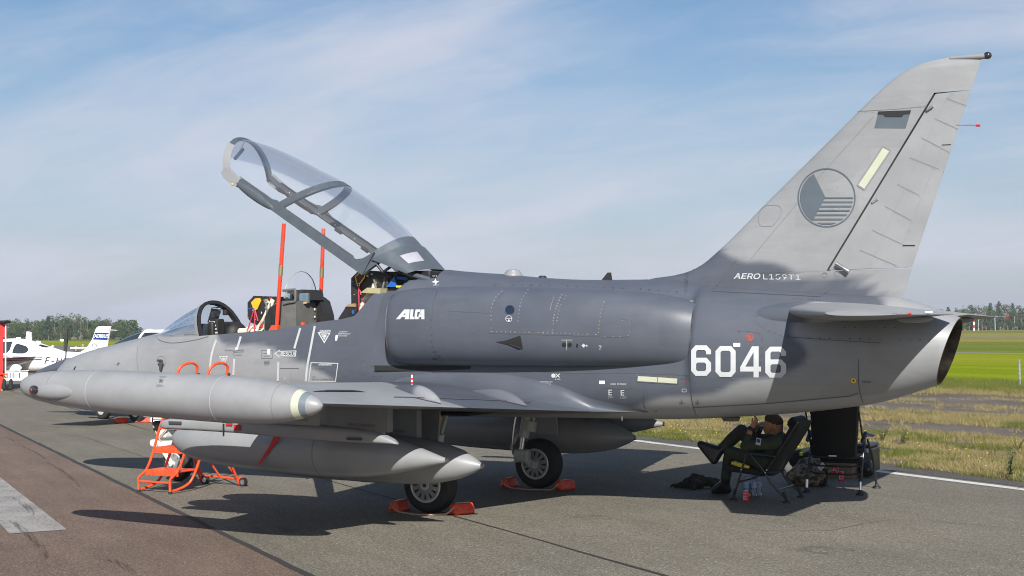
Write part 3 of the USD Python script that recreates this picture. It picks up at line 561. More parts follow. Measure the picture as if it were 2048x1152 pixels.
for sgn in (-1, 1):
    def w_row(y, m=60):
        le, te, zl, zt, t = wing_sec(y); s = np.linspace(0, 1, m) ** 1.5; x = le + (te - le) * s; z0 = zl + s * (zt - zl); d = t * airfoil(s)
        up, dn = z0 + d * 1.15, z0 - d * .85
        return np.r_[np.c_[x, np.full(m, sgn * y), up], np.c_[x, np.full(m, sgn * y), dn][::-1]]
    wing = part(jet, 'wing', fixn(grid_mesh([w_row(y) for y in np.linspace(.35, 4.42, 100)], True, True, True)), paint, 40, {'camo': camo_wing})
    # root fillet: a hollow sweep that spreads aft onto the lower fuselage
    rows = []
    for x in np.linspace(-.9, 2.16, 80):
        q_ = np.clip((x - 1.25) / .92, 0, 1); u = np.clip((x + .9) / 3.2, 0, 1); sp = (.09 + .36 * math.sin(math.pi * min(1, u * .95)) ** 1.2) * (1 - q_) ** 1.3; rise = (.07 + .16 * math.sin(math.pi * u * .9)) * (1 - .45 * q_)
        one = lambda v_: np.array([float(v_)]); z0 = wing_top(one(min(x, 1.57)), one(.55 + sp))[0] - .014
        t = np.linspace(0, 1, 16); z = z0 + rise * t ** 1.7; y = body_H(np.full(16, x), z) + sp * (1 - t) ** 2.0 + .003 * (1 - t) - .006 * t
        rows.append(np.c_[np.full(16, x), sgn * y, z])
    fm = grid_mesh(rows); fm = fm if (fm.face_normals[:, 2].mean() > 0) else trimesh.Trimesh(fm.vertices, np.array(fm.faces)[:, ::-1], process=False)
    part(wing, 'root_fillet', fm, paint, 60, {'camo': lambda v: np.maximum(camo_wing(v), np.clip((v[:, :1] + .25) / .12, 0, 1))})
    # tail of the fillet under the fuselage side
    # two teardrop fairings on the upper surface
    for px in (((800, 776), (884, 806)), ((955, 783), (1056, 813))):
        P = on_wing([px[0], px[1]]); a, b = P[0] * [1, -sgn, 1], P[1] * [1, -sgn, 1]
        a = a + A(-.1, 0, .0); d = b - a; L = np.linalg.norm(d); ang = math.degrees(math.atan2(d[1], d[0]))
        s = np.linspace(0, 1, 22); prof = np.sin(np.pi * s ** 1.35) ** .8; rr = []
        for q, r in zip(s, prof):
            th = np.linspace(0, np.pi, 13); n2 = A(-d[1], d[0], 0); n2 /= np.linalg.norm(n2); c = a + d * q
            zz = wing_top(np.array([c[0]]), np.array([c[1]]))[0] - .01
            rr.append(A(c[0], c[1], zz) + np.outer(np.cos(th) * .085 * r, n2) + np.outer(np.sin(th) * .10 * r, [0, 0, 1]))
        tm = grid_mesh(rr); tm = tm if tm.face_normals[:, 2].mean() > 0 else trimesh.Trimesh(tm.vertices, np.array(tm.faces)[:, ::-1], process=False)
        part(wing, 'flap_fairing', tm, paint, 50, {'camo': (lambda v, x0=b[0]: np.repeat(np.clip((x0 - .36 - v[:, :1]) / .08, 0, 1), 3, 1)) if px[0][0] == 800 else camo_const(.75)})
    g = wing
    # underside: flap panel line and the wheel well
    part(wing, 'wheel_well', box((.05, sgn * .95, 1.04), (.9, .62, .03)), dark_slot)
# tip tanks
seam_pale = plain('seam_pale', (.34, .34, .34), .5)
for sgn in (-1, 1):
    p0, p1 = TN * [1, -sgn, 1], TT * [1, -sgn, 1]
    tk = part(jet, 'tip_tank', revolve(p0, p1, TPROF, 64), paint_tank, 40)
    ax = p1 - p0
    ring = lambda s0, s1, k: revolve(p0 + ax * s0, p0 + ax * s1, [*[(t_, k * np.interp(s0 + (s1 - s0) * t_, *zip(*TPROF)) + .0018) for t_ in np.linspace(0, 1, 9)]], 64)
    part(tk, 'pale_band', ring(.934, .952, 1.0), glow_strip)
    part(tk, 'dark_band', ring(.952, .968, 1.0), plain('tank_band_%d' % (sgn + 1), (.13, .16, .185), .4))
    for s0 in (.285, .705, .885):
        part(tk, 'tank_seam', ring(s0, s0 + .0013, 1.0), seam_pale if s0 < .8 else line_light)
    part(tk, 'tank_seam', ring(.135, .136, 1.0), line_light)
    fx = ellipsoid(p0 + ax * .155 + A(.0, sgn * .125, -.02), (.34, .055, .075), rotm([0, 0, 1], sgn * 5), sub=3)
    part(tk, 'lamp_fairing', fx, paint_tank, 60)
    part(tk, 'position_lamp', ellipsoid(p0 + ax * .085 + A(.0, sgn * .140, -.02), (.080, .028, .042), rotm([0, 0, 1], sgn * 14), sub=3), lens_dark)
    part(tk, 'lamp_bulb', ellipsoid(p0 + ax * .085 + A(0, sgn * .167, -.02), (.012, .006, .012), sub=2), red_print)
    part(tk, 'nose_lamp', ellipsoid(p0 + A(.020, 0, 0), (.024, .045, .045), sub=2), red_print)
# pylons, stores
def drop_tank(y, x0, x1, z0, z1, r, sgn):
    prof = [(0, 0), (.004, .05), (.015, .095), (.04, .145), (.08, .19), (.14, .225), (.22, .25), (.32, .262), (.45, .266), (.60, .266), (.70, .258), (.79, .238), (.87, .198), (.93, .145), (.975, .075), (.995, .032), (1, .022)] if y < 2 else [(0, 0), (.004, .05), (.015, .095), (.04, .145), (.08, .19), (.14, .225), (.22, .25), (.32, .262), (.45, .265), (.56, .262), (.66, .25), (.75, .222), (.84, .165), (.92, .097), (.985, .034), (1, .022)]
    p0, p1 = A(x0, sgn * y, z0), A(x1, sgn * y, z1)
    t = part(jet, 'drop_tank', revolve(p0, p1, [(s, q * r / .265) for s, q in prof], 56), paint_tank, 40)
    part(t, 'tank_cap', cyl(p1 + A(-.006, 0, 0), p1 + A(.012, 0, 0), .026, 14), steel)
    s0 = .59; ax = p1 - p0; k = np.interp(s0, *zip(*prof)) * r / .265 + .0015; k2 = np.interp(s0 + .003, *zip(*prof)) * r / .265 + .0015
    part(t, 'tank_seam', revolve(p0 + ax * s0, p0 + ax * (s0 + .003), [(0, k), (1, k2)], 56), line_light)
    return t
for sgn in (-1, 1):
    drop_tank(2.60, -2.30, 1.06, .81, .705, .255, sgn); drop_tank(1.85, -2.42, 1.00, .69, .585, .262, sgn)
    top = [(325, 846), (332, 839), (350, 836), (420, 838), (480, 842), (640, 850), (700, 855), (740, 861), (770, 870), (790, 880), (796, 887)]
    bot = [(790, 888), (700, 884), (600, 877), (480, 866), (400, 861), (335, 858), (323, 853)]
    tz, bz = XZ(top, -3.25), XZ(bot, -3.25); xsq = np.linspace(tz[0, 0] + .004, tz[-1, 0] - .004, 60)
    zt = np.interp(xsq, tz[:, 0], tz[:, 1]); zb = np.interp(xsq, bz[::-1, 0], bz[::-1, 1]); rr = []
    for x, a, b in zip(xsq, zt, np.minimum(zb, zt - .012)):
        th = np.linspace(0, 2 * np.pi, 28, endpoint=False); n = 3.2; hw = .075 * min(1, ((a - b) / .10) ** .6)
        rr.append(np.c_[np.full(28, x), sgn * 3.25 + hw * np.sign(np.cos(th)) * np.abs(np.cos(th)) ** (2 / n), (a + b) / 2 + (a - b) / 2 * np.sign(np.sin(th)) * np.abs(np.sin(th)) ** (2 / n)])
    rail = part(jet, 'launch_rail', fixn(grid_mesh(rr, True, True, True)), paint_tank, 40)
    for q in ((350, 845), (708, 878)):
        c = at1(*q, 1, -3.34) * [1, -sgn, 1]; part(rail, 'latch', box(c, (.16, .012, .022)), line_dark)
    if sgn < 0:
        for q in ((458, 845), (474, 855)):
            c = at1(*q, 1, -3.335); part(rail, 'red_tag', box(c, (.075, .012, .055)), red)
        part(rail, 'safety_pin', box(at1(447, 860, 1, -3.335), (.012, .012, .12)), black)
    for y, xa, xb, zb in ((3.25, -.55, .12, 1.04), (2.60, -.85, .75 - .32, .95), (1.85, -1.05, .27, .84)):
        f = lambda x: wing_top(np.array([x]), np.array([y]))[0] - .06
        out = sg.Polygon([(xa, zb), (xb, zb), (xb, f(xb)), (xa + .25, f(xa + .25))])
        py = part(jet, 'pylon', fixn(cat_([prism(out, sgn * y - .045, sgn * y + .045)])), paint_tank)
        part(py, 'access_panel', prism([(xb - .46, zb + .05), (xb - .14, zb + .045), (xb - .14, zb + .075), (xb - .46, zb + .08)], sgn * y - .0475, sgn * y - .045), line_light)
        part(py, 'sway_brace', box((xb - .12, sgn * y, zb - .03), (.09, .05, .05)), alu)
# red ribbon on the near drop tank
pr = at([(556, 872), (545, 890), (530, 912), (518, 930)], 1, -2.86)
P = at([(556, 872), (545, 890), (530, 912), (518, 930)], 1, -2.865); W = A(.045, 0, .01)
single('warning_ribbon', grid_mesh([np.array([p - W * k, p + W * k]) for p, k in zip(P, (1.3, .8, .6, .4))]), red, 'red remove-before-flight ribbon hanging against the nearest drop tank', 'ribbon')

# ------------------------------------------------------------------ undercarriage
def wheel(parent, c, r, w, sgn, spokes=12):
    c = A(*c); y0, y1 = c - A(0, w / 2, 0), c + A(0, w / 2, 0)
    prof = [(0, .60 * r), (.0, .80 * r), (.05, .90 * r), (.16, .975 * r), (.3, r), (.7, r), (.84, .975 * r), (.95, .90 * r), (1, .80 * r), (1, .60 * r)]
    g = part(parent, 'wheel', revolve(y0, y1, prof, 48), tyre, 40)
    for s0 in (.36, .5, .64): part(g, 'tread_groove', revolve(y0 + A(0, w * (s0 - .012), 0), y0 + A(0, w * (s0 + .012), 0), [(0, r + .001), (1, r + .001)], 48), dark_slot)
    for e, s in ((y0, -1), (y1, 1)):
        t = np.linspace(0, 2 * np.pi, 49)[:-1]; ring = np.stack([np.cos(t), 0 * t, np.sin(t)], -1)
        part(g, 'rim', tube(e + A(0, s * .004, 0) + ring * r * .585, .011, 8, True), rim_grey)
        part(g, 'rim_disc', revolve(e + A(0, -s * .004, 0), e + A(0, s * .014, 0), [(0, .575 * r), (.35, .56 * r), (.5, .5 * r), (1, .24 * r)], 32), rim_rec, 40)
        sp = []
        for k in range(spokes):
            a = 2 * np.pi * k / spokes; d = A(math.cos(a), 0, math.sin(a)); sp.append(cyl(e + d * r * .30 + A(0, s * .003, 0), e + d * r * .49 + A(0, -s * .004, 0), .011 * r / .3, 6, r1=.018 * r / .3))
        part(g, 'vent_slots', cat_(sp), dark_slot, kind='stuff')
        part(g, 'hub', cyl(e + A(0, -s * .01, 0), e + A(0, s * .022, 0), r * .21, 16, r1=r * .17), rim_grey)
        part(g, 'axle_cap', cyl(e, e + A(0, s * .026, 0), r * .08, 10), line_dark)
    return g
wheel.k = 0
rim_rec = plain('rim_face', (.24, .245, .245), .42, metal=.3, var=.2)
for sgn in (-1, 1):
    leg = part(jet, 'main_gear_leg', cat_([cyl((-.02, sgn * 1.06, 1.10), (-.10, sgn * 1.02, .62), .062, 18), cyl((-.02, sgn * 1.06, .82), (-.045, sgn * 1.05, .70), .085, 18)]), gear_paint, 40)
    part(leg, 'oleo_piston', cyl((-.10, sgn * 1.02, .64), (-.13, sgn * 1.015, .44), .034, 14), steel)
    part(leg, 'axle_block', cat_([rbox((-.12, sgn * 1.02, .40), (.20, .12, .16), .03), cyl((0, sgn * 1.02, .31), (0, sgn * 1.24, .31), .04, 14), cyl((-.14, sgn * 1.02, .40), (0, sgn * 1.03, .31), .05, 10)]), gear_paint, 40)
    part(leg, 'torque_link', cat_([cyl((-.17, sgn * 1.02, .66), (-.27, sgn * 1.02, .50), .02, 8), cyl((-.27, sgn * 1.02, .50), (-.20, sgn * 1.02, .37), .02, 8)]), gear_paint)
    part(leg, 'brake_hose', tube(smooth_path([(-.09, sgn * .97, 1.08), (-.17, sgn * .96, .86), (-.22, sgn * .97, .6), (-.24, sgn * 1.0, .42), (-.14, sgn * 1.04, .36)], 18), .010, 6), steel)
    part(leg, 'side_stay', cyl((.10, sgn * 1.02, 1.08), (.02, sgn * 1.04, .80), .022, 10), gear_paint)
    part(leg, 'yellow_strut', cyl((.07, sgn * 1.12, 1.10), (.055, sgn * 1.12, .93), .014, 8), amber)
    part(leg, 'gear_door', rbox((-.02, sgn * 1.34, .86), (.42, .025, .46), .01, rotm([1, 0, 0], sgn * 7)), paint_tank)
    wheel(jet, (0, sgn * 1.22, .295), .30, .20, sgn)
NWH = A(-4.68, 0, .225)
ng = part(jet, 'nose_gear_leg', cat_([cyl((-4.87, 0, 1.0), (-4.91, 0, .56), .055, 16), rbox((-4.89, 0, .62), (.17, .19, .13), .025), rbox((-4.88, 0, .88), (.20, .22, .09), .02)]), gear_white, 40)
part(ng, 'trailing_fork', cat_([cyl((-4.91, s * .115, .50), (-4.68, s * .115, .225), .034, 12) for s in (-1, 1)] + [rbox((-4.87, 0, .47), (.22, .26, .09), .03), cyl((-4.68, -.14, .225), (-4.68, .14, .225), .03, 12)]), gear_white, 40)
part(ng, 'shimmy_damper', cat_([cyl((-4.97, -.11, .66), (-4.82, -.11, .74), .035, 10), cyl((-4.97, .10, .72), (-4.79, .10, .66), .03, 10), rbox((-4.92, -.03, .74), (.12, .24, .07), .02)]), black)
part(ng, 'steering_hose', cat_([tube(smooth_path([(-4.94, -.10, .92), (-5.01, -.12, .78), (-4.93, -.13, .62), (-4.85, -.12, .5)], 14), .009, 6), tube(smooth_path([(-4.81, -.10, .90), (-4.75, -.12, .74), (-4.87, -.13, .58)], 14), .009, 6)]), rope)
part(ng, 'link_eye', cyl((-4.99, -.14, .49), (-4.99, -.06, .49), .045, 16), gear_white)
part(ng, 'gear_door', rbox((-4.64, -.27, .93), (.75, .02, .20), .008), paint_tank)
wheel(jet, NWH, .225, .15, -1, 8)

# oil spots and hairline cracks on the apron
stain_mat = M('oil_stain', {'g': ('geometry', {}), 'n': ('noise_texture', {'scale': 5.0, 'detail': 6.0, 'roughness': 0.7}), 'f': ('map_range', {'from_min': 0.42, 'from_max': 0.62, 'to_min': 0.0, 'to_max': 0.2, 'clamp': True}),
                           't': ('transparent_bsdf', {}), 'd': ('diffuse_bsdf', {'color': (0.035, 0.033, 0.03)}), 'm': ('mix_closure', {})},
              [('g.position', 'n.vector'), ('n.fac', 'f.value'), ('f.result', 'm.fac'), ('t.BSDF', 'm.closure1'), ('d.BSDF', 'm.closure2')], surface='m.closure')
for i, (x, y, r) in enumerate([(560, 1060, .25), (1180, 1035, .16), (1640, 1100, .2)]):
    g = ground(x, y); t = np.linspace(0, 2 * np.pi, 40, endpoint=False); rr = r * (1 + .5 * (meshkit.fbm(np.c_[np.cos(t) * 1.5, np.sin(t) * 1.5, 0 * t + i], 4, i) - .5))
    structure('oil_stain', sheet(np.c_[g[0] + rr * np.cos(t) * 1.5, g[1] + rr * np.sin(t)], .006 + i * .0002), stain_mat, 'dark oily stain on the apron asphalt')
for i, pts in enumerate([[(60, 860), (150, 872), (260, 905), (330, 925)], [(1500, 1060), (1640, 1062), (1800, 1040), (2048, 1060)]]):
    P = smooth_path([ground(*q)[:2] for q in pts], 60); k = np.arange(60); P = P + np.c_[meshkit.fbm(np.c_[k * .35, 0 * k, 0 * k + i], 3, i) - .5, meshkit.fbm(np.c_[k * .35, 0 * k + 9, 0 * k + i], 3, i + 5) - .5] * .10
    structure('hairline_crack', sheet(sg.LineString(P).buffer(.0035, cap_style=2), .0055), seam_mat, 'hairline crack wandering over the apron asphalt')
# ------------------------------------------------------------------ the raised canopy
CO, CD, CN = A(-3.45, 0, 3.84), A(.8505, 0, -.526), A(.526, 0, .8505)
def cw(u, w, y): return CO + CD * u + CN * w + A(0, y, 0)
UT, WT = [-.36, .219, .92, 1.233, 1.8, 2.283, 2.577, 2.906, 3.0], [.41, .545, .625, .655, .655, .615, .55, .455, .43]
def wtop(u): return pchip(UT, WT, np.clip(u, UT[0], UT[-1]))
def arch(ub, ut, y0=.43, w0=.08, n=40, wt=None, out=0.0, e=2.15):
    ph = np.linspace(0, np.pi, n); s = np.sin(ph) ** (2 / e); c = np.sign(np.cos(ph)) * np.abs(np.cos(ph)) ** (2 / e); wt = wtop(ut) if wt is None else wt
    return np.array([cw(ub + (ut - ub) * s_, w0 + (wt + out - w0) * s_, -(y0 + out) * c_) for s_, c_ in zip(s, c)])
can = part(jet, 'canopy', grid_mesh([arch(-.02 + k * 2.36, -.36 + k * 2.95) for k in np.linspace(0, 1, 40)]), glass, 60)
def bow(ub, ut, wid, thick=.022, w0=.04, y0=.43, wtx=None):
    o0, o1, i1, i0 = arch(ub - wid / 2, ut - wid / 2, y0, w0, out=.006, wt=wtx), arch(ub + wid / 2, ut + wid / 2, y0, w0, out=.006, wt=wtx), arch(ub + wid / 2, ut + wid / 2, y0 - thick, w0, out=-thick, wt=wtx), arch(ub - wid / 2, ut - wid / 2, y0 - thick, w0, out=-thick, wt=wtx)
    return fixn(grid_mesh(np.stack([o0, o1, i1, i0], 1), True, True, True))
part(can, 'front_bow', bow(-.04, -.36, .055), frame_grey, 40)
part(can, 'front_bow_seal', bow(-.055, -.375, .03, .035), soft_black, 40)
part(can, 'centre_bow', bow(.86, 1.30, .105), frame_grey, 40)
part(can, 'rear_bow', bow(2.32, 2.56, .16, w0=.0), frame_grey, 40)
for s in (-1, 1):
    sec = lambda u, w1: [cw(u, -.01, s * .452), cw(u, w1, s * .444), cw(u, w1 - .005, s * .405), cw(u, .0, s * .41)]
    fr = part(can, 'sill_frame', fixn(grid_mesh([sec(u, w1) for u, w1 in ((-.06, .10), (.0, .095), (.10, .085), (.6, .085), (.74, .10), (.82, .13), (.95, .12), (1.05, .095), (1.4, .095), (2.0, .095), (2.22, .10), (2.30, .16), (2.40, .30))], True, True, True)), frame_grey)
    part(can, 'seal_strip', tube([cw(.15, .088, s * .404), cw(2.15, .098, s * .404)], .010, 6), black)
    # latch rail with small fittings inside the sill
    part(fr, 'latch_rail', fixn(cat_([box((0, 0, 0), (2.0, .03, .035), basis_m(CD, [0, 1, 0], CN)).apply_translation(cw(1.15, .03, s * .39)) or None]) if False else cat_([cyl(cw(.1, .03, s * .385), cw(2.2, .03, s * .385), .022, 8)])), line_dark)
    for u in (.22, .75, 1.28, 1.75): part(fr, 'latch_hook', rbox(cw(u, .015, s * .375), (.12, .035, .055), .01, basis_m(CD, [0, 1, 0], CN)), soft_black)
    for u in (.35, .9, 1.2, 1.55, 1.95): part(fr, 'latch_bolt', ellipsoid(cw(u, .05, s * .372), (.012, .012, .012), sub=1), steel)
    # the blister along the front of the sill
    part(fr, 'latch_blister', ellipsoid(cw(.50, .015, s * .44), (.36, .035, .058), basis_m(CD, [0, 1, 0], CN), 3), frame_grey, 60)
    part(fr, 'sill_nose', fixn(grid_mesh([[cw(u, a, s * .458), cw(u, b, s * .452), cw(u, b, s * .41), cw(u, a, s * .41)] for u, a, b in ((-.10, .0, .10), (-.03, -.03, .11), (.08, -.035, .095), (.20, -.03, .09))], True, True, True)), paint_light)
    part(fr, 'amber_light', ellipsoid(cw(.13, -.03, s * .45), (.02, .015, .018), sub=2), amber)
# grey upright of the front bow on the port side, lighter than the frame
P = arch(-.085, -.405, .440, .04, 40, out=.010)[:12]; Q = arch(.05, -.285, .440, .04, 40, out=.010)[:12]
part(can, 'bow_front_panel', grid_mesh([P, Q]), paint_light, label='light grey lower part of the front bow')
rows = [arch(ub, ut, y0, w0, 40, wt) for ub, ut, y0, w0, wt in ((2.40, 2.64, .435, .20, .545), (2.55, 2.73, .43, .235, .52), (2.74, 2.86, .42, .27, .478), (2.90, 3.0, .40, .30, .432))]
fa = part(can, 'aft_fairing', grid_mesh(rows), frame_grey, 60)
part(fa, 'fairing_inside', grid_mesh([r + (r.mean(0) - r) * .05 for r in rows]), dark_slot, 60)
e0 = arch(2.64, 2.75, .436, .30, 40, .535)[20:33]; e1 = arch(2.80, 2.92, .418, .30, 40, .465)[20:33]
part(fa, 'pale_panel', grid_mesh([arch(2.58, 2.74, .43, .235, 40, .522)[8:17], arch(2.74, 2.88, .424, .265, 40, .476)[8:17]]), plain('pale_lilac_panel', (.30, .30, .34), .4))
for s in (-1, 1): part(fa, 'hinge_arm', cyl(cw(2.78, .26, s * .30), A(-.60, s * .26, 2.50), .03, 10), frame_grey)
part(fa, 'hinge_block', rbox((-.78, 0, 2.56), (.30, .44, .10), .02), soft_black)
part(fa, 'canopy_jack', cat_([tube([cw(2.42, .20, -.40), A(-1.18, -.36, 2.60), A(-1.00, -.36, 2.70), cw(2.8, .25, -.36)], .022, 8)]), soft_black)
mc = at1(478, 308, 1, -.05); mu = at1(487, 297, 1, -.05) - at1(469, 319, 1, -.05)
mir = part(can, 'mirror', rbox(mc, (np.linalg.norm(mu), .05, .035), .015, rotm([0, 1, 0], -math.degrees(math.atan2(mu[2], mu[0])))), soft_black)
part(mir, 'mirror_arm', cyl(mc, cw(-.33, .40, -.02), .008, 6), steel)

# ------------------------------------------------------------------ windscreen
def ws_arch(k, n=36, grow=0.0):
    """k = 0 at the front point, 1 at the bow."""
    xb, xt = -4.90 + k * (4.90 - 3.90), -4.97 + k * (4.97 - 4.09); zb = np.interp(xb, [q[0] for q in SILL[1:]], [min(q[1], 2.6) for q in SILL[1:]]) if xb > -4.9 else 1.90
    y0 = (.06 + .35 * k ** .62) + grow; zt = 1.905 + k * .41 + .035 * math.sin(math.pi * k) + grow
    ph = np.linspace(0, np.pi, n); s, c = np.sin(ph) ** .95, np.cos(ph)
    return np.stack([xb + (xt - xb) * s, -y0 * np.sign(c) * np.abs(c) ** .9, zb - .03 + (zt - zb + .03) * s], -1)
ws = part(jet, 'windscreen', grid_mesh([ws_arch(k) for k in np.linspace(0.0, .965, 20)]), glass_screen, 60)
b0, b1, b2, b3 = ws_arch(.955, grow=.008), ws_arch(1.03, grow=.012), ws_arch(1.03, grow=-.028), ws_arch(.955, grow=-.022)
part(ws, 'windscreen_bow', fixn(grid_mesh(np.stack([b0, b1, b2, b3], 1), True, True, True)), soft_black, 40)
c0, c1 = ws_arch(.93, grow=.012), ws_arch(.985, grow=.016)
part(ws, 'bow_cover', grid_mesh([c0[:20], c1[:20]]), paint_light)
lowr = [];
for k in np.linspace(.02, .955, 26):
    a = ws_arch(k, 61, .006); h = max(1, int(5 - 3 * k)); lowr.append([a[0] + (a[h] - a[0]) * f for f in (0, .5, 1)])
part(ws, 'lower_frame', grid_mesh(lowr), paint_light, 60)
part(ws, 'lower_frame', grid_mesh([[p * [1, -1, 1] for p in r] for r in lowr]), paint_light, 60)
# inside: coaming, panel, sight
cr = []
for k in np.linspace(.03, .90, 20):
    a = ws_arch(k, 40, -.022); a[:, 2] = np.minimum(a[:, 2], 1.895 + .155 * k ** .8); cr.append(a)
ck = part(jet, 'front_coaming', fixn(grid_mesh(cr, True, True, True)), plain('coaming_cloth', (.022, .028, .038), .7), 60)
part(ck, 'front_panel', rbox((-3.98, .08, 1.93), (.10, .50, .26), .03), soft_black)
part(ck, 'panel_hood', ellipsoid((-3.90, .24, 1.90), (.12, .17, .16), sub=3), black)
hb = at1(434, 655, 1, -.05)
part(ck, 'sight_box', rbox(hb, (.13, .14, .22), .015), soft_black)
for i in range(4): part(ck, 'sight_switches', box(hb + A(-.01 + .015 * i, -.073, .07 - .045 * i), (.08, .006, .018)), off_white)
part(ck, 'combiner_glass', grid_mesh([[at1(418, 640, 1, -.12), at1(424, 618, 1, -.12)], [at1(436, 640, 1, .08), at1(444, 618, 1, .08)]]), glass_purple)
part(ck, 'combiner_frame', cat_([tube([at1(416, 645, 1, -.12), at1(424, 616, 1, -.12), at1(445, 614, 1, .08)], .009, 6)]), black)
part(ck, 'compass', rbox(at1(450, 625, 1, .02), (.05, .05, .07), .01), soft_black)

# ------------------------------------------------------------------ seats and rear instrument hood
def seat(px0, px1, top, bot, yc, back):
    """head box seen between px0 and px1"""
    a, b = at1(px0, top, 1, yc - .2), at1(px1, bot, 1, yc - .2)
    t = part(jet, 'ejection_seat', prism([(a[0] + .10, a[2]), (b[0], a[2] - .02), (b[0] + .04, a[2] - .06), (b[0] + .06, b[2]), (b[0] + .03, 1.5), (a[0] + .35, 1.5), (a[0] + .25, b[2] - .05), (a[0] + .06, b[2] + .02), (a[0], b[2] + .08), (a[0], a[2] - .08)], yc - .2, yc + .2), soft_black)
    return t, a, b
s1, a1, b1 = seat(495, 552, 592, 648, 0, 1)
s2, a2, b2 = seat(702, 790, 543, 632, 0, 1)
for s, pts, col, edge, cords in ((s1, [(503, 605), (511, 597), (520, 596), (523, 601), (515, 619), (508, 619)], amber, None, [(508, 620), (494, 664), (510, 622), (509, 662), (510, 620), (516, 642), (524, 652)]),
                                 (s2, [(712, 553), (722, 545), (731, 549), (730, 555), (721, 567), (715, 567)], plain('maroon_plate', (.07, .012, .012), .5), yellow, [(717, 570), (719, 640), (718, 572), (722, 590), (732, 596)])):
    P = XZ(pts, -.212)
    part(s, 'firing_handle_tag', prism([tuple(q) for q in P], -.222, -.212), col)
    if edge is not None: part(s, 'tag_rim', tube([(q[0], -.224, q[1]) for q in P], .008, 6, True), edge)
    part(s, 'tag_ring', tube([at1(cords[0][0], cords[0][1], 1, -.222) + A(math.cos(t) * .018, 0, math.sin(t) * .018) for t in np.linspace(0, 6.1, 14)], .006, 6, True), steel)
    part(s, 'safety_cord', cat_([tube(smooth_path([at1(*cords[i], 1, -.225), at1(*cords[i + 1], 1, -.225)], 5), .008, 6) for i in range(0, len(cords) - 1, 2)]), pink_cord)
def straps(s, runs, r=.022):
    for pts in runs: part(s, 'harness_strap', tube(smooth_path([at1(q[0], q[1], 1, -.20 - .01 * i % .03) for i, q in enumerate(pts)], 14), r, 8), cream)
straps(s1, [[(545, 598), (536, 618), (526, 640), (518, 652), (513, 662)], [(497, 655), (490, 666), (486, 672)]])
straps(s2, [[(757, 560), (750, 576), (740, 588), (732, 597), (724, 612)], [(757, 572), (745, 590), (730, 600)], [(727, 608), (722, 622), (719, 634)]], .028)
for q in ((533, 606), (531, 616), (523, 627)): part(s1, 'harness_buckle', ellipsoid(at1(*q, 1, -.21), (.015, .01, .02), sub=1), steel)
part(s1, 'red_grip', rbox(at1(524, 651, 1, -.2), (.09, .03, .06), .01), red)
part(s2, 'red_grip', prism([tuple(q) for q in XZ([(724, 596), (735, 600), (727, 618), (724, 612)], -.2)], -.215, -.20), red)
part(s1, 'blue_mark', box(at1(500, 617, 1, -.203), (.075, .004, .007)), blue); part(s2, 'blue_mark', box(at1(708, 568, 1, -.203), (.07, .004, .007)), blue)
part(s1, 'seat_cushion', cat_([rbox(at1(497, 664, 1, -.1), (.22, .2, .10), .03), rbox(at1(518, 664, 1, -.1), (.16, .2, .09), .03)]), cream)
for k in range(9):
    q = rng.uniform([496, 596], [548, 645]); part(s1, 'seat_bolt', ellipsoid(at1(*q, 1, -.203), (.007, .005, .007), sub=1), steel)
for k in range(12):
    q = rng.uniform([705, 548], [785, 628]); part(s2, 'seat_bolt', ellipsoid(at1(*q, 1, -.203), (.007, .005, .007), sub=1), steel)
part(s2, 'seat_mechanism', cat_([rbox(at1(765, 572, 1, -.18), (.22, .10, .34), .03), cyl(at1(742, 552, 1, -.2), at1(785, 552, 1, -.2), .025, 8), cyl(at1(752, 600, 1, -.2), at1(775, 556, 1, -.2), .018, 8)]), soft_black)
P = XZ([(683, 638), (700, 612), (716, 614), (722, 612), (718, 640), (690, 645)], -.15)
arm = part(jet, 'seat_side_box', prism([tuple(q) for q in P], -.22, -.05), soft_black)
part(arm, 'tan_cover', prism([tuple(q) for q in XZ([(697, 616), (704, 609), (717, 607), (718, 614), (701, 613)], -.15)], -.23, -.06), plain('tan_pad', (.28, .20, .11), .7))
part(arm, 'blue_label', box(at1(706, 624, 1, -.223), (.03, .003, .045)), blue)
# blue bracket and yellow-rimmed box ahead of the spine
part(jet, 'blue_bracket', cat_([prism([tuple(q) for q in XZ([(777, 574), (792, 553), (797, 574)], -.2)], -.24, -.16), cyl(at1(795, 556, 1, -.2), at1(816, 558, 1, -.2), .018, 8)]), blue)
bk = part(jet, 'rear_shelf', prism([tuple(q) for q in XZ([(736, 586), (750, 576), (776, 577), (776, 588)], -.2)], -.36, .3), plain('primer_tan', (.32, .29, .17), .6))
part(bk, 'yellow_edge', box(at1(802, 573, 1, -.3), (.12, .03, .02)), yellow)
# rear instrument hood
hood = part(jet, 'rear_instrument_hood', prism([tuple(q) for q in XZ([(528, 662), (527, 640), (536, 618), (556, 602), (592, 601), (592, 660)], -.30)], -.30, .30), grey_box)
P = XZ([(531, 660), (531, 634), (541, 615), (556, 606), (558, 660)], -.302); part(hood, 'hood_front', prism([tuple(q) for q in P], -.312, -.300), soft_black)
part(hood, 'hood_vent', box(at1(539, 640, 1, -.314), (.05, .006, .18)), dark_slot); part(hood, 'hood_vent', box(at1(548, 640, 1, -.314), (.02, .006, .14)), dark_slot)
part(hood, 'panel_face', grid_mesh([[at1(588, 656, 1, -.28), at1(588, 604, 1, -.28)], [at1(634, 650, 1, .22), at1(634, 598, 1, .22)]]), panel_blue)
for a, b in ((0.0, .18), (.52, .18)):
    pass
inst = [at1(601, 641, 1, -.12), at1(617, 634, 1, .02)]
part(hood, 'instrument', rbox(inst[0], (.07, .04, .30), .01), black); part(hood, 'instrument', rbox(inst[1], (.09, .05, .36), .01), black)
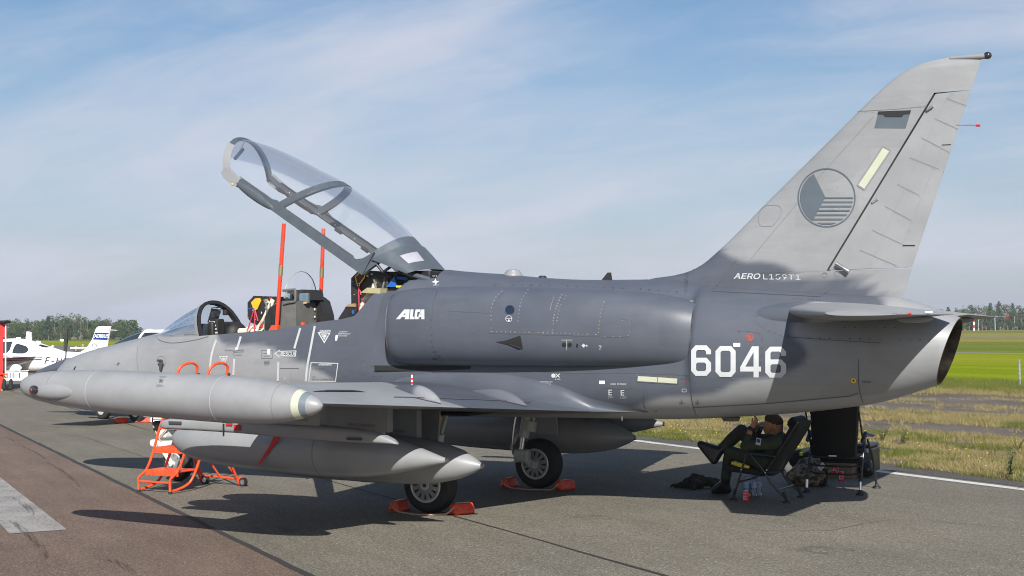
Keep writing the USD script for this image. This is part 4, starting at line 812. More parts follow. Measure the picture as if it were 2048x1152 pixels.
for c, n in ((inst[0], 8), (inst[1], 10)):
    for k in range(n): part(hood, 'instrument_screw', ellipsoid(c + A(.05, -.03, -.15 + .3 * k / (n - 1)), (.008, .008, .008), sub=1), off_white)
for k in range(8): part(hood, 'switch', ellipsoid(at1(626 + 4 * math.sin(k * 2.1), 614 + 5 * k, 1, .05), (.011, .011, .016), sub=1), cream)
part(hood, 'hood_right_post', prism([tuple(q) for q in XZ([(622, 596), (632, 594), (642, 602), (650, 628), (652, 646), (630, 648), (626, 618)], .12)], .10, .30), soft_black)
part(hood, 'upper_coaming', prism([tuple(q) for q in XZ([(590, 585), (607, 579), (624, 580), (628, 600), (612, 607), (600, 600), (592, 604)], -.05)], -.10, .16), soft_black)
part(hood, 'display_unit', cat_([rbox(at1(609, 597, 1, -.12), (.13, .06, .13), .015)]), panel_blue); part(hood, 'display_tag', box(at1(609, 606, 1, -.155), (.06, .004, .015)), amber)
part(hood, 'grab_handle', tube(smooth_path([at1(q[0], q[1], 1, -.31) for q in ((566, 581), (578, 580), (590, 579), (591, 592), (590, 603), (578, 605), (567, 608))], 24), .016, 8), grey_box)
part(hood, 'grab_handle', tube(smooth_path([at1(q[0], q[1], 1, .30) for q in ((630, 600), (632, 587), (640, 584), (644, 590))], 12), .016, 8), soft_black)
part(hood, 'orange_knob', box(at1(606, 648, 1, -.25), (.04, .03, .04)), orange)
th = np.linspace(.05, np.pi - .05, 30); bc = at1(601, 590, 1, 0)
edge = np.stack([bc[0] + .02 * np.sin(th), -.32 * np.cos(th), bc[2] - .07 + .36 * np.sin(th) ** .9], -1)
bs = part(jet, 'blast_shield', grid_mesh([edge, np.c_[edge[:, 0], edge[:, 1] * .9, np.full(30, edge[0, 2])]]), glass_thin)
part(bs, 'shield_rim', tube(edge, .006, 6), plain('shield_rim', (.25, .27, .24), .4))

for a, b, c in (((746, 556), (752, 580), (744, 604)), ((770, 556), (764, 580), (752, 590))): part(s2, 'oxygen_hose', tube(smooth_path([at1(*a, 1, -.22), at1(*b, 1, -.25), at1(*c, 1, -.2)], 12), .013, 8), grey_box)
for a, b, c in (((528, 600), (534, 622), (526, 646)), ((541, 606), (540, 630), (532, 648))): part(s1, 'oxygen_hose', tube(smooth_path([at1(*a, 1, -.215), at1(*b, 1, -.235), at1(*c, 1, -.21)], 12), .011, 8), grey_box)
straps(s1, [[(548, 600), (543, 612), (536, 630), (527, 655)], [(505, 652), (498, 660), (492, 668)], [(533, 652), (524, 660), (516, 666)]], .014)
straps(s2, [[(762, 556), (752, 566), (746, 572), (748, 584), (741, 594)], [(750, 568), (742, 580), (734, 588)]], .016)
part(s1, 'head_cushion', rbox(at1(545, 604, 1, -.08), (.10, .26, .09), .03), plain('tan_cushion', (.20, .16, .10), .8)); part(s2, 'head_cushion', rbox(at1(748, 548, 1, -.05), (.14, .28, .07), .03), soft_black)
for q, m_ in (((541, 597), red), ((536, 604), off_white), ((546, 626), steel)): part(s1, 'fitting', rbox(at1(*q, 1, -.212), (.035, .014, .022), .005), m_)
for q, m_ in (((735, 552), off_white), ((744, 549), steel), ((757, 551), red), ((768, 566), steel)): part(s2, 'fitting', rbox(at1(*q, 1, -.212), (.03, .014, .022), .005), m_)
# ------------------------------------------------------------------ red rods that hold the canopy up
for y, top, bot in ((-.44, (568, 447), (553, 660)), (.44, (647, 457), (641, 612))):
    a, b = at1(*top, 1, y), at1(*bot, 1, y)
    if y > 0: b = a + (b - a) * (1.28 / np.linalg.norm(b - a))
    r = thing('canopy_prop_rod', 'red prop rod with brass sleeve between %s cockpit edge and raised canopy' % ('the near' if y < 0 else 'the far'), 'rod', b, 'red rods propping the canopy')
    part(r, 'rod', cyl(b, a, .024, 14), rod_red, 50)
    part(r, 'sleeve', cyl(a + (b - a) * .39, a + (b - a) * .485, .027, 14), brass, 50)
    part(r, 'foot_bracket', fixn(prism([(b[0] - .13, b[2] - .05), (b[0] + .02, b[2] - .04), (b[0] + .04, b[2] + .06), (b[0] - .05, b[2] + .06)], y - .03, y + .03)), orange)

# ------------------------------------------------------------------ markings, panel lines and rivets laid on the skin
def refine(v, f, edge):
    m = trimesh.Trimesh(v, f, process=True)
    v2, f2 = trimesh.remesh.subdivide_to_size(m.vertices, m.faces, edge, max_iter=14)
    return v2, f2
SURF = {'jet': (lambda p, l: on_surface(p, jet_H, l)), 'fin': (lambda p, l: on_surface(p, fin_H, l)), 'tank': (lambda p, l: on_surface(p, tank_H, l)), 'wing': on_wing, 'store': (lambda p, l: at(p, 1, -2.86)), 'plate': (lambda p, l: at(p, 1, -3.33 - l))}
def lay(poly, lift=.004, on='jet', edge=7.0):
    ms = []
    for g in getattr(poly, 'geoms', [poly]):
        if g.is_empty or g.area < .05: continue
        v, f = trimesh.creation.triangulate_polygon(g, engine='earcut'); v, f = refine(np.c_[v, np.zeros(len(v))], f, edge)
        P = SURF[on](v[:, :2], lift); m = trimesh.Trimesh(P, f, process=False)
        k = m.face_normals.mean(0) @ FWD
        if k > 0: m.invert()
        ms.append(m)
    return cat_(ms)
line = lambda pts, w: sg.LineString(pts).buffer(w / 2, cap_style=2, join_style=1)
def arcs(pts, n=24): return [tuple(q) for q in smooth_path(pts, n)]
def disc(x, y, r, ry=None):
    t = np.linspace(0, 2 * np.pi, 20, endpoint=False); return sg.Polygon(np.c_[x + r * np.cos(t), y + (ry or r) * np.sin(t)])
def ringp(x, y, r, w): return disc(x, y, r + w / 2).difference(disc(x, y, r - w / 2))
def words(text, x, y, h, bold=True, skew=0.0, dx=0.0, dy=0.0, stretch=1.0, on='jet', lift=.004):
    """text laid with its baseline from the place (x, y) of the photograph, h high there."""
    m = meshkit.text_mesh(text, h, .5, bold); v = np.array(m.vertices); f = np.array(m.faces)
    up = m.face_normals[:, 2] > .9; f = f[up]
    p = np.c_[x + v[:, 0] * stretch + v[:, 1] * skew + dx * v[:, 0], y - v[:, 1] + dy * v[:, 0]]
    mm = trimesh.Trimesh(SURF[on](p, lift), f, process=False)
    if mm.face_normals.mean(0) @ FWD > 0: mm.invert()
    mm.remove_unreferenced_vertices(); return mm
U = sg.base.BaseGeometry and shapely.union_all
# 6046
G6 = sg.Polygon([(0, 10), (9, 0), (31, 0), (40, 10), (40, 18), (30, 18), (30, 12.5), (27, 9.5), (13, 9.5), (10, 12.5), (10, 25), (31, 25), (40, 35), (40, 51), (31, 61), (9, 61), (0, 51)], [[(10, 37.5), (13, 34.5), (27, 34.5), (30, 37.5), (30, 48.5), (27, 51.5), (13, 51.5), (10, 48.5)]])
G0 = sg.Polygon([(0, 10), (9, 0), (31, 0), (40, 10), (40, 51), (31, 61), (9, 61), (0, 51)], [[(10, 12.5), (13, 9.5), (27, 9.5), (30, 12.5), (30, 48.5), (27, 51.5), (13, 51.5), (10, 48.5)]])
G4 = sg.Polygon([(23, 0), (36, 0), (36, 40), (40.5, 40), (40.5, 49.5), (36, 49.5), (36, 61), (26, 61), (26, 49.5), (0, 49.5), (0, 41)], [[(10, 40), (26, 40), (26, 11.5)]])
from shapely import affinity
for g, x0, x1, y0, y1, nm in ((G6, 1382.5, 1422.4, 690.5, 751.6, 'six'), (G0, 1431.2, 1471.6, 692, 753.7, 'zero'), (G4, 1480.5, 1521.8, 692.6, 754.6, 'four'), (G6, 1530.6, 1572.5, 693.5, 755.2, 'six')):
    part(fus, 'number_' + nm, lay(affinity.affine_transform(g, [(x1 - x0) / 40, 0, 0, (y1 - y0) / 61, x0, y0])), off_white, 60)
def mark(parent, name, mesh, mat): return part(parent, name, mesh, mat, 60)
for nm, pts in (('letter_a', [(792, 638.5), (809, 619), (820, 619), (818, 638.5), (810, 638.5), (810.3, 634.3), (804, 634.3), (800.5, 638.5)]), ('letter_l', [(821.5, 619), (827.5, 619), (826, 633.5), (829.5, 633.5), (829, 638.5), (819.5, 638.5)]), ('letter_c', [(832, 619), (842, 619), (840.5, 624), (835.5, 624), (834.2, 633.5), (838.3, 633.5), (837.5, 638.5), (830, 638.5), (829.8, 630), (830.6, 622)]), ('letter_a', [(837.5, 631), (843.5, 619), (849, 619), (849.3, 638.5), (843, 638.5), (842.8, 634), (839.5, 634), (838.6, 638.5)])):
    g = sg.Polygon(pts)
    if nm == 'letter_a': g = g.difference(sg.Polygon([(807.5, 630), (811, 625.8), (810.6, 630)])).difference(sg.Polygon([(841, 629.5), (843, 625.5), (842.9, 629.5)]))
    mark(fus, nm, lay(g), off_white)
mark(fin, 'lettering', cat_([words('AERO', 1467, 557, 10.5, True, .3, dy=.02, stretch=1.36), words('L159T1', 1525, 558.5, 10.5, False, -.05, dy=.02, stretch=1.42)]), off_white)
stripe_grey = plain('stripe_pale_grey', (.40, .41, .42), .5)
fw = [(433, 680), (427, 697), (422, 720), (420, 747)]
for p, w in ((arcs(fw), 4.0), ([(482, 673), (475, 696)], 4.2), ([(469, 718), (467, 750)], 4.0), ([(601, 656), (589, 697)], 4.2), (arcs([(630, 652), (621, 700), (614, 740), (612, 763)]), 4.2), ([(557, 724), (556, 762)], 4)): mark(fus, 'walk_stripe', lay(line(p, w)), stripe_grey)
mark(fus, 'rescue_arrow', lay(U([sg.Polygon([(549, 707), (560, 699.5), (560, 702), (593, 701), (592, 713), (559, 712.5), (559, 715)]).difference(sg.Polygon([(552, 707), (558.6, 702), (558.6, 703.3), (591.8, 702.2), (590.8, 711.8), (557.8, 711.3), (557.8, 712.2)]))])), off_white)
mark(fus, 'lettering', words('RESCUE', 561, 711.3, 7.6, True, .1, dy=-.01, stretch=.78), off_white)
box4 = sg.Polygon([(622, 724.5), (677, 726), (672, 763.5), (617, 763)])
mark(fus, 'armament_box', lay(box4.difference(box4.buffer(-1.5))), off_white)
mark(fus, 'lettering', words('ARMAMENT', 637, 731, 3.6, True, .15, stretch=.98), off_white)
mark(fus, 'lettering', cat_([words('A-60 GUN 2x 7', 624, 738.5, 2.6, False, .1, stretch=1.1), words('FUEL', 624, 755, 2.4, False), words('GEN. No. 12 AMMO 30 mm', 624, 760, 2.6, False, 0, stretch=.98)]), mark_dark)
tri = sg.Polygon([(636.5, 665), (660.5, 666), (649, 686)])
mark(fus, 'danger_triangle', lay(tri.buffer(.6).difference(tri.buffer(-1.6)).union(tri.buffer(-3.0))), off_white)
mark(fus, 'lettering', words('DANGER', 639.5, 664, 4.0, True, .1, stretch=.98), off_white)
mark(fus, 'lettering', cat_([words('EJECTION', 641.5, 671.5, 2.4), words('SEAT', 645.5, 676, 2.3)]), mark_dark)
tri2 = sg.Polygon([(438, 712), (457, 712), (448, 730)]); mark(fus, 'danger_triangle', lay(tri2.difference(tri2.buffer(-2)).union(tri2.buffer(-3.2))), plain('faint_white', (.42, .42, .42), .5))
mark(fus, 'white_tab', lay(U([sg.Polygon([(535.5, 698), (541, 698.5), (540, 709), (534.5, 708.5)]), sg.Polygon([(672, 670), (676, 670), (674.5, 681), (670.5, 681)]), sg.Polygon([(1467, 686), (1480.5, 686), (1480.5, 693.5), (1467, 693.5)]), sg.Polygon([(1198.5, 761.5), (1210, 761.5), (1210, 768), (1198.5, 768)]), sg.Polygon([(472, 695), (476, 695.5), (475, 699.5), (471, 699)])])), pure_white)
mark(fus, 'stencil_outline', lay(U([sg.box(524, 701, 544, 716).buffer(1.2).difference(sg.box(524, 701, 544, 716).buffer(.4)), line([(528, 722), (540, 722)], .8), line([(528, 724.5), (539, 724.5)], .8), line([(528, 727), (540, 727)], .8), line([(528, 729.5), (538, 729.5)], .8), line([(527, 707), (540, 707)], .8), line([(527, 712), (540, 712)], .8), line([(466, 702.5), (487, 699.5), (487, 703.5), (468, 704.5)], .9), line([(468, 704), (468, 712)], .8)])), mark_dark)
mark(fus, 'lettering', cat_([words('CANOPY', 471, 711.5, 2.4, False, .1), words('EXTERNAL', 450, 702, 2.4, False, .1)]), mark_dark)
mark(fus, 'lettering', cat_([words('CANOPY', 678, 665, 3.0, False, .2), words('EMERGENCY', 676, 669, 3.0, False, .2), words('RELEASE', 677, 673, 3.0, False, .2), words('2', 567, 760, 6, False), words('?', 1197, 700, 9.5, False), words('E', 1216, 790, 10.5, True), words('E', 1240.5, 790.5, 10.5, True), words('27V', 1216, 796, 3.6, False), words('115V', 1240, 796.5, 3.6, False), words('GND POWER', 1221, 770, 3.8, False), words('HYDRAULIC', 1081, 765, 3.0, False, .1), words('PRESS 21', 1083, 770, 3.0, False, .1), words('GROUND TEST', 1076, 775, 3.0, False, .1), words('5 kPa', 1110, 760, 3.0, False, .1), words('NO 2', 1380, 604, 3.0, False), words('VT 8', 865, 554, 3, False), words('OXY 2', 866, 572, 2.8, False)]), off_white)
mark(fus, 'lettering', cat_([words('159046', 1360, 759, 3.6, False), words('1046A', 1724, 765.5, 4.0, True)]), mark_dark)
star = sg.Polygon([(871, 557), (873, 562), (879, 563.5), (873.5, 566), (872, 571), (869.5, 566), (863, 564.5), (869, 562)])
mark(fus, 'lift_mark', lay(U([star, disc(1107, 751.3, 4.2), line([(1111.5, 747.5), (1120, 755)], 1.6), line([(1111.5, 755), (1120, 747.5)], 1.6), ringp(1018, 637.5, 6.2, .9), line([(1012, 637.5), (1024, 637.5)], .9), disc(1018, 641, 2), sg.Polygon([(1163, 691), (1167.5, 687), (1172, 691), (1167.5, 695.5)]), line([(1133.5, 680), (1133.5, 700)], .8), line([(1123, 680), (1145, 680)], .8), sg.box(1172.5, 689.5, 1175, 693)])), off_white)
mark(fus, 'gauge_port', lay(U([disc(1128.3, 689.3, 4.3), disc(1139.7, 689.6, 4.3), disc(1154.5, 691, 2, 4)])), dark_slot)
mark(fus, 'round_window', lay(disc(1019.8, 620, 9.3, 9.6)), plain('porthole_dark', (.012, .022, .045), .12))
mark(fus, 'window_rim', lay(ringp(1019.8, 620, 10, 1.2)), line_soft)
mark(fus, 'vent_scoop', lay(sg.Polygon([(992, 684), (1012, 681), (1039, 671.5), (1041.5, 673), (1046, 698), (1040, 696)])), dark_slot)
sc = SURF['jet'](np.array([(1000, 684.5), (1041, 693), (1046, 698.5), (1040, 697)], float), .0)
mark(fus, 'scoop_lip', grid_mesh([[sc[0], sc[1] + A(0, -.035, 0)], [sc[0] + A(0, 0, -.004), sc[2]]]), paint_light)
mark(fus, 'louvre', lay(U([line([(866 + 3 * k, 716), (867.5 + 3 * k, 719)], 1.6) for k in range(3)])), dark_slot)
for nm, P in (('formation_strip', [(1276.5, 752), (1355, 757), (1354.5, 767), (1275.5, 762)]),):
    a, b, c, d = [A(*q) for q in P]; mark(fus, 'strip_frame', lay(sg.Polygon(P).buffer(2.2)), line_soft); mark(fus, nm, lay(sg.Polygon([a, (a + b) / 2 - [.7, 0], (c + d) / 2 - [.7, 0], d]), .007), glow_strip); mark(fus, nm, lay(sg.Polygon([(a + b) / 2 + [.7, 0], b, c, (c + d) / 2 + [.7, 0]]), .007), glow_strip)
P = [(1717, 370), (1766, 296), (1778.5, 302.5), (1728.5, 377.5)]; a, b, c, d = [A(*q) for q in P]
mark(fin, 'strip_frame', lay(sg.Polygon(P).buffer(2.6), .003, 'fin'), paint_light); mark(fin, 'strip_frame', lay(sg.Polygon(P).buffer(2.8).difference(sg.Polygon(P).buffer(2.0)), .005, 'fin'), line_light)
mark(fin, 'formation_strip', lay(sg.Polygon([a, (a + b) / 2 - [-.5, .7], (c + d) / 2 - [-.5, .7], d]), .006, 'fin'), glow_strip); mark(fin, 'formation_strip', lay(sg.Polygon([(a + b) / 2 + [.5, -.7], b, c, (c + d) / 2 + [.5, -.7]]), .006, 'fin'), glow_strip)
mark(fin, 'antenna_panel', lay(sg.Polygon([(1749, 256), (1757.5, 223), (1822, 221.5), (1811.5, 256.5)]), .004, 'fin'), mark_dark)
mark(fin, 'antenna_slot', lay(sg.Polygon([(1757, 223), (1822.5, 220.5), (1820, 228), (1808, 229), (1804, 234), (1771, 234), (1767, 229), (1755.5, 229)]), .008, 'fin'), dark_slot)
# roundel
cx, cy, R = 1653.5, 395.5, 58.0
ell = lambda r: disc(0, 0, 1).__class__(np.c_[cx + r * np.cos(np.linspace(0, 2 * np.pi, 72)[:-1]), cy + r * 1.02 * np.sin(np.linspace(0, 2 * np.pi, 72)[:-1])])
wedge = sg.Polygon([(1651, 394.5), (1624, 340), (1560, 330), (1560, 460), (1620, 452)]).intersection(ell(R - 5))
inn = ell(R - 5); lower = sg.Polygon([(1651, 394.5), (1730, 394.5), (1730, 460), (1618, 460), (1620, 452)])
bars = U([sg.box(1590, 394 + k * 8.6, 1720, 397.4 + k * 8.6) for k in range(7)])
mark(fin, 'roundel', lay(U([ell(R).difference(ell(R - 2.6)), wedge, bars.intersection(lower).intersection(inn)]), .005, 'fin'), mark_dark)
mark(fus, 'yellow_dot', lay(disc(1707, 761, 5.0)), yellow); mark(fus, 'yellow_dot_centre', lay(disc(1707, 761, 2.1), .006), black)
mark(fus, 'red_ring', lay(U([ringp(1499.6, 674.6, 6.8, 1.3), line([(1497.2, 670), (1497.2, 679.5)], 1.1), line([(1502, 670), (1502, 679.5)], 1.1), line([(1499.6, 669), (1499.6, 680)], .9)])), plain('faded_red', (.42, .07, .045), .5))
mark(fus, 'red_dot', lay(disc(1374, 763, 1.6)), red_print)
gnd = [line([(x - 5, 804), (x + 5, 804)], .9) for x in (1363.5, 1395)] + [line([(x - 3, 806.5), (x + 3, 806.5)], .9) for x in (1363.5, 1395)] + [line([(x - 1.3, 809), (x + 1.3, 809)], .9) for x in (1363.5, 1395)] + [line([(x, 798), (x, 804)], .9) for x in (1363.5, 1395)]
mark(fus, 'earth_symbol', lay(U(gnd)), mark_dark)
mark(fus, 'small_frame', lay(sg.box(1364, 777.5, 1373, 784).difference(sg.box(1364.8, 778.3, 1372.2, 783.2))), off_white)
mark(fus, 'bolt_mark', lay(sg.Polygon([(233, 729), (238, 723.5), (237, 727), (241, 726), (234, 732), (236, 728)])), mark_dark)
mark(fus, 'nose_slot', lay(line([(148, 740), (151.5, 733)], 2.2)), dark_slot)
vane = SURF['jet'](np.array([(323, 721)], float), .0)[0]; mark(fus, 'vane_plate', lay(disc(323, 722, 9, 10).difference(disc(323, 722, 8.2, 9.2))), line_light)
mark(fus, 'air_vane', cat_([cyl(vane, vane + A(0, -.07, 0), .016, 10), prism([tuple(q) for q in XZ([(318, 728), (325, 720), (326, 724), (321, 742), (319, 742)], vane[1] - .06)], vane[1] - .065, vane[1] - .055)]), line_dark)
# panel lines
L = []
L += [arcs([(1396, 598), (1387, 626), (1382, 653), (1379, 685), (1379, 726), (1382, 786), (1387, 815), (1393, 832)], 30)]
L += [[(1387, 815), (1532, 807), (1700, 792), (1716, 786)], arcs([(1717, 718), (1717, 760), (1720, 785), (1727, 806)])]
L += [arcs([(1512, 628), (1510, 637), (1520, 650), (1542, 663), (1577, 674)]), [(1577, 674), (1660, 680), (1760, 686)]]
L += [arcs([(1008, 584), (990, 606), (981, 632), (979, 666)]), [(979, 666), (1109, 670)], arcs([(1128, 590), (1115, 615), (1110, 640), (1109, 670)]), [(1109, 670), (1194, 672.5), (1199, 670)], arcs([(1211, 602), (1204, 630), (1199, 670)])]
L += [[(898, 622), (979, 626)], arcs([(876, 580), (866, 610), (863, 650), (870, 700), (886, 727)])]
L += [[(1243, 638), (1262, 640), (1260, 673), (1204, 675)], arcs([(1470, 672), (1475, 661), (1500, 663), (1522, 668), (1526, 700)])]
L += [[(1030, 744), (1290, 747), (1378, 750)], [(1262, 752), (1263, 776), (1252, 778), (1205, 776)]]
L += [[(1590, 716), (1590, 714)], arcs([(1290, 779), (1287, 800), (1291, 818)])]
L += [arcs([(680, 735), (684, 721), (693, 718), (702, 724), (703, 739), (698, 750), (688, 752), (681, 745), (680, 735)], 30), arcs([(719, 736), (722, 724), (729, 721), (735, 728), (735, 742), (729, 751), (722, 748), (719, 736)], 26)]
L += [[(560, 737), (598, 737)], arcs([(313, 672), (320, 681), (345, 686), (380, 682), (417, 673)])]
mark(fus, 'panel_line', lay(U([line(p, 1.25) for p in L]), .003, edge=12), line_soft)
mark(fus, 'panel_line', lay(U([line(arcs(p), 1.1) for p in ([(276, 694), (274, 715), (276, 741)], [(1108, 592), (1100, 620)])]), .003), line_light)
mark(fin, 'panel_line', lay(U([line([(1424, 584), (1473, 521)], 1.2), line([(1424, 582), (1500, 586), (1640, 593)], 1.4), line([(1640, 593), (1676, 568)], 1.3)]), .004, 'jet'), line_soft)
mark(fin, 'panel_line', lay(U([line([(1714, 223), (1780, 219), (1853, 213)], 1.0), line([(1500, 520), (1640, 352), (1748, 232)], .8), line(arcs([(1517, 437), (1519, 424), (1535, 411), (1555, 411), (1563, 420), (1557, 437), (1540, 453), (1522, 452), (1517, 437)], 36), .8)]), .003, 'fin'), line_light)
rl = [[(1905, 186), (1888, 206), (1740, 528)], [(1893, 196), (1940, 214)], [(1868, 236), (1925, 262)], [(1843, 275), (1900, 305)], [(1820, 315), (1878, 338)], [(1795, 368), (1838, 390)], [(1770, 412), (1822, 440)], [(1745, 460), (1808, 490)], [(1720, 500), (1795, 532)], [(1886, 288), (1805, 490)]]
mark(rud, 'panel_line', lay(U([line(p, .7) for p in rl]), .003, 'fin'), plain('rudder_seam', (.198, .203, .21), .5))
for p, w in (([(1806, 491), (1830, 491)], 2.2), ([(1884, 290), (1902, 289)], 1.6)): mark(rud, 'tab_gap', lay(line(p, w), .004, 'fin'), dark_slot)
# rivets
def dots(pts, n, r=1.25, jit=.4, skip=.1):
    P = smooth_path(pts, n); return [disc(x + rng.normal(0, jit * .4), y + rng.normal(0, jit * .4), r * rng.uniform(.75, 1.15)) for x, y in P if rng.random() > skip]
R1 = dots([(990, 570), (1180, 574), (1372, 585)], 22, 1.3) + dots([(1372, 548), (1370, 580)], 7, 1.2) + dots([(1376, 548), (1374, 580)], 6, 1.2) + dots([(1428, 578), (1470, 524)], 8, 1.2) + dots([(1514, 632), (1520, 648), (1545, 664), (1577, 672)], 7, 1.2) + dots([(1690, 655), (1790, 655)], 6, 1.2) + dots([(1620, 676), (1860, 680)], 13, 1.3) + dots([(1478, 664), (1520, 668), (1524, 695), (1522, 725)], 8, 1.2) + dots([(1588, 597), (1640, 600)], 8, 1.1) + dots([(868, 745), (1000, 760), (1100, 775)], 10, 1.4) + dots([(1240, 823), (1330, 822)], 6, 1.4) + dots([(748, 752), (820, 752)], 6, 1.2) + dots([(862, 640), (866, 700), (880, 712)], 7, 1.2)
R2 = dots([(1004, 583), (986, 606), (982, 632), (982, 664)], 12, 1.3) + dots([(984, 663), (1105, 666)], 14, 1.3) + dots([(1056, 580), (1042, 604), (1036, 650)], 11, 1.2) + dots([(1124, 590), (1113, 615), (1107, 640), (1106, 666)], 14, 1.3) + dots([(1132, 592), (1119, 617), (1114, 642)], 9, 1.2) + dots([(1113, 667), (1192, 669)], 10, 1.2) + dots([(1208, 604), (1201, 632), (1197, 665)], 9, 1.2) + dots([(1245, 641), (1260, 643), (1257, 670), (1210, 674)], 9, 1.1) + dots([(1275, 750), (1356, 755)], 7, .9)
part(fus, 'rivets', lay(U(R1), .003), rivet_dark, 60, kind='stuff'); part(fus, 'rivets', lay(U(R2), .003), rivet_bright, 60, kind='stuff')
FR = dots([(1716, 226), (1820, 220)], 8, .9) + dots([(1824, 214), (1852, 211)], 6, .9) + dots([(1638, 372), (1668, 372), (1690, 392), (1686, 412), (1660, 418), (1640, 410), (1634, 390), (1638, 373)], 14, .9)
part(fin, 'rivets', lay(U(FR), .003, 'fin'), line_light, 60, kind='stuff')
RR = []
for p in rl: RR += dots([A(*p[0]) + [1.5, 3], A(*p[-1]) + [1.5, 3]], 14, .65, .2)
part(rud, 'rivets', lay(U(RR), .004, 'fin'), plain('rivet_faint', (.17, .175, .18), .5), 60, kind='stuff')
mark(fin, 'round_port', lay(U([ringp(1649.5, 550, 5, 1.2), ringp(1674, 547, 5, 1.2)]), .006, 'jet'), line_light)
# spine fittings
an = part(jet, 'dorsal_blade_aerial', prism([tuple(q) for q in XZ([(1203, 561), (1216, 545), (1221.5, 545), (1224, 561)], 0)], -.012, .012), black)
dm = at1(1026, 549, 1, 0); part(jet, 'dorsal_dome', cat_([revolve(dm - A(0, 0, .05), dm + A(0, 0, .03), [(0, .12), (.5, .11), (1, .085)], 28), revolve(dm + A(0, 0, .02), dm + A(0, 0, .055), [(0, .085), (.7, .075), (1, .04)], 24)]), paint_tank)
dm = at1(1085, 555, 1, 0); part(jet, 'dorsal_cap', revolve(dm - A(0, 0, .03), dm + A(0, 0, .02), [(0, .05), (.8, .045), (1, .03)], 20), black)
for q in ((1456, 832), (1462, 838)): part(jet, 'belly_beacon', revolve(at1(q[0], q[1] - 4, 1, -.05), at1(q[0], q[1] + 4, 1, -.05), [(0, .10), (1, .08)], 20), line_soft)
part(jet, 'belly_aerial', cyl(at1(1244, 832, 1, -.3), at1(1244, 841, 1, -.3), .008, 6), alu)
# wing top markings, gear indicator pin
wing0 = '/World/military_jet/wing'
mark(wing0, 'wing_slot', lay(sg.Polygon([(596, 780), (706, 781.3), (733, 784.5), (596, 783.6)]), .006, 'wing', 20), dark_slot)
mark(wing0, 'flap_line', lay(U([line([(788, 794.5), (830, 795.5), (1000, 801), (1062, 805)], 1.2), line([(830, 796), (882, 808)], 1.2), line([(1000, 801), (1054, 813)], 1.2), line(arcs([(640, 767), (680, 768), (695, 772), (690, 775)]), .9)]), .005, 'wing', 20), line_soft)
pn = on_wing([(824, 769)])[0]
pin = part(wing0, 'indicator_pin', cyl(pn, pn + A(0, 0, .10), .011, 10), pure_white)
for k in (0.0, .045): part(pin, 'red_ring', cyl(pn + A(0, 0, k + .004), pn + A(0, 0, k + .026), .0125, 10), red_print)
# tank stencils
tk0 = '/World/military_jet/tip_tank'
st = sg.Polygon([(322.5, 757), (324, 760), (328, 760.5), (325, 762.5), (325, 766.5), (322, 764), (318.5, 766), (320, 762), (317.5, 759.5), (321, 759.5)])
mark(tk0, 'lift_mark', lay(st, .004, 'tank'), mark_dark)
mark(tk0, 'lettering', cat_([words('VT 8 Y', 319, 756, 3.2, False, .1, on='tank'), words('230 L', 313, 773.5, 4.0, False, .1, on='tank')]), mark_dark)
# ------------------------------------------------------------------ step ladder
lad = thing('step_ladder', 'bright orange wheeled step ladder standing against the jet nose', 'ladder', (-3.95, -.9, 0))
FL, FR, TL, TR = A(-4.23, -1.16, 0), A(-3.71, -1.17, 0), at1(364, 721, 1, -.92), at1(425, 721, 1, -.92)
WB_ = A(.02, .30, 0)
def side(F, T):
    pts = [F + A(0, 0, .02), F + A(-.005, .0, .16)]
    d = T - F
    f = lambda k, b: F + d * k + WB_ * b
    pts += [f(.16, 0), f(.5, 0), f(.93, 0)] + [f(.93 + .05 * math.sin(a), .5 - .5 * math.cos(a)) for a in np.linspace(.3, np.pi - .3, 6)] + [f(.93, 1), f(.5, 1), f(.14, 1), f(.07, .88), f(.035, .5), F + WB_ * .12 + A(0, 0, .03)]
    return smooth_path(pts, 70)
for F, T in ((FL, TL), (FR, TR)):
    part(lad, 'side_rail', tube(side(F, T), .0165, 10), orange, 60)
    part(lad, 'rubber_foot', cyl(F, F + A(0, 0, .03), .024, 10), black)
for k in (.165, .335, .51):
    a, b = FL + (TL - FL) * k, FR + (TR - FR) * k
    c = (a + b) / 2 + WB_ / 2; w = b - a
    part(lad, 'tread', cat_([rbox(c, (np.linalg.norm(w), .31, .025), .008), box(c + A(0, -.15, -.025), (np.linalg.norm(w), .012, .06))]), orange)
part(lad, 'cross_bar', tube([FL + A(.0, 0, .13), FR + A(0, 0, .13)], .014, 8), orange)
RL, RR_ = A(-4.12, -.17, 0), A(-3.50, -.17, 0)
for R_, T, F in ((RL, TL, FL), (RR_, TR, FR)):
    up = F + (T - F) * .56 + WB_
    part(lad, 'rear_leg', tube([R_ + A(0, 0, .02), up], .015, 8), orange)
    part(lad, 'wheel_plate', box(R_ + A(.02, .02, .07), (.05, .06, .09)), orange)
    part(lad, 'castor_wheel', cat_([cyl(R_ + A(.06, -.02, .055), R_ + A(.06, .02, .055), .055, 20)]), black)
    part(lad, 'castor_hub', cyl(R_ + A(.06, -.024, .055), R_ + A(.06, .024, .055), .032, 14), alu)
m_ = RL * .5 + RR_ * .5
part(lad, 'rear_bar', tube([RL + A(0, 0, .11), RR_ + A(0, 0, .09)], .014, 8), orange)
part(lad, 'rear_brace', tube([RL + A(0, 0, .12), FL + (TL - FL) * .42 + WB_ + A(.06, .10, 0)], .012, 8), orange)
part(lad, 'rear_brace', tube([m_ + A(0, 0, .10), FL + (TL - FL) * .45 + WB_ + A(.10, .1, 0)], .012, 8), orange)
part(lad, 'rear_brace', tube([RR_ + A(-.02, 0, .10), FR + (TR - FR) * .40 + WB_ + A(-.12, .1, 0)], .012, 8), orange)

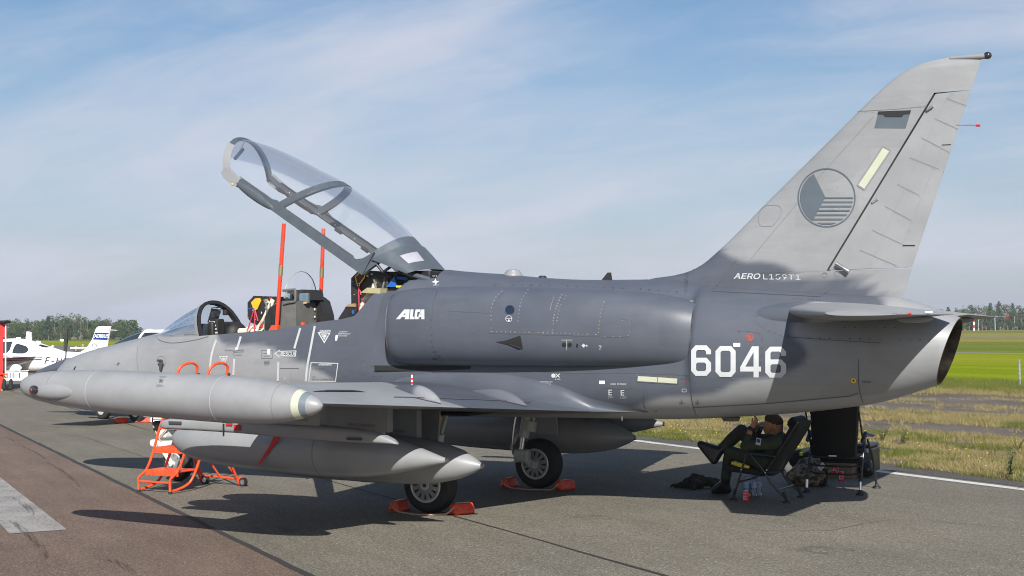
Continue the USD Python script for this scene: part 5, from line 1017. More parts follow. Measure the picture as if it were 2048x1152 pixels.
# ------------------------------------------------------------------ wheel chocks with their ropes
def chock(c, rot, label, L=.26, group='red wheel chocks'):
    t = thing('wheel_chock', label, 'chock', (c[0], c[1], 0), group)
    R = rotm([0, 0, 1], rot); s = m3.Manifold.batch_hull([m3.Manifold.sphere(.022, 10).translate(p) for p in ((-L / 2 + .03, -.05, .022), (L / 2 - .03, -.05, .022), (-L / 2 + .03, .05, .022), (L / 2 - .03, .05, .022), (-L / 2 + .03, -.022, .095), (L / 2 - .03, -.022, .095), (-L / 2 + .03, .022, .095), (L / 2 - .03, .022, .095), (-L / 2, 0, .05), (L / 2, 0, .05))])
    v, f, _ = meshkit.arrays(s); m = trimesh.Trimesh(v, f, process=False); m.apply_transform(R); m.apply_translation((c[0], c[1], 0))
    part(t, 'block', m, chock_red, 35); part(t, 'grip_plate', box((c[0], c[1], .1175), (.14, .03, .006), R), plain_grip)
plain_grip = plain('chock_top', (.55, .5, .48), .5)
def chock_rope(a, b, label, sag):
    a, b = A(*a, .09), A(*b, .09); m = (a + b) / 2
    pts = [a, a + A(.01, -.06, -.03), A(a[0] * .75 + m[0] * .25, a[1] * .6 + (m[1] + sag) * .4, .012), A(m[0], m[1] + sag, .010), A(b[0] * .75 + m[0] * .25, b[1] * .6 + (m[1] + sag) * .4, .012), b + A(-.01, -.06, -.03), b]
    single('chock_rope', tube(smooth_path(pts, 40), .009, 6), rope, label, 'rope')
chock((-.36, -1.27), 90, 'red wheel chock ahead of the near main wheel'); chock((.37, -1.20), 62, 'worn orange red wheel chock behind the near main wheel')
chock((-.36, 1.12), 90, 'red wheel chock ahead of the far main wheel'); chock((.38, 1.16), 70, 'worn orange red wheel chock behind the far main wheel')
chock_rope((-.34, -1.38), (.35, -1.30), 'thin rope joining the chocks of the near main wheel', -.16)
chock_rope((-.34, 1.0), (.36, 1.05), 'thin rope joining the chocks of the far main wheel', -.10)
chock(ground(243, 846)[:2], 80, 'orange red chock ahead of the wheel of the propeller aeroplane', .3); chock(ground(287, 845)[:2], 25, 'orange chock with white cord behind the wheel of the propeller aeroplane', .36)

# ------------------------------------------------------------------ the man resting in the camp chair
def P_(x, y, Y): return at1(x, y, 1, Y)
man = thing('person', 'person in dark green flight suit and black boots reclining in a camp chair', 'person', (2.9, 1.35, 0))
J = {'head': (P_(1545, 846, 1.33), .092), 'face': (P_(1538, 852, 1.33), .072), 'chin': (P_(1535, 862, 1.33), .042), 'skull': (P_(1551, 844, 1.33), .085), 'neck': (P_(1556, 866, 1.34), .056), 'neck0': (P_(1562, 877, 1.34), .07),
     'shl': (P_(1562, 884, 1.16), .070), 'shr': (P_(1560, 880, 1.52), .070), 'chest': (P_(1560, 893, 1.34), .115), 'belly': (P_(1550, 913, 1.34), .118), 'pel': (P_(1541, 928, 1.34), .125),
     'ell': (P_(1490, 893, 1.12), .046), 'wrl': (P_(1502, 857, 1.18), .031), 'elr': (P_(1500, 878, 1.58), .046), 'wrr': (P_(1513, 852, 1.48), .031),
     'hipl': (P_(1538, 928, 1.24), .092), 'knl': (P_(1461, 905, 1.36), .066), 'calf': (P_(1456, 927, 1.42), .060), 'anl': (P_(1450, 966, 1.52), .044), 'toel': (P_(1429, 981, 1.54), .038), 'heel': (P_(1455, 979, 1.54), .040),
     'hipr': (P_(1540, 924, 1.44), .092), 'knr': (P_(1483, 862, 1.46), .068), 'calfr': (P_(1462, 880, 1.42), .062), 'anr': (P_(1438, 902, 1.34), .044), 'toer': (P_(1402, 889, 1.32), .036), 'heer': (P_(1428, 920, 1.32), .042)}
bones = [('head', 'skull'), ('head', 'face'), ('face', 'chin'), ('chin', 'skull'), ('skull', 'neck'), ('neck', 'neck0'), ('shl', 'neck0', 'chest'), ('shr', 'neck0', 'chest'), ('shl', 'shr', 'chest'), ('chest', 'belly'), ('belly', 'pel'), ('shl', 'ell'), ('ell', 'wrl'), ('shr', 'elr'), ('elr', 'wrr'), ('pel', 'hipl'), ('hipl', 'knl'), ('knl', 'calf'), ('calf', 'anl'), ('anl', 'heel'), ('heel', 'toel'), ('pel', 'hipr'), ('hipr', 'knr'), ('knr', 'calfr'), ('calfr', 'anr'), ('anr', 'heer'), ('heer', 'toer')]
# hands: palm and five bent fingers on the tablet's edges
def hand(J, bones, tag_, w, k, sgn):
    f = k - w; f /= np.linalg.norm(f); side_ = A(.25, sgn, .1); side_ -= f * (side_ @ f); side_ /= np.linalg.norm(side_); nrm_ = np.cross(f, side_)
    J[tag_ + 'p0'] = (w + f * .05 - side_ * .025, .017); J[tag_ + 'p1'] = (w + f * .05 + side_ * .025, .017); J[tag_ + 'k0'] = (w + f * .09 - side_ * .03, .014); J[tag_ + 'k1'] = (w + f * .09 + side_ * .03, .013)
    bones.append(('wr' + tag_, tag_ + 'p0', tag_ + 'p1', tag_ + 'k0', tag_ + 'k1'))
    for i, (o, L) in enumerate(((-.033, .038), (-.011, .043), (.011, .040), (.033, .031))):
        a = w + f * .09 + side_ * o; J[f'{tag_}f{i}a'] = (a, .0105); J[f'{tag_}f{i}b'] = (a + f * L * .8 + nrm_ * .012 + side_ * o * .1, .0092); J[f'{tag_}f{i}c'] = (a + f * L * 1.15 + nrm_ * .038 + side_ * o * .1, .0082)
        bones += [(f'{tag_}f{i}a', f'{tag_}f{i}b'), (f'{tag_}f{i}b', f'{tag_}f{i}c')]
    a = w + f * .04 - side_ * .03; J[tag_ + 'ta'] = (a, .012); J[tag_ + 'tb'] = (a + f * .03 - side_ * .03 + nrm_ * .012, .0105); J[tag_ + 'tc'] = (a + f * .055 - side_ * .032 + nrm_ * .028, .009)
    bones += [(tag_ + 'ta', tag_ + 'tb'), (tag_ + 'tb', tag_ + 'tc')]
hand(J, bones, 'l', J['wrl'][0], P_(1516, 838, 1.22), 1); hand(J, bones, 'r', J['wrr'][0], P_(1524, 846, 1.42), -1)
J['nose'] = (P_(1530, 853, 1.33), .013); J['nose0'] = (P_(1534, 848, 1.33), .011); bones.append(('nose0', 'nose', 'face'))
bodym = skin({k: (p, r * (.86 if r > .04 and k not in ('head', 'face', 'chin', 'skull', 'neck') else 1)) for k, (p, r) in J.items()}, bones, .016, 6)
bd = part(man, 'body', bodym, skin_m, True)
for s in (-1, 1): part(bd, 'ear', ellipsoid(P_(1549, 853, 1.33 + s * .085), (.020, .011, .032), sub=2), skin_m, True)
part(bd, 'eyes', cat_([ellipsoid(P_(1533, 848, 1.33 + s * .033), (.009, .010, .007), sub=1) for s in (-1, 1)]), black_print)
part(bd, 'mouth', ellipsoid(P_(1531, 859, 1.33), (.008, .022, .005), sub=1), plain('lips', (.30, .10, .08), .5))
part(bd, 'hair', ellipsoid(J['head'][0] + A(.018, 0, .030), (.108, .095, .078), rotm([0, 1, 0], 22), 3), hair_m, True)
sj = {k: (p, r * 1.06 + .004) for k, (p, r) in J.items()}
sb = [b for b in bones if all(q in ('neck0', 'shl', 'shr', 'chest', 'belly', 'pel', 'ell', 'elr', 'hipl', 'hipr', 'knl', 'knr', 'calf', 'calfr', 'anl', 'anr', 'wll', 'wlr') for q in b)]
for e, w, n in (('ell', 'wrl', 'wll'), ('elr', 'wrr', 'wlr')): sj[n] = (J[e][0] * .45 + J[w][0] * .55, .043); sb.append((e, n))
su = skin(sj, sb, .03, 6)
nz = meshkit.fbm(np.array(su.vertices) * 9, 3, 4) - .5; su.vertices = np.array(su.vertices) + su.vertex_normals * nz[:, None] * .022
part(bd, 'flight_suit', su, suit, True)
for a, h, t, n in (('anl', 'heel', 'toel', 0), ('anr', 'heer', 'toer', 1)):
    bj = {'a': (J[a][0] * 1.0 + (J['calf' if n == 0 else 'calfr'][0] - J[a][0]) * .25, .058), 'h': (J[h][0], .050), 't': (J[t][0], .044), 'b': (J[a][0], .056)}
    part(bd, 'boot', skin(bj, [('a', 'b'), ('b', 'h', 't')], .02, 4), plain('boot_leather_%d' % n, (.016, .016, .019), .35), True)
part(bd, 'wrist_watch', revolve(P_(1500.5, 861, 1.17), P_(1503.5, 855, 1.18), [(0, .040), (.5, .043), (1, .040)], 18), black)
pt = P_(1517, 883, 1.07); part(bd, 'sleeve_patch', box(pt, (.055, .006, .075), rotm([0, 1, 0], 12)), plain('patch_white', (.55, .55, .60), .7)); part(bd, 'patch_print', box(pt + A(0, -.004, .008), (.040, .003, .04), rotm([0, 1, 0], 12)), navy)
tb = P_(1519, 861, 1.34)
tab = thing('tablet', 'dark tablet held up in front of the face of the reclining person', 'tablet', tb)
part(tab, 'case', rbox(tb, (.012, .20, .14), .005, rotm([0, 1, 0], 28)), plain('tablet_case', (.03, .05, .055), .3)); part(tab, 'screen', rbox(tb + A(.009, 0, .004), (.004, .18, .12), .001, rotm([0, 1, 0], 28)), lens_dark)
tw = P_(1482, 927, 1.14); single('yellow_towel', skin({'a': (P_(1466, 926, 1.16), .022), 'b': (P_(1480, 930, 1.12), .026), 'c': (P_(1496, 934, 1.12), .018)}, [('a', 'b'), ('b', 'c')], .02, 4), yellow, 'crumpled yellow cloth on the seat under the thigh of the person', 'cloth', True)

# ------------------------------------------------------------------ camp chairs
ch = thing('camp_chair', 'reclined black camp chair carrying the person in the flight suit', 'chair', (2.9, 1.35, 0))
NY, FY = 1.07, 1.60
def slab(p0, p1, th, y0, y1, r=.03):
    a, b = A(p0[0], p0[1]), A(p1[0], p1[1]); d = b - a; L = np.linalg.norm(d); ang = math.atan2(d[1], d[0]); c = (a + b) / 2
    m = rbox((0, 0, 0), (L, y1 - y0, th), r); m.apply_transform(rotm([0, 1, 0], -math.degrees(ang))); m.apply_translation((c[0], (y0 + y1) / 2, c[1])); return m
b0_, b1_ = XZ([(1543, 946), (1607, 842)], 1.33)
part(ch, 'backrest', slab(b0_, b1_, .10, NY + .02, FY - .02, .045), chair_cloth, 40)
h0 = XZ([(1596, 858), (1608, 838)], 1.33); part(ch, 'head_cushion', slab(h0[0] + [-.05, .03], h0[1] + [-.05, .02], .09, NY + .05, FY - .05, .04), chair_cloth, 40)
s0_, s1_ = XZ([(1458, 931), (1545, 944)], 1.33); part(ch, 'seat', slab(s0_, s1_, .07, NY + .02, FY - .02, .03), chair_cloth, 40)
for y in (NY, FY):
    q = lambda a, b: P_(a, b, NY) * [1, 0, 1] + A(0, y, 0)
    part(ch, 'front_leg', tube([q(1493, 908), q(1482, 945), A(2.53, y, .04)], .012, 8), chair_tube)
    part(ch, 'rear_leg', tube([q(1501, 908), q(1530, 945), q(1540, 965), A(3.13, y, .04)], .012, 8), chair_tube)
    part(ch, 'back_tube', tube([q(1534, 940), q(1595, 845)], .012, 8), chair_tube)
    part(ch, 'lower_brace', tube([q(1478, 964), q(1512, 955), q(1527, 940)], .009, 8), chair_tube)
    part(ch, 'armrest', slab(q(1492, 905)[[0, 2]], q(1552, 913)[[0, 2]], .025, y - .025, y + .025, .01), chair_tube)
    for xx in (2.53, 3.13):
        part(ch, 'foot_pad', revolve((xx, y, 0), (xx, y, .05), [(0, .045), (.35, .04), (.5, .02), (1, .014)], 14), black); part(ch, 'leg_clamp', cyl((xx, y, .05), (xx + (.02 if xx < 3 else -.03), y, .12), .018, 8), black)
    for a, b in ((1483, 939), (1534, 940), (1531, 945)): part(ch, 'bolt', ellipsoid(q(a, b) + A(0, -.014, 0), (.010, .006, .010), sub=1), alu)
q = P_(1536, 945, NY); part(ch, 'rear_cross_bar', tube(smooth_path([q, q + A(.06, .2, -.01), A(q[0] + .06, FY - .15, q[2] - .01), A(q[0], FY, q[2])], 14), .011, 8), chair_tube)
part(ch, 'rear_cross_bar', tube([(3.04, NY, .13), (3.04, FY, .13)], .010, 8), chair_tube)

c2 = thing('camp_chair', 'empty black camp chair seen from behind, right of the resting person', 'chair', (3.37, 2.35, 0))
bz = lambda x, y, Y: P_(x, y, Y)
lo0, lo1, hi0, hi1 = P_(1625, 916, 2.30), P_(1709, 916, 2.30), P_(1620, 828, 1.92), P_(1716, 828, 1.92)
hi0[2] = hi1[2] = 1.06; w2 = (hi1[0] - hi0[0])
rowsb = []
for k in np.linspace(0, 1, 10):
    a, b = lo0 * (1 - k) + hi0 * k, lo1 * (1 - k) + hi1 * k; rowsb.append([a * (1 - t) + b * t + A(0, -.05 * math.sin(math.pi * t) * (1 - .3 * k), 0) for t in np.linspace(0, 1, 12)])
rowsb = np.array(rowsb); back = rowsb + A(0, .10, .02)
part(c2, 'backrest', fixn(cat_([grid_mesh([np.r_[r, b[::-1]] for r, b in zip(rowsb, back)], True, True, True)])), chair_cloth, 50)
part(c2, 'head_flap', grid_mesh([rowsb[7] + A(0, -.012, 0), rowsb[9] + A(0, -.02, 0)]), chair_cloth)
part(c2, 'seat', rbox((3.38, 2.62, .36), (.50, .52, .08), .035), chair_cloth, 40)
for x, s in ((3.06, -1), (3.68, 1)):
    part(c2, 'rear_leg', tube([(x, 2.06, .04), (x + .01, 2.16, .42), (x, 2.30, .60)], .013, 8), chair_tube)
    part(c2, 'leg_tip', cyl((x, 2.06, .05), (x, 2.075, .15), .015, 8), alu); part(c2, 'foot_pad', revolve((x, 2.06, 0), (x, 2.06, .06), [(0, .05), (.4, .045), (.55, .025), (1, .018)], 14), black)
    part(c2, 'leg_clamp', cyl((x, 2.08, .15), (x, 2.09, .20), .024, 10), black)
    part(c2, 'front_leg', tube([(x, 2.80, .04), (x, 2.62, .40), (x, 2.42, .60)], .013, 8), chair_tube); part(c2, 'foot_pad', revolve((x, 2.80, 0), (x, 2.80, .06), [(0, .05), (.4, .045), (.55, .025), (1, .018)], 14), black)
    part(c2, 'armrest', skin({'a': (A(x + .01 * s, 2.16, .60), .026), 'b': (A(x + .01 * s, 2.28, .68), .030), 'c': (A(x + .01 * s, 2.62, .64), .024)}, [('a', 'b'), ('b', 'c')], .03, 3), chair_tube, True)
    part(c2, 'back_tube', tube([(x, 2.30, .42), (x, 2.02, 1.03)], .011, 8), chair_tube)
for z in (.41, .31, .22): part(c2, 'cross_bar', tube(smooth_path([(3.06, 2.17, z + .02), (3.2, 2.12, z), (3.54, 2.12, z), (3.68, 2.17, z + .02)], 12), .011, 8), chair_tube)
part(c2, 'pale_label', box((3.36, 2.095, .43), (.09, .004, .014)), pure_white)

# ------------------------------------------------------------------ things lying round the chairs
def lumpy(J_, B_, edge, amp, freq, seed, it=4):
    m = skin(J_, B_, edge, it); n = meshkit.fbm(np.array(m.vertices) * freq, 4, seed) - .5; m.vertices = np.array(m.vertices) + m.vertex_normals * n[:, None] * amp
    v = np.array(m.vertices); v[:, 2] = np.maximum(v[:, 2], .002); m.vertices = v; return m
def can(c, label):
    t = thing('drink_can', label, 'can', (c[0], c[1], 0)); b = A(c[0], c[1], 0)
    part(t, 'body', revolve(b, b + A(0, 0, .115), [(0, .024), (.05, .031), (.1, .033), (.86, .033), (.93, .029), (1, .026)], 24), red_print, 40)
    part(t, 'lid', cyl(b + A(0, 0, .1145), b + A(0, 0, .117), .026, 20), alu); part(t, 'lower_rim', cyl(b + A(0, 0, 0), b + A(0, 0, .004), .0245, 20), alu)
    part(t, 'white_print', cat_([box(b + A(.010, -.0335, .06 + .028 * k), (.016, .004, .010)) for k in (-1, 0, 1)] + [box(b + A(-.012, -.0325, .045), (.014, .004, .05)), box(b + A(-.012, -.0325, .092), (.02, .004, .012))]), off_white)
can(ground(1492, 1003), 'red drink can with white print by the near chair leg'); can(ground(1683, 962), 'red drink can below the empty chair beside the brown box')
wb = ground(1502, 993); t = thing('bottle_pack', 'shrink wrapped pack of clear water bottles behind the red can', 'bottles', wb)
for i, (x, y) in enumerate(((-.05, 0), (.03, .02), (-.02, .08), (.06, .10))):
    b = wb + A(x, y, 0); part(t, 'bottle', revolve(b, b + A(0, 0, .22), [(0, .028), (.04, .033), (.3, .031), (.34, .034), (.5, .031), (.54, .034), (.72, .033), (.85, .018), (.93, .013), (1, .013)], 16), clear_plastic, 40); part(t, 'label', cyl(b + A(0, 0, .10), b + A(0, 0, .15), .0345, 16), plain('bottle_label_%d' % i, (.25, .32, .5), .4)); part(t, 'cap', cyl(b + A(0, 0, .218), b + A(0, 0, .232), .015, 12), plain('cap_%d' % i, (.05, .12, .4), .4))
g0, g1 = ground(1350, 975), ground(1425, 978)
cl = lambda k, z, dy=0: g0 * (1 - k) + g1 * k + A(0, dy, z)
single('clothing_heap', lumpy({'a': (cl(-.1, .015), .015), 'b': (cl(.3, .04), .04), 'c': (cl(.5, .10, .05), .065), 'd': (cl(.75, .06, .1), .06), 'e': (cl(1.0, .05, .1), .06), 'f': (cl(.6, .04, -.12), .04)}, [('a', 'b'), ('b', 'c', 'd'), ('c', 'd', 'e'), ('c', 'f', 'd'), ('b', 'f')], .02, .11, 13, 3, 2), plain('dark_cloth', (.03, .025, .018), .9, var=.4, scale=8, bump=.5, bscale=40), 'heap of dark clothing lying on the asphalt ahead of the person', 'clothes', True)
g0 = ground(1600, 973); bp = thing('backpack', 'camouflage backpack slumped between the two camp chairs', 'backpack', g0)
part(bp, 'sack', lumpy({'a': (g0 + A(-.10, .1, .10), .10), 'b': (g0 + A(.12, .15, .10), .11), 'c': (g0 + A(.0, .25, .22), .11), 'd': (g0 + A(.22, .2, .20), .10), 'e': (g0 + A(.12, .3, .30), .07)}, [('a', 'b', 'c'), ('b', 'c', 'd'), ('c', 'd', 'e')], .03, .09, 9, 8), camo_bag, True)
part(bp, 'front_pocket', lumpy({'a': (g0 + A(-.02, .02, .09), .06), 'b': (g0 + A(.16, .05, .09), .07)}, [('a', 'b')], .02, .05, 14, 9), camo_bag, True)
part(bp, 'strap', tube(smooth_path([g0 + A(.26, .1, .22), g0 + A(.32, .05, .14), g0 + A(.30, .02, .03), g0 + A(.24, .05, .01)], 16), .014, 6), black); part(bp, 'white_tag', box(P_(1643, 933, 2.3), (.09, .01, .06), rotm([0, 1, 0], -45)), plain('tag_white', (.5, .52, .55), .6))
g0 = ground(1606, 957) + A(0, .0, 0); bg = thing('black_bag', 'black holdall with a lime green tag behind the camouflage backpack', 'bag', g0)
part(bg, 'sack', lumpy({'a': (g0 + A(-.08, .1, .22), .13), 'b': (g0 + A(.14, .12, .22), .14), 'c': (g0 + A(.0, .12, .08), .10), 'd': (g0 + A(.14, .12, .34), .06)}, [('a', 'b', 'c'), ('a', 'b', 'd')], .03, .05, 8, 2), chair_cloth, True); part(bg, 'lime_tag', rbox(P_(1602, 908, g0[1] - .03), (.035, .02, .05), .006), plain('lime_tag', (.42, .62, .03), .5))
g0 = ground(1668, 957); cb = thing('cardboard_box', 'brown cardboard box with a round red emblem below the empty chair', 'box', g0)
part(cb, 'carton', rbox(g0 + A(0, .2, .13), (.46, .34, .26), .006), plain('cardboard', (.17, .12, .075), .8)); em = P_(1669, 939, g0[1] + .02)
dsk = lambda r, y: cyl(em + A(0, y, 0), em + A(0, y - .003, 0), r, 28)
part(cb, 'emblem_rim', dsk(.055, -.002), off_white); part(cb, 'emblem', dsk(.047, -.006), red_print)
part(cb, 'emblem_print', cat_([box(em + A(x, -.0105, z), (w, .003, h)) for x, z, w, h in ((0, .016, .03, .010), (-.012, .004, .012, .012), (.012, .006, .014, .010), (-.026, -.012, .012, .014), (-.009, -.013, .010, .012), (.009, -.012, .011, .014), (.027, -.013, .012, .012))]), off_white)
g0 = ground(1722, 952); tc = thing('trolley_case', 'black wheeled equipment case standing behind the empty chair', 'case', g0)
part(tc, 'shell', rbox(g0 + A(.02, .2, .20), (.24, .5, .32), .03), plain('case_shell', (.02, .02, .021), .4), 40); part(tc, 'lid', rbox(g0 + A(.02, .2, .385), (.23, .48, .05), .02), plain('case_lid', (.03, .03, .032), .4)); part(tc, 'latch', rbox(g0 + A(.09, -.06, .33), (.05, .02, .06), .006), alu)
hm = P_(1735, 939, g0[1] - .15); hb = thing('helmet_bag', 'round black helmet bag leaning against the trolley case', 'bag', (hm[0], hm[1], 0))
part(hb, 'bag', lumpy({'a': (A(hm[0], hm[1], .10), .09), 'b': (A(hm[0] - .02, hm[1] + .03, .15), .085)}, [('a', 'b')], .02, .02, 10, 5), plain('bag_gloss', (.015, .015, .016), .3), True); part(hb, 'zip', tube([A(hm[0] + .07 * math.cos(t), hm[1] - .075, .12 + .07 * math.sin(t)) for t in np.linspace(0, 6.1, 20)], .006, 6, True), chair_tube)
# ------------------------------------------------------------------ the light aircraft parked far left
YC = 36.0
lp = thing('light_aircraft', 'white low wing light aircraft lettered F-HKCT with a blue panel on its fin', 'aircraft', (-48, YC, 0))
top_ = XZ([(-120, 730), (-90, 722), (-60, 716), (-40, 708), (-20, 690), (-5, 681), (12, 677.5), (28, 676.5), (53, 678.5), (64, 681.5), (89, 689), (103, 694), (115, 698), (133, 703), (160, 704), (190, 703), (216, 703)], YC)
bot_ = XZ([(-120, 738), (-60, 742), (0, 743), (60, 743), (100, 740), (150, 731), (190, 722), (216, 713)], YC)
xs_ = np.linspace(top_[0, 0], top_[-1, 0], 90); zt_ = pchip(top_[:, 0], top_[:, 1], xs_); zb_ = pchip(bot_[:, 0], bot_[:, 1], np.clip(xs_, bot_[0, 0], bot_[-1, 0])); L_ = top_[-1, 0] - top_[0, 0]
hw_ = pchip([0, .04, .12, .3, .45, .6, .8, 1], [.12, .34, .50, .62, .60, .42, .22, .07], (xs_ - xs_[0]) / L_)
def lp_H(x, z):
    t, b, w = np.interp(x, xs_, zt_), np.interp(x, xs_, zb_), np.interp(x, xs_, hw_); c = b + (t - b) * .42; h = np.where(z > c, t - c, c - b); q = np.clip(np.abs(z - c) / h, 0, 1); return w * (1 - q ** 2.3) ** (1 / 2.3) - YC
SURF['lp'] = lambda p, l: (lambda P: P)(on_lp(p, l))
def on_lp(px, l):
    v = ray(px); y = np.full(len(v), YC - .4)
    for _ in range(30):
        P = CAM + ((y - CAM[1]) / v[:, 1])[:, None] * v; y = .5 * y + .5 * -lp_H(P[:, 0], P[:, 2])
    P[:, 1] -= .012 + l; return P
rr = []
for x, t, b, w in zip(xs_, zt_, zb_, hw_):
    th = np.linspace(0, 2 * np.pi, 40, endpoint=False); c = b + (t - b) * .42; cs, sn = np.cos(th), np.sin(th); e = 2 / 2.3
    rr.append(np.c_[np.full(40, x), YC + w * np.sign(cs) * np.abs(cs) ** e, c + np.where(sn > 0, t - c, c - b) * np.sign(sn) * np.abs(sn) ** e])
lf = part(lp, 'fuselage', fixn(grid_mesh(rr, True, True, True)), white_gel, 50)
mark(lf, 'cabin_window', lay(sg.Polygon([(-8, 686), (24.5, 683.5), (19.5, 699), (13, 706), (-10, 706)]).buffer(.8), .01, 'lp'), window_dark)
mark(lf, 'rear_window', lay(sg.Polygon(arcs([(25, 706), (27, 698), (31.5, 690), (35, 687.5), (46, 690), (55, 694), (57, 699), (54, 704), (45, 707), (25, 706)], 40)), .01, 'lp'), window_dark)
mark(lf, 'upper_window', lay(sg.Polygon([(76, 689.5), (82, 688.5), (94, 691.5), (102, 694.5), (92, 695), (82, 693)]), .01, 'lp'), window_dark)
mark(lf, 'blue_stripe', lay(line([(-20, 719.5), (13, 718.3), (85, 715)], 1.2), .01, 'lp'), navy); mark(lf, 'red_stripe', lay(line([(-20, 722.4), (13, 721.3), (84, 718.6)], 1.9), .01, 'lp'), red_print)
mark(lf, 'registration', words('F-HKCT', 88, 727.5, 13.5, False, .3, dy=.03, stretch=.96, on='lp', lift=.012), black_print)
fn = XZ([(158, 707), (174, 697), (186, 679), (194, 656), (199, 652.5), (221, 652), (211, 704)], YC)
lfin = part(lp, 'fin', prism([tuple(q) for q in fn], YC - .06, YC + .06), white_gel, 20)
SURF['lpfin'] = lambda p, l: at(p, 1, YC - .06 - l)
mark(lfin, 'blue_panel', lay(sg.Polygon([(190.2, 665), (217, 666), (214, 680), (185.8, 679)]), .012, 'lpfin'), navy); mark(lfin, 'lettering', words('AIRBUS', 188.3, 675.5, 7.0, True, .1, stretch=.80, on='lpfin', lift=.03), pure_white)
mark(lfin, 'round_crest', lay(ringp(188.8, 692, 4.6, 1.3), .012, 'lpfin'), mark_dark)
mark(lfin, 'rudder_line', lay(line([(213, 652), (203, 704)], .5), .012, 'lpfin'), line_light)
part(lp, 'tailplane', cat_([box((fn[4, 0] + .35, YC + s * .95, 1.30), (.75, 1.9, .07)) for s in (-1, 1)]), white_gel)
part(lp, 'tail_wick', cyl(at1(221, 660, 1, YC), at1(234, 660.5, 1, YC), .015, 6), white_gel)
wr = XZ([(8, 729), (98, 735)], YC)
wing_l = []
for k in np.linspace(0, 1, 12):
    le, te = wr[0, 0] + k * .45 - .25, wr[1, 0] - k * .75 - .5; s = np.linspace(0, 1, 16); z0 = .86 - .10 * k
    d = (.10 - .04 * k) * airfoil(s); x = le + (te - le) * s; wing_l.append(np.r_[np.c_[x, np.full(16, YC - .4 - 4.9 * k), z0 + d], np.c_[x, np.full(16, YC - .4 - 4.9 * k), z0 - d][::-1]])
part(lp, 'wing', fixn(grid_mesh(wing_l, True, True, True)), white_gel, 40); part(lp, 'wing', fixn(grid_mesh([r * [1, -1, 1] + A(0, 2 * YC, 0) for r in wing_l], True, True, True)), white_gel, 40)
part(lp, 'wing_blue_tip', fixn(grid_mesh([r + A(0, 0, .006) for r in wing_l[-3:]], True)), navy, 40)
for px in ((28, 744), (46, 742)):
    c = at1(*px, 1, YC - (1.3 if px[0] < 40 else -1.3)); c[2] = .28
    part(lp, 'wheel_spat', ellipsoid(c, (.55, .12, .20), sub=3), white_gel, True); part(lp, 'wheel', cyl(c + A(0, -.06, -.1), c + A(0, .06, -.1), .18, 18), black); part(lp, 'gear_leg', tube([c + A(0, 0, .1), A(c[0] + .05, YC + (c[1] - YC) * .3, .6)], .04, 6), white_gel)
part(lp, 'cabin_aerial', prism([tuple(q) for q in XZ([(52, 680), (54, 663), (62, 664), (62.5, 681)], YC)], YC - .03, YC + .03), white_gel)
part(lp, 'roof_aerial', prism([tuple(q) for q in XZ([(33, 678), (34, 674), (40, 674), (41, 678)], YC)], YC - .04, YC + .04), white_gel)
part(lp, 'roof_aerial', prism([tuple(q) for q in XZ([(73, 684), (74, 681.5), (80, 682), (81, 687)], YC)], YC - .04, YC + .04), white_gel)

# white boxes under that wing
def at_depth(px, y, D): v = ray((px, y))[0]; return CAM + v * D / np.linalg.norm(v[:2])
for i, (x, w_, lab) in enumerate(((28, .55, 'white plastic crate standing left under the wing of the white light aircraft'), (43, .35, 'smaller white crate standing right of the first under the white wing'))):
    c = at_depth(x, 755, 62); c[2] = 0; t = thing('white_crate', lab, 'crate', c); part(t, 'tub', box(c + A(0, 0, .2), (w_, .4, .40)), white_gel); part(t, 'rim', box(c + A(0, 0, .41), (w_ + .06, .46, .03)), white_gel)
    for k in range(3): part(t, 'grille_slot', box(c + A(-w_ / 3 + k * w_ / 3, -.205, .22), (.06, .01, .22)), mark_dark)

# ------------------------------------------------------------------ the grey propeller aeroplane behind the nose
YP = 9.5
pp = thing('propeller_aeroplane', 'grey propeller aeroplane with pale canopy parked behind the jet nose', 'aeroplane', (-14.5, YP, 0))
sx = at1(62, 752, 1, YP)
part(pp, 'spinner', revolve(sx, at1(131, 732, 1, YP) + A(.1, 0, 0), [(0, 0), (.06, .04), (.25, .09), (.5, .13), (.8, .165), (1, .18)], 32), paint_dark, 50)
hub = at1(131, 729, 1, YP)
bt = at1(143, 651, 1, YP)
def blade(ang):
    d = A(.06, math.sin(ang), math.cos(ang)); d /= np.linalg.norm(d); c = np.cross(d, [1, 0, 0]); c /= np.linalg.norm(c); R = bt[2] - hub[2]; return fixn(grid_mesh([[hub + d * R * k + (c * .9 + A(.42, 0, 0)) * w, hub + d * R * k + A(.02, 0, 0), hub + d * R * k - (c * .9 + A(.42, 0, 0)) * w, hub + d * R * k - A(.02, 0, 0)] for k, w in ((.05, .016), (.3, .018), (.45, .028), (.6, .036), (.8, .034), (.95, .026), (1, .012))], True, True, True))
for k in range(2): part(pp, 'propeller_blade', blade(k * np.pi), black)
cx_ = [hub[0] + .1, hub[0] + .3, -16.2, -15.2, -14.4, -13.6, -12.6, -11.0, -9.6]; ct_ = [1.36, 1.40, 1.50, 1.66, 1.72, 1.70, 1.58, 1.36, 1.22]; cb_ = [.90, .62, .46, .45, .46, .50, .58, .78, .96]; ch_ = [.21, .36, .48, .50, .50, .48, .40, .24, .08]
xq = np.linspace(cx_[0], cx_[-1], 50); rr = []
for x in xq:
    t, b, w = pchip(cx_, ct_, x), pchip(cx_, cb_, x), pchip(cx_, ch_, x); th = np.linspace(0, 2 * np.pi, 32, endpoint=False); rr.append(np.c_[np.full(32, x), YP + w * np.cos(th), (t + b) / 2 + (t - b) / 2 * np.sin(th)])
pf = part(pp, 'fuselage', fixn(grid_mesh(rr, True, True, True)), paint_tank, 50)
cxs = np.linspace(-15.3, -12.6, 24); rr = []
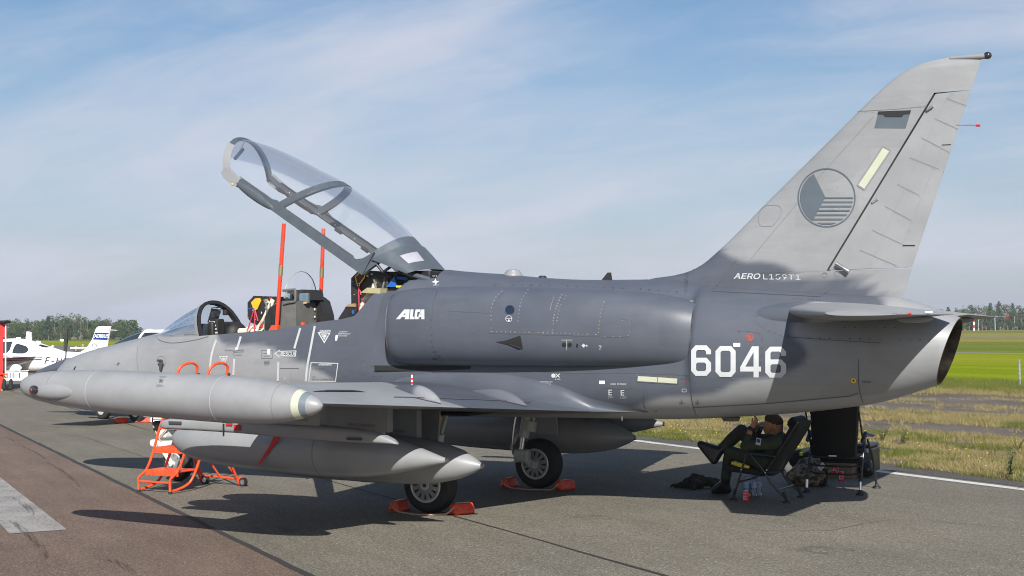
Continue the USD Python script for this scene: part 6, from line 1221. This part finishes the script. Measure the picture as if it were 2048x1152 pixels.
for x in cxs:
    u = (x + 15.3) / 2.7; h = .30 * math.sin(math.pi * min(1, u * .92 + .02)) ** .6; b = pchip(cx_, ct_, x) - .06; th = np.linspace(0, np.pi, 18); rr.append(np.c_[np.full(18, x), YP - .38 * np.cos(th), b + (h + .06) * np.sin(th)])
part(pf, 'canopy', fixn(grid_mesh(rr)), window_dark, 60); part(pf, 'canopy_roof', grid_mesh([r[5:13] + A(0, 0, .012) for r in rr[8:]]), white_gel, 60)
part(pf, 'canopy_bow', tube(rr[8] + A(0, 0, .01), .03, 6), white_gel)
part(pp, 'wing', fixn(grid_mesh([(lambda le, te, z, s: np.r_[np.c_[le + (te - le) * s, np.full(14, YP + y), z + .08 * airfoil(s)], np.c_[le + (te - le) * s, np.full(14, YP + y), z - .08 * airfoil(s)][::-1]])(-14.6 + abs(y) * .06, -12.95 - abs(y) * .05, .66 + abs(y) * .05, np.linspace(0, 1, 14)) for y in np.linspace(-3.2, 3.2, 20)], True, True, True)), paint_tank, 40)
part(pp, 'tail_fin', prism([(-10.7, 1.2), (-10.0, 1.95), (-9.5, 1.95), (-9.6, 1.0)], YP - .04, YP + .04), paint_tank)
for c, r in ((ground(276, 845), .24), (ground(207, 838), .20)):
    part(pp, 'wheel', revolve(c + A(0, -.08, r), c + A(0, .08, r), [(0, .6 * r), (0, .85 * r), (.2, r), (.8, r), (1, .85 * r), (1, .6 * r)], 24), tyre, 40); part(pp, 'wheel_hub', cyl(c + A(0, -.085, r), c + A(0, .085, r), .5 * r, 18), rim_grey); part(pp, 'gear_leg', tube([c + A(0, .1, r), c + A(.1, .15, .7)], .05, 8), gear_white)
    part(pp, 'gear_door', box(c + A(-.25, -.1, r + .14), (.5, .02, .22)), plain('door_blue_%d' % int(r * 100), (.25, .29, .33), .4))
part(pp, 'wheel', revolve(ground(276, 845) + A(0, 2.2, .24), ground(276, 845) + A(0, 2.36, .24), [(0, .2), (.2, .24), (.8, .24), (1, .2)], 24), tyre, 40)
tb_ = ground(305, 846); single('tow_bar', cat_([cyl(tb_ + A(-.02, 0, .10), tb_ + A(.75, .2, .10), .025, 8), cyl(tb_ + A(-.02, .0, .04), tb_ + A(.75, .2, .04), .02, 8), cyl(tb_ + A(-.02, 0, .02), tb_ + A(-.02, 0, .12), .03, 8)]), white_gel, 'white tow bar lying beside the orange chock of the propeller aeroplane', 'tow bar')

# ------------------------------------------------------------------ red tent at the left edge
tg = ground(11, 781); tz = lambda y: at_depth(11, y, np.linalg.norm((tg - CAM)[:2]))[2]
ten = thing('gazebo', 'red fabric gazebo with white leg cut off by the left edge', 'tent', tg)
EX = -RIGHT * [1, 1, 0]; EX /= np.linalg.norm(EX); EY = (tg - CAM) * [1, 1, 0]; EY /= np.linalg.norm(EY); EX = A(-EY[1], EY[0], 0)
zt1, zt0 = tz(648), tz(672)
for a, b in ((0, 0), (3, 0), (0, 3), (3, 3)): part(ten, 'leg', cyl(tg + EX * a + EY * b, tg + EX * a + EY * b + A(0, 0, zt1), .025, 8), white_gel)
def fold(p, q, z0, z1, n=50, amp=.03):
    t = np.linspace(0, 1, n); nrm_ = np.cross(q - p, [0, 0, 1]); nrm_ /= np.linalg.norm(nrm_); w = (np.sin(t * 40) * .5 + np.sin(t * 17 + 1)) * amp
    a = p[None] * (1 - t)[:, None] + q[None] * t[:, None]; return grid_mesh([a + A(0, 0, z0) + nrm_ * (w * 1.4)[:, None], a + A(0, 0, (z0 + z1) / 2) + nrm_ * w[:, None], a + A(0, 0, z1) + nrm_ * (w * .3)[:, None]])
c_ = [tg + EX * .02, tg + EX * 3, tg + EX * 3 + EY * 3, tg + EY * 3 + EX * .02]
off = EX * .06 - EY * .04
part(ten, 'side_wall', fold(c_[0] + off, c_[1] + off, tz(805), zt0), red, 60); part(ten, 'side_wall', fold(c_[0] + EX * .15, c_[3] + EX * .15, tz(805), zt0), red, 60)
for i in range(4): part(ten, 'valance', fold(c_[i] - EX * .05, c_[(i + 1) % 4] - EX * .05, zt0 - .04, zt1 + .06, amp=.012), red, 60)
mid = tg + EX * 1.5 + EY * 1.5 + A(0, 0, zt1 + .75)
part(ten, 'roof', trimesh.Trimesh(np.array([q + A(0, 0, zt1 + .05) for q in c_] + [mid]), [[0, 1, 4], [1, 2, 4], [2, 3, 4], [3, 0, 4]], process=False), red, False)
part(ten, 'corner_cap', rbox(tg + EX * .06 + A(0, 0, zt1 + .08), (.34, .34, .10), .03), black); part(ten, 'yellow_strap', tube([tg + EX * .02 + A(0, 0, tz(752)), tg + EX * .14 + A(0, 0, tz(790))], .025, 6), plain('lime_strap', (.5, .5, .02), .6))
part(ten, 'orange_tie', rbox(tg + EX * .1 - EY * .12 + A(0, 0, tz(748)), (.5, .05, .05), .02), orange)
for k in (-.17, .05): single('weight_bag', lumpy({'a': (tg + EX * k - EY * .2 + A(0, 0, .10), .085), 'b': (tg + EX * (k - .01) - EY * .17 + A(0, 0, .36), .055)}, [('a', 'b')], .03, .04, 9, 3), chair_cloth, 'black sand bag %s the white leg of the red gazebo' % ('right of' if k < 0 else 'in front of'), 'sand bag', True)

# ------------------------------------------------------------------ small things out on the field
def pole(name, px, y0, y1, D, r, mat, label, cat, extra=None):
    a, b = at_depth(px, y0, D), at_depth(px, y1, D); a[2] = min(a[2], 0) if D > 25 else a[2]; a[2] = 0; b[0], b[1] = a[0], a[1]
    t = thing(name, label, cat, a); part(t, 'pole', cyl(a, b, r, 8), mat); 
    if extra: extra(t, a, b)
    return t
pole('wind_flag', 128.5, 704, 678, 95, .03, black, 'small white flag on a dark pole beyond the white light aircraft', 'flag', lambda t, a, b: part(t, 'flag', grid_mesh([[b + A(0, 0, -.02), b + A(0, 0, -.14)], [b - RIGHT * .16 + A(0, 0, -.0), b - RIGHT * .16 + A(0, 0, -.16)], [b - RIGHT * .29 + A(0, 0, .0), b - RIGHT * .29 + A(0, 0, -.13)]]), white_gel))
pole('field_lamp', 241, 695, 678, 70, .03, black, 'grey lamp on a thin post right of the white fin', 'lamp', lambda t, a, b: part(t, 'lamp_head', rbox(b - RIGHT * .10 + A(0, 0, .03), (.28, .2, .08), .03), grey_box))
def banded(t, a, b):
    for k in range(5): part(t, 'band', cyl(a + (b - a) * k / 5, a + (b - a) * (k + 1) / 5, .36, 10), white_gel if k % 2 == 0 else red_print)
pole('marker_post', 1948, 657, 632, 620, .1, white_gel, 'red and white banded marker mast on the far field', 'marker', banded)
pole('fence_post', 2040, 775, 719, 46, .035, alu, 'thin grey metal post standing in the bright green lawn', 'post')
for x, y0 in ((1957, 639), (1990, 634), (2029, 632), (1918, 640)): pole('field_pole', x, 650, y0, 650, .12, off_white, 'thin pale pole by the far tree line, at the %s' % {1957: 'right of the banded mast', 1990: 'middle of the right wood', 2029: 'right edge of the photo', 1918: 'tail of the jet'}[x], 'pole')
cloths = [plain('shirt_%d' % i, c, .8) for i, c in enumerate(((.10, .16, .10), (.04, .045, .05), (.30, .30, .32)))]
def bystander(px, ytop, D, mat, hat, label):
    h_ = at_depth(px, ytop, D); H_ = h_[2]; b = A(h_[0], h_[1], 0); k = H_ / 1.75; t = thing('person', label, 'person', b)
    p = lambda x, y, z: b + A(x, y, z) * k
    Jb = {'head': (p(0, 0, 1.62), .10 * k), 'neck': (p(0, 0, 1.48), .055 * k), 'chest': (p(0, 0, 1.28), .15 * k), 'sl': (p(-.19, 0, 1.40), .06 * k), 'sr': (p(.19, 0, 1.40), .06 * k), 'pel': (p(0, 0, .95), .15 * k), 'el': (p(-.26, .02, 1.12), .045 * k), 'er': (p(.26, .02, 1.12), .045 * k), 'wl': (p(-.24, -.10, .90), .035 * k), 'wr': (p(.24, -.10, .90), .035 * k), 'hl': (p(-.10, 0, .9), .09 * k), 'hr': (p(.10, 0, .9), .09 * k), 'kl': (p(-.11, 0, .50), .065 * k), 'kr': (p(.11, 0, .50), .065 * k), 'al': (p(-.11, 0, .08), .045 * k), 'ar': (p(.11, 0, .08), .045 * k), 'tl': (p(-.12, -.14, .04), .04 * k), 'tr': (p(.12, -.14, .04), .04 * k)}
    bb = [('head', 'neck'), ('neck', 'chest'), ('sl', 'chest', 'sr'), ('chest', 'pel'), ('sl', 'el'), ('el', 'wl'), ('sr', 'er'), ('er', 'wr'), ('pel', 'hl'), ('pel', 'hr'), ('hl', 'kl'), ('kl', 'al'), ('al', 'tl'), ('hr', 'kr'), ('kr', 'ar'), ('ar', 'tr')]
    bd_ = part(t, 'body', skin(Jb, bb, .06, 3), skin_m, True)
    grow = {q: (c, r * 1.12) for q, (c, r) in Jb.items()}; part(bd_, 'clothes', skin(grow, [q for q in bb if 'head' not in q and 'wl' not in q and 'wr' not in q and 'neck' not in q], .06, 3), mat, True)
    part(bd_, 'cap', cat_([ellipsoid(p(0, 0, 1.69), (.115 * k, .12 * k, .07 * k), sub=2), rbox(p(-.06, -.10, 1.67), (.14 * k, .14 * k, .02 * k), .008)]), hat, True)
bystander(152, 693.5, 84, cloths[1], pure_white, 'bystander in a pale cap and dark shirt behind the white light aircraft'); bystander(166, 689, 84, cloths[0], cloths[2], 'bystander in a grey cap and green shirt next to the white fin'); bystander(105.5, 691, 86, cloths[1], pure_white, 'bystander in a white cap behind the sloping back of the white fuselage')

# ------------------------------------------------------------------ trees
def leaf_mat(name, a, b, c):
    return M(name, {'at': ('attribute', {'attribute': 'tone'}), 'sep': ('separate_color', {}), 'c': ('rgb_ramp', {'ramp': [(0.0, a), (0.5, b), (1.0, c)]}), 'p': ('principled_bsdf', {'roughness': 0.7, 'specular_ior_level': 0.2}), 't': ('translucent_bsdf', {}), 'm': ('mix_closure', {'fac': 0.22})},
             [('at.color', 'sep.color'), ('sep.r', 'c.fac'), ('c.color', 'p.base_color'), ('c.color', 't.color'), ('p.BSDF', 'm.closure1'), ('t.BSDF', 'm.closure2')], surface='m.closure')
leaf_a = leaf_mat('oak_leaves', (.035, .062, .022), (.065, .10, .032), (.11, .145, .048)); leaf_b = leaf_mat('dry_leaves', (.07, .072, .035), (.115, .11, .055), (.17, .15, .075)); leaf_c = leaf_mat('pine_needles', (.025, .05, .028), (.045, .075, .038), (.075, .108, .05))
bark = plain('bark', (.13, .10, .075), .9, var=.3)
def clumps(centres, radii, n, size, seed):
    r = np.random.default_rng(seed); vs, fs, tone, k = [], [], [], 0
    V, F, T = [], [], []
    for c, rad in zip(centres, radii):
        m = max(6, int(n * (rad[0] * rad[2]) / 3.0)); d = r.normal(size=(m, 3)); d /= np.linalg.norm(d, axis=1, keepdims=True); q = c + d * rad * (r.uniform(.55, 1.0, (m, 1)) ** .5)
        nn = d + r.normal(size=(m, 3)) * .6; nn /= np.linalg.norm(nn, axis=1, keepdims=True); a = np.cross(nn, r.normal(size=(m, 3))); a /= np.linalg.norm(a, axis=1, keepdims=True); b = np.cross(nn, a); s = size * r.uniform(.6, 1.4, (m, 1))
        base = len(V) and sum(len(x) for x in V); V.append(np.stack([q - a * s, q + b * s * .7, q + a * s, q - b * s * .7], 1).reshape(-1, 3)); i = np.arange(m)[:, None] * 4 + (base or 0); F.append(np.vstack([np.c_[i, i + 1, i + 2], np.c_[i, i + 2, i + 3]])); T.append(np.repeat(np.clip(r.normal(.45 + r.normal(0, .15), .2, m), 0, 1), 4))
    return trimesh.Trimesh(np.vstack(V), np.vstack(F), process=False), np.concatenate(T)
def make_tree(name, label, kind, seed, group, loc):
    r = np.random.default_rng(seed); t = thing(name, label, 'tree', loc, group); o = A(*loc); H = 12.0
    limbs = [tube([o, o + A(.1, 0, 4), o + A(r.normal(0, .3), r.normal(0, .3), 9)], np.array([.30, .22, .08]), 7)]; cs, rs = [], []
    if kind == 'pine':
        for z in np.linspace(3.5, 11.6, 16):
            w = 2.5 * (1 - (z - 3.0) / 10.5) ** .7
            for _ in range(4):
                a = r.uniform(0, 6.28); cs.append(o + A(math.cos(a) * w * .6, math.sin(a) * w * .6, z + r.normal(0, .25))); rs.append(A(w * .55, w * .55, .6))
    else:
        for _ in range(34 if kind == 'oak' else 22):
            a = r.uniform(0, 6.28); z = r.uniform(1.6, 11.0); w = (3.8 if kind == 'oak' else 2.3) * math.sqrt(max(.08, 1 - ((z - 6.4) / 5.6) ** 2)); q = math.sqrt(r.uniform(.1, 1)) * w
            c = o + A(math.cos(a) * q, math.sin(a) * q, z); cs.append(c); k = r.uniform(.8, 1.5) * (1.1 if kind == 'oak' else .8); rs.append(A(k, k, k * .8))
            if r.random() < .5: limbs.append(tube([o + A(0, 0, z * .55), (o + A(0, 0, z * .6) + c) / 2, c], np.array([.10, .07, .03]), 5))
    part(t, 'trunk', cat_(limbs), bark, 60)
    m, tn = clumps(cs, rs, 110 if kind != 'dry' else 70, .26, seed); z0 = m.vertices[:, 2]
    tone = np.clip(tn, 0, 1)
    part(t, 'crown', m, {'oak': leaf_a, 'dry': leaf_b, 'pine': leaf_c}[kind], False, {'tone': lambda v: np.repeat(tone[:, None], 3, 1)})
    return t
KIND = {'oak': 'broad dark green', 'dry': 'thin yellowish', 'pine': 'pointed dark'}
protos = {}
def plant(px, ytop, D, kind, where, wide=1.0, group='trees of the far wood'):
    ytop -= 3
    p = at_depth(px, 690, D); p[2] = 0; h = at_depth(px, ytop, D)[2]; s = h / 12.0
    lab = f'{KIND[kind]} tree, {where}'; assert len(lab.split()) < 17, lab
    key = (kind, rnd.randrange(2))
    if key not in protos:
        protos[key] = make_tree({'oak': 'oak_tree', 'dry': 'birch_tree', 'pine': 'pine_tree'}[kind], lab, kind, 40 + len(protos), group, p)
        UsdGeom.Xformable(stage.GetPrimAtPath(protos[key])).AddScaleOp().Set(Gf.Vec3f(s * wide, s * wide, s)); return
    copy_of(protos[key], (0, 0, 0), lab, rnd.uniform(0, 360), (s * wide, s * wide, s), loc=p)
ORD = 'first second third fourth fifth sixth seventh eighth ninth tenth eleventh twelfth thirteenth fourteenth fifteenth sixteenth seventeenth eighteenth nineteenth twentieth'.split()
left = [(-8, 640, 'oak'), (14, 641, 'dry'), (30, 637, 'oak'), (48, 639, 'oak'), (64, 643, 'dry'), (76, 650, 'oak'), (88, 640, 'oak'), (97, 634, 'pine'), (110, 631, 'oak'), (122, 629, 'dry'), (134, 628, 'oak'), (148, 630, 'oak'), (162, 633, 'dry'), (176, 634, 'oak'), (190, 640, 'oak'), (205, 636, 'oak'), (219, 638, 'dry'), (232, 644, 'oak'), (246, 650, 'oak'), (258, 658, 'dry')]
for i, (x, y, k) in enumerate(left):
    plant(x, y, 560 + (i * 37 % 60), k, ORD[i] + ' from the left, above %s' % ('the red gazebo' if x < 20 else 'the cabin of the white aircraft' if x < 66 else 'the back of the white aircraft' if x < 120 else 'the black propeller blade' if x < 160 else 'the white fin' if x < 226 else 'the grey lamp post'), .95)
for i, (x, y, k) in enumerate([(270, 667, 'pine'), (282, 664, 'pine'), (296, 666, 'oak'), (312, 664, 'oak'), (330, 666, 'oak'), (474, 662, 'oak'), (486, 660, 'oak'), (540, 660, 'oak'), (655, 660, 'oak')]):
    plant(x, y, 900, k, ORD[i] + ' of the faint distant row, %s' % ('left of the windscreen' if x < 340 else 'seen through the open cockpit'), 1.6)
right = [(1886, 618, 'oak'), (1898, 617, 'pine'), (1913, 617, 'dry'), (1920, 618, 'oak'), (1930, 611, 'dry'), (1939, 612, 'oak'), (1947, 609, 'oak'), (1957, 612, 'dry'), (1965, 609, 'dry'), (1973, 611, 'oak'), (1982, 609, 'pine'), (1991, 610, 'oak'), (2000, 606, 'pine'), (2008, 611, 'dry'), (2016, 608, 'oak'), (2026, 609, 'pine'), (2035, 611, 'dry'), (2044, 610, 'oak'), (2054, 610, 'oak')]
for i, (x, y, k) in enumerate(right): plant(x, y, 640 + (i * 53 % 50), k, ORD[i] + ' from the left in right wood, %s' % ('behind the jet tail' if x < 1925 else 'near the banded mast' if x < 1970 else 'at the right edge'), .85)
def thicket(name, px0, px1, D, h0, n, label, seed):
    r = np.random.default_rng(seed); cs, rs = [], []
    for _ in range(n):
        q = at_depth(r.uniform(px0, px1), 690, D + r.uniform(0, 40)); q[2] = r.uniform(.3, h0); cs.append(q); k = r.uniform(1.2, 2.4); rs.append(A(k, k, k * .7))
    m, tn = clumps(cs, rs, 45, .5, seed); single(name, m, leaf_a, label, 'undergrowth', False, kind='stuff', attrs={'tone': lambda v: np.repeat((tn * .8)[:, None], 3, 1)})
thicket('undergrowth', -40, 275, 640, 8.0, 420, 'dark undergrowth filling the foot of the left wood', 3)
thicket('undergrowth', 1870, 2090, 720, 7.0, 320, 'dark undergrowth filling the foot of the right wood', 4)
thicket('distant_hedge', 262, 700, 1000, 4.0, 260, 'low dark hedge far beyond the open cockpit', 5)

# ------------------------------------------------------------------ grass and weeds on the verge
def grass_mat(name, a, b, c): return leaf_mat(name, a, b, c)
dry_grass = grass_mat('dry_grass_blades', (.12, .105, .045), (.26, .215, .095), (.40, .335, .165)); green_grass = grass_mat('green_grass_blades', (.065, .088, .018), (.125, .142, .03), (.22, .205, .06))
def blades(name, mat, label, zones, seed, hgt, kind='stuff'):
    r = np.random.default_rng(seed); V, T = [], []
    for s0, s1, c0, c1, n, thr, hh in zones:
        n = int(n * 1.9); s = r.uniform(s0, s1, n); c = r.uniform(c0, c1, n); base = EA * s[:, None] + EN * c[:, None]
        dens = meshkit.fbm(np.c_[s * .45, c * 1.5, 0 * s], 4, seed); near = meshkit.fbm(np.c_[s * 2.5, c * 3.5, 0 * s], 3, seed + 9)
        edge = np.minimum((c - c0), (c1 - c)) / max(.3, (c1 - c0) * .3); keep = (.5 + 1.7 * (dens - .5) + .9 * (near - .5) + np.clip(edge, 0, 1) * .20 + r.uniform(-.07, .07, n)) > thr
        base, dn = base[keep], near[keep]; m = len(base); h = hh * r.uniform(.3, 1.1, (m, 1)) * (.45 + .8 * dn[:, None]); a = r.uniform(0, 6.28, m); side_ = np.c_[np.cos(a), np.sin(a), 0 * a] * r.uniform(.003, .0065, (m, 1)); lean = np.c_[r.normal(0, .6, m), r.normal(0, .6, m), np.ones(m)] * h
        V.append(np.stack([base - side_, base + side_, base + lean], 1).reshape(-1, 3)); T.append(np.repeat(np.clip(r.normal(.5, .25, m) * .6 + dn * .4, 0, 1), 3))
    v = np.vstack(V); f = np.arange(len(v)).reshape(-1, 3); tn = np.concatenate(T)
    single(name, trimesh.Trimesh(v, f, process=False), mat, label, 'grass', False, kind=kind, attrs={'tone': lambda _: np.repeat(tn[:, None], 3, 1)})
blades('dry_grass', dry_grass, 'dry straw coloured grass in ragged strips on the gravel verge', [(-8, 13, 6.4, 9.3, 80000, .66, .085), (-10, 14, 8.8, 11.6, 80000, .71, .095), (-12, 14, 11.8, 15.6, 90000, .71, .105), (-16, 18, 15.0, 22.5, 60000, .84, .10), (-18, 22, 21.4, 24.5, 50000, .62, .13)], 21, .12)
blades('green_grass', green_grass, 'green grass and weeds along the asphalt edge and the lawn border', [(-8, 13, 6.28, 8.2, 80000, .64, .08), (-10, 14, 9.0, 10.8, 40000, .80, .11), (-12, 14, 12.4, 14.6, 40000, .82, .11), (-20, 24, 23.0, 30.0, 110000, .42, .14)], 22, .12)
yf = np.random.default_rng(5); fl = []
for _ in range(120):
    q = EA * yf.uniform(-7, 11) + EN * (yf.uniform(6.6, 8.2) if yf.random() < .75 else yf.uniform(9, 10)); fl.append(ellipsoid(q + A(0, 0, yf.uniform(.06, .16)), (.013, .013, .008), sub=0))
single('yellow_flowers', cat_(fl), yellow, 'tiny yellow flowers scattered through the verge grass', 'flowers', False, kind='stuff')
def weed(c, h, label, seed, mat):
    r = np.random.default_rng(seed); t = thing('weed', label, 'plant', c, None); o = A(*c); st, V = [], []
    for _ in range(7):
        d = A(r.normal(0, .28), r.normal(0, .28), 1) * h * r.uniform(.6, 1); st.append(tube([o, o + d * .5 + A(0, 0, .02), o + d], np.array([.006, .005, .003]), 5))
        for k in np.linspace(.15, 1, 12):
            p = o + d * k; a = r.uniform(0, 6.28); L = h * .16 * (1.2 - k * .6); u = A(math.cos(a), math.sin(a), .4); w = np.cross(u, [0, 0, 1]) * .22; V.append([p, p + u * L * .5 + w * L, p + u * L, p + u * L * .5 - w * L])
    v = np.array(V).reshape(-1, 3); i = np.arange(len(V))[:, None] * 4
    part(t, 'stem', cat_(st), plain('weed_stem_%d' % seed, (.10, .11, .04), .8)); part(t, 'leaves', trimesh.Trimesh(v, np.vstack([np.c_[i, i + 1, i + 2], np.c_[i, i + 2, i + 3]]), process=False), mat, False)
wl = plain('weed_leaf', (.055, .085, .022), .7, var=.4, scale=12)
wp = ground(2020, 958); weed((wp[0], wp[1], 0), .42, 'dark leafy weed at the asphalt edge by the right border', 1, wl)
wp = ground(1805, 892); weed((wp[0], wp[1], 0), .34, 'upright green weed on the verge right of the empty chair', 2, wl)
wp = ground(1765, 885); weed((wp[0], wp[1], 0), .30, 'thin pale weed left of the upright green weed', 3, wl)
wp = ground(2034, 905); weed((wp[0], wp[1], 0), .28, 'yellow flowered bushy weed at the right edge of the verge', 4, plain('weed_yellow', (.42, .36, .03), .7, var=.4, scale=20))
st = np.random.default_rng(9)
pb = [];
for _ in range(500):
    q = EA * st.uniform(-9, 12) + EN * st.uniform(6.3, 23); s_ = st.uniform(.006, .018); pb.append(ellipsoid(q + A(0, 0, s_ * .3), (s_, s_ * st.uniform(.6, 1), s_ * .6), sub=0))
single('pebbles', cat_(pb), plain('pebble', (.24, .21, .18), .8, var=.4, scale=3), 'loose pale pebbles on the gravel verge', 'pebbles', False, kind='stuff')

# ------------------------------------------------------------------ the thin haze of the afternoon
haze_mat = usdkit.material(stage, '/World/Looks/haze', {'v': ('principled_volume', {'color': (0.80, 0.87, 1.0), 'density': 0.0002, 'anisotropy': 0.2})}, [], volume='v.volume')
hz = box((0, 500, 20), (4400, 4400, 44)); hz.apply_translation((0, 0, -1.0 - hz.bounds[0][2])) ; hz.apply_translation((0, 0, -0.02))
structure('haze', hz, haze_mat, 'thin pale haze over the airfield', kind='stuff')
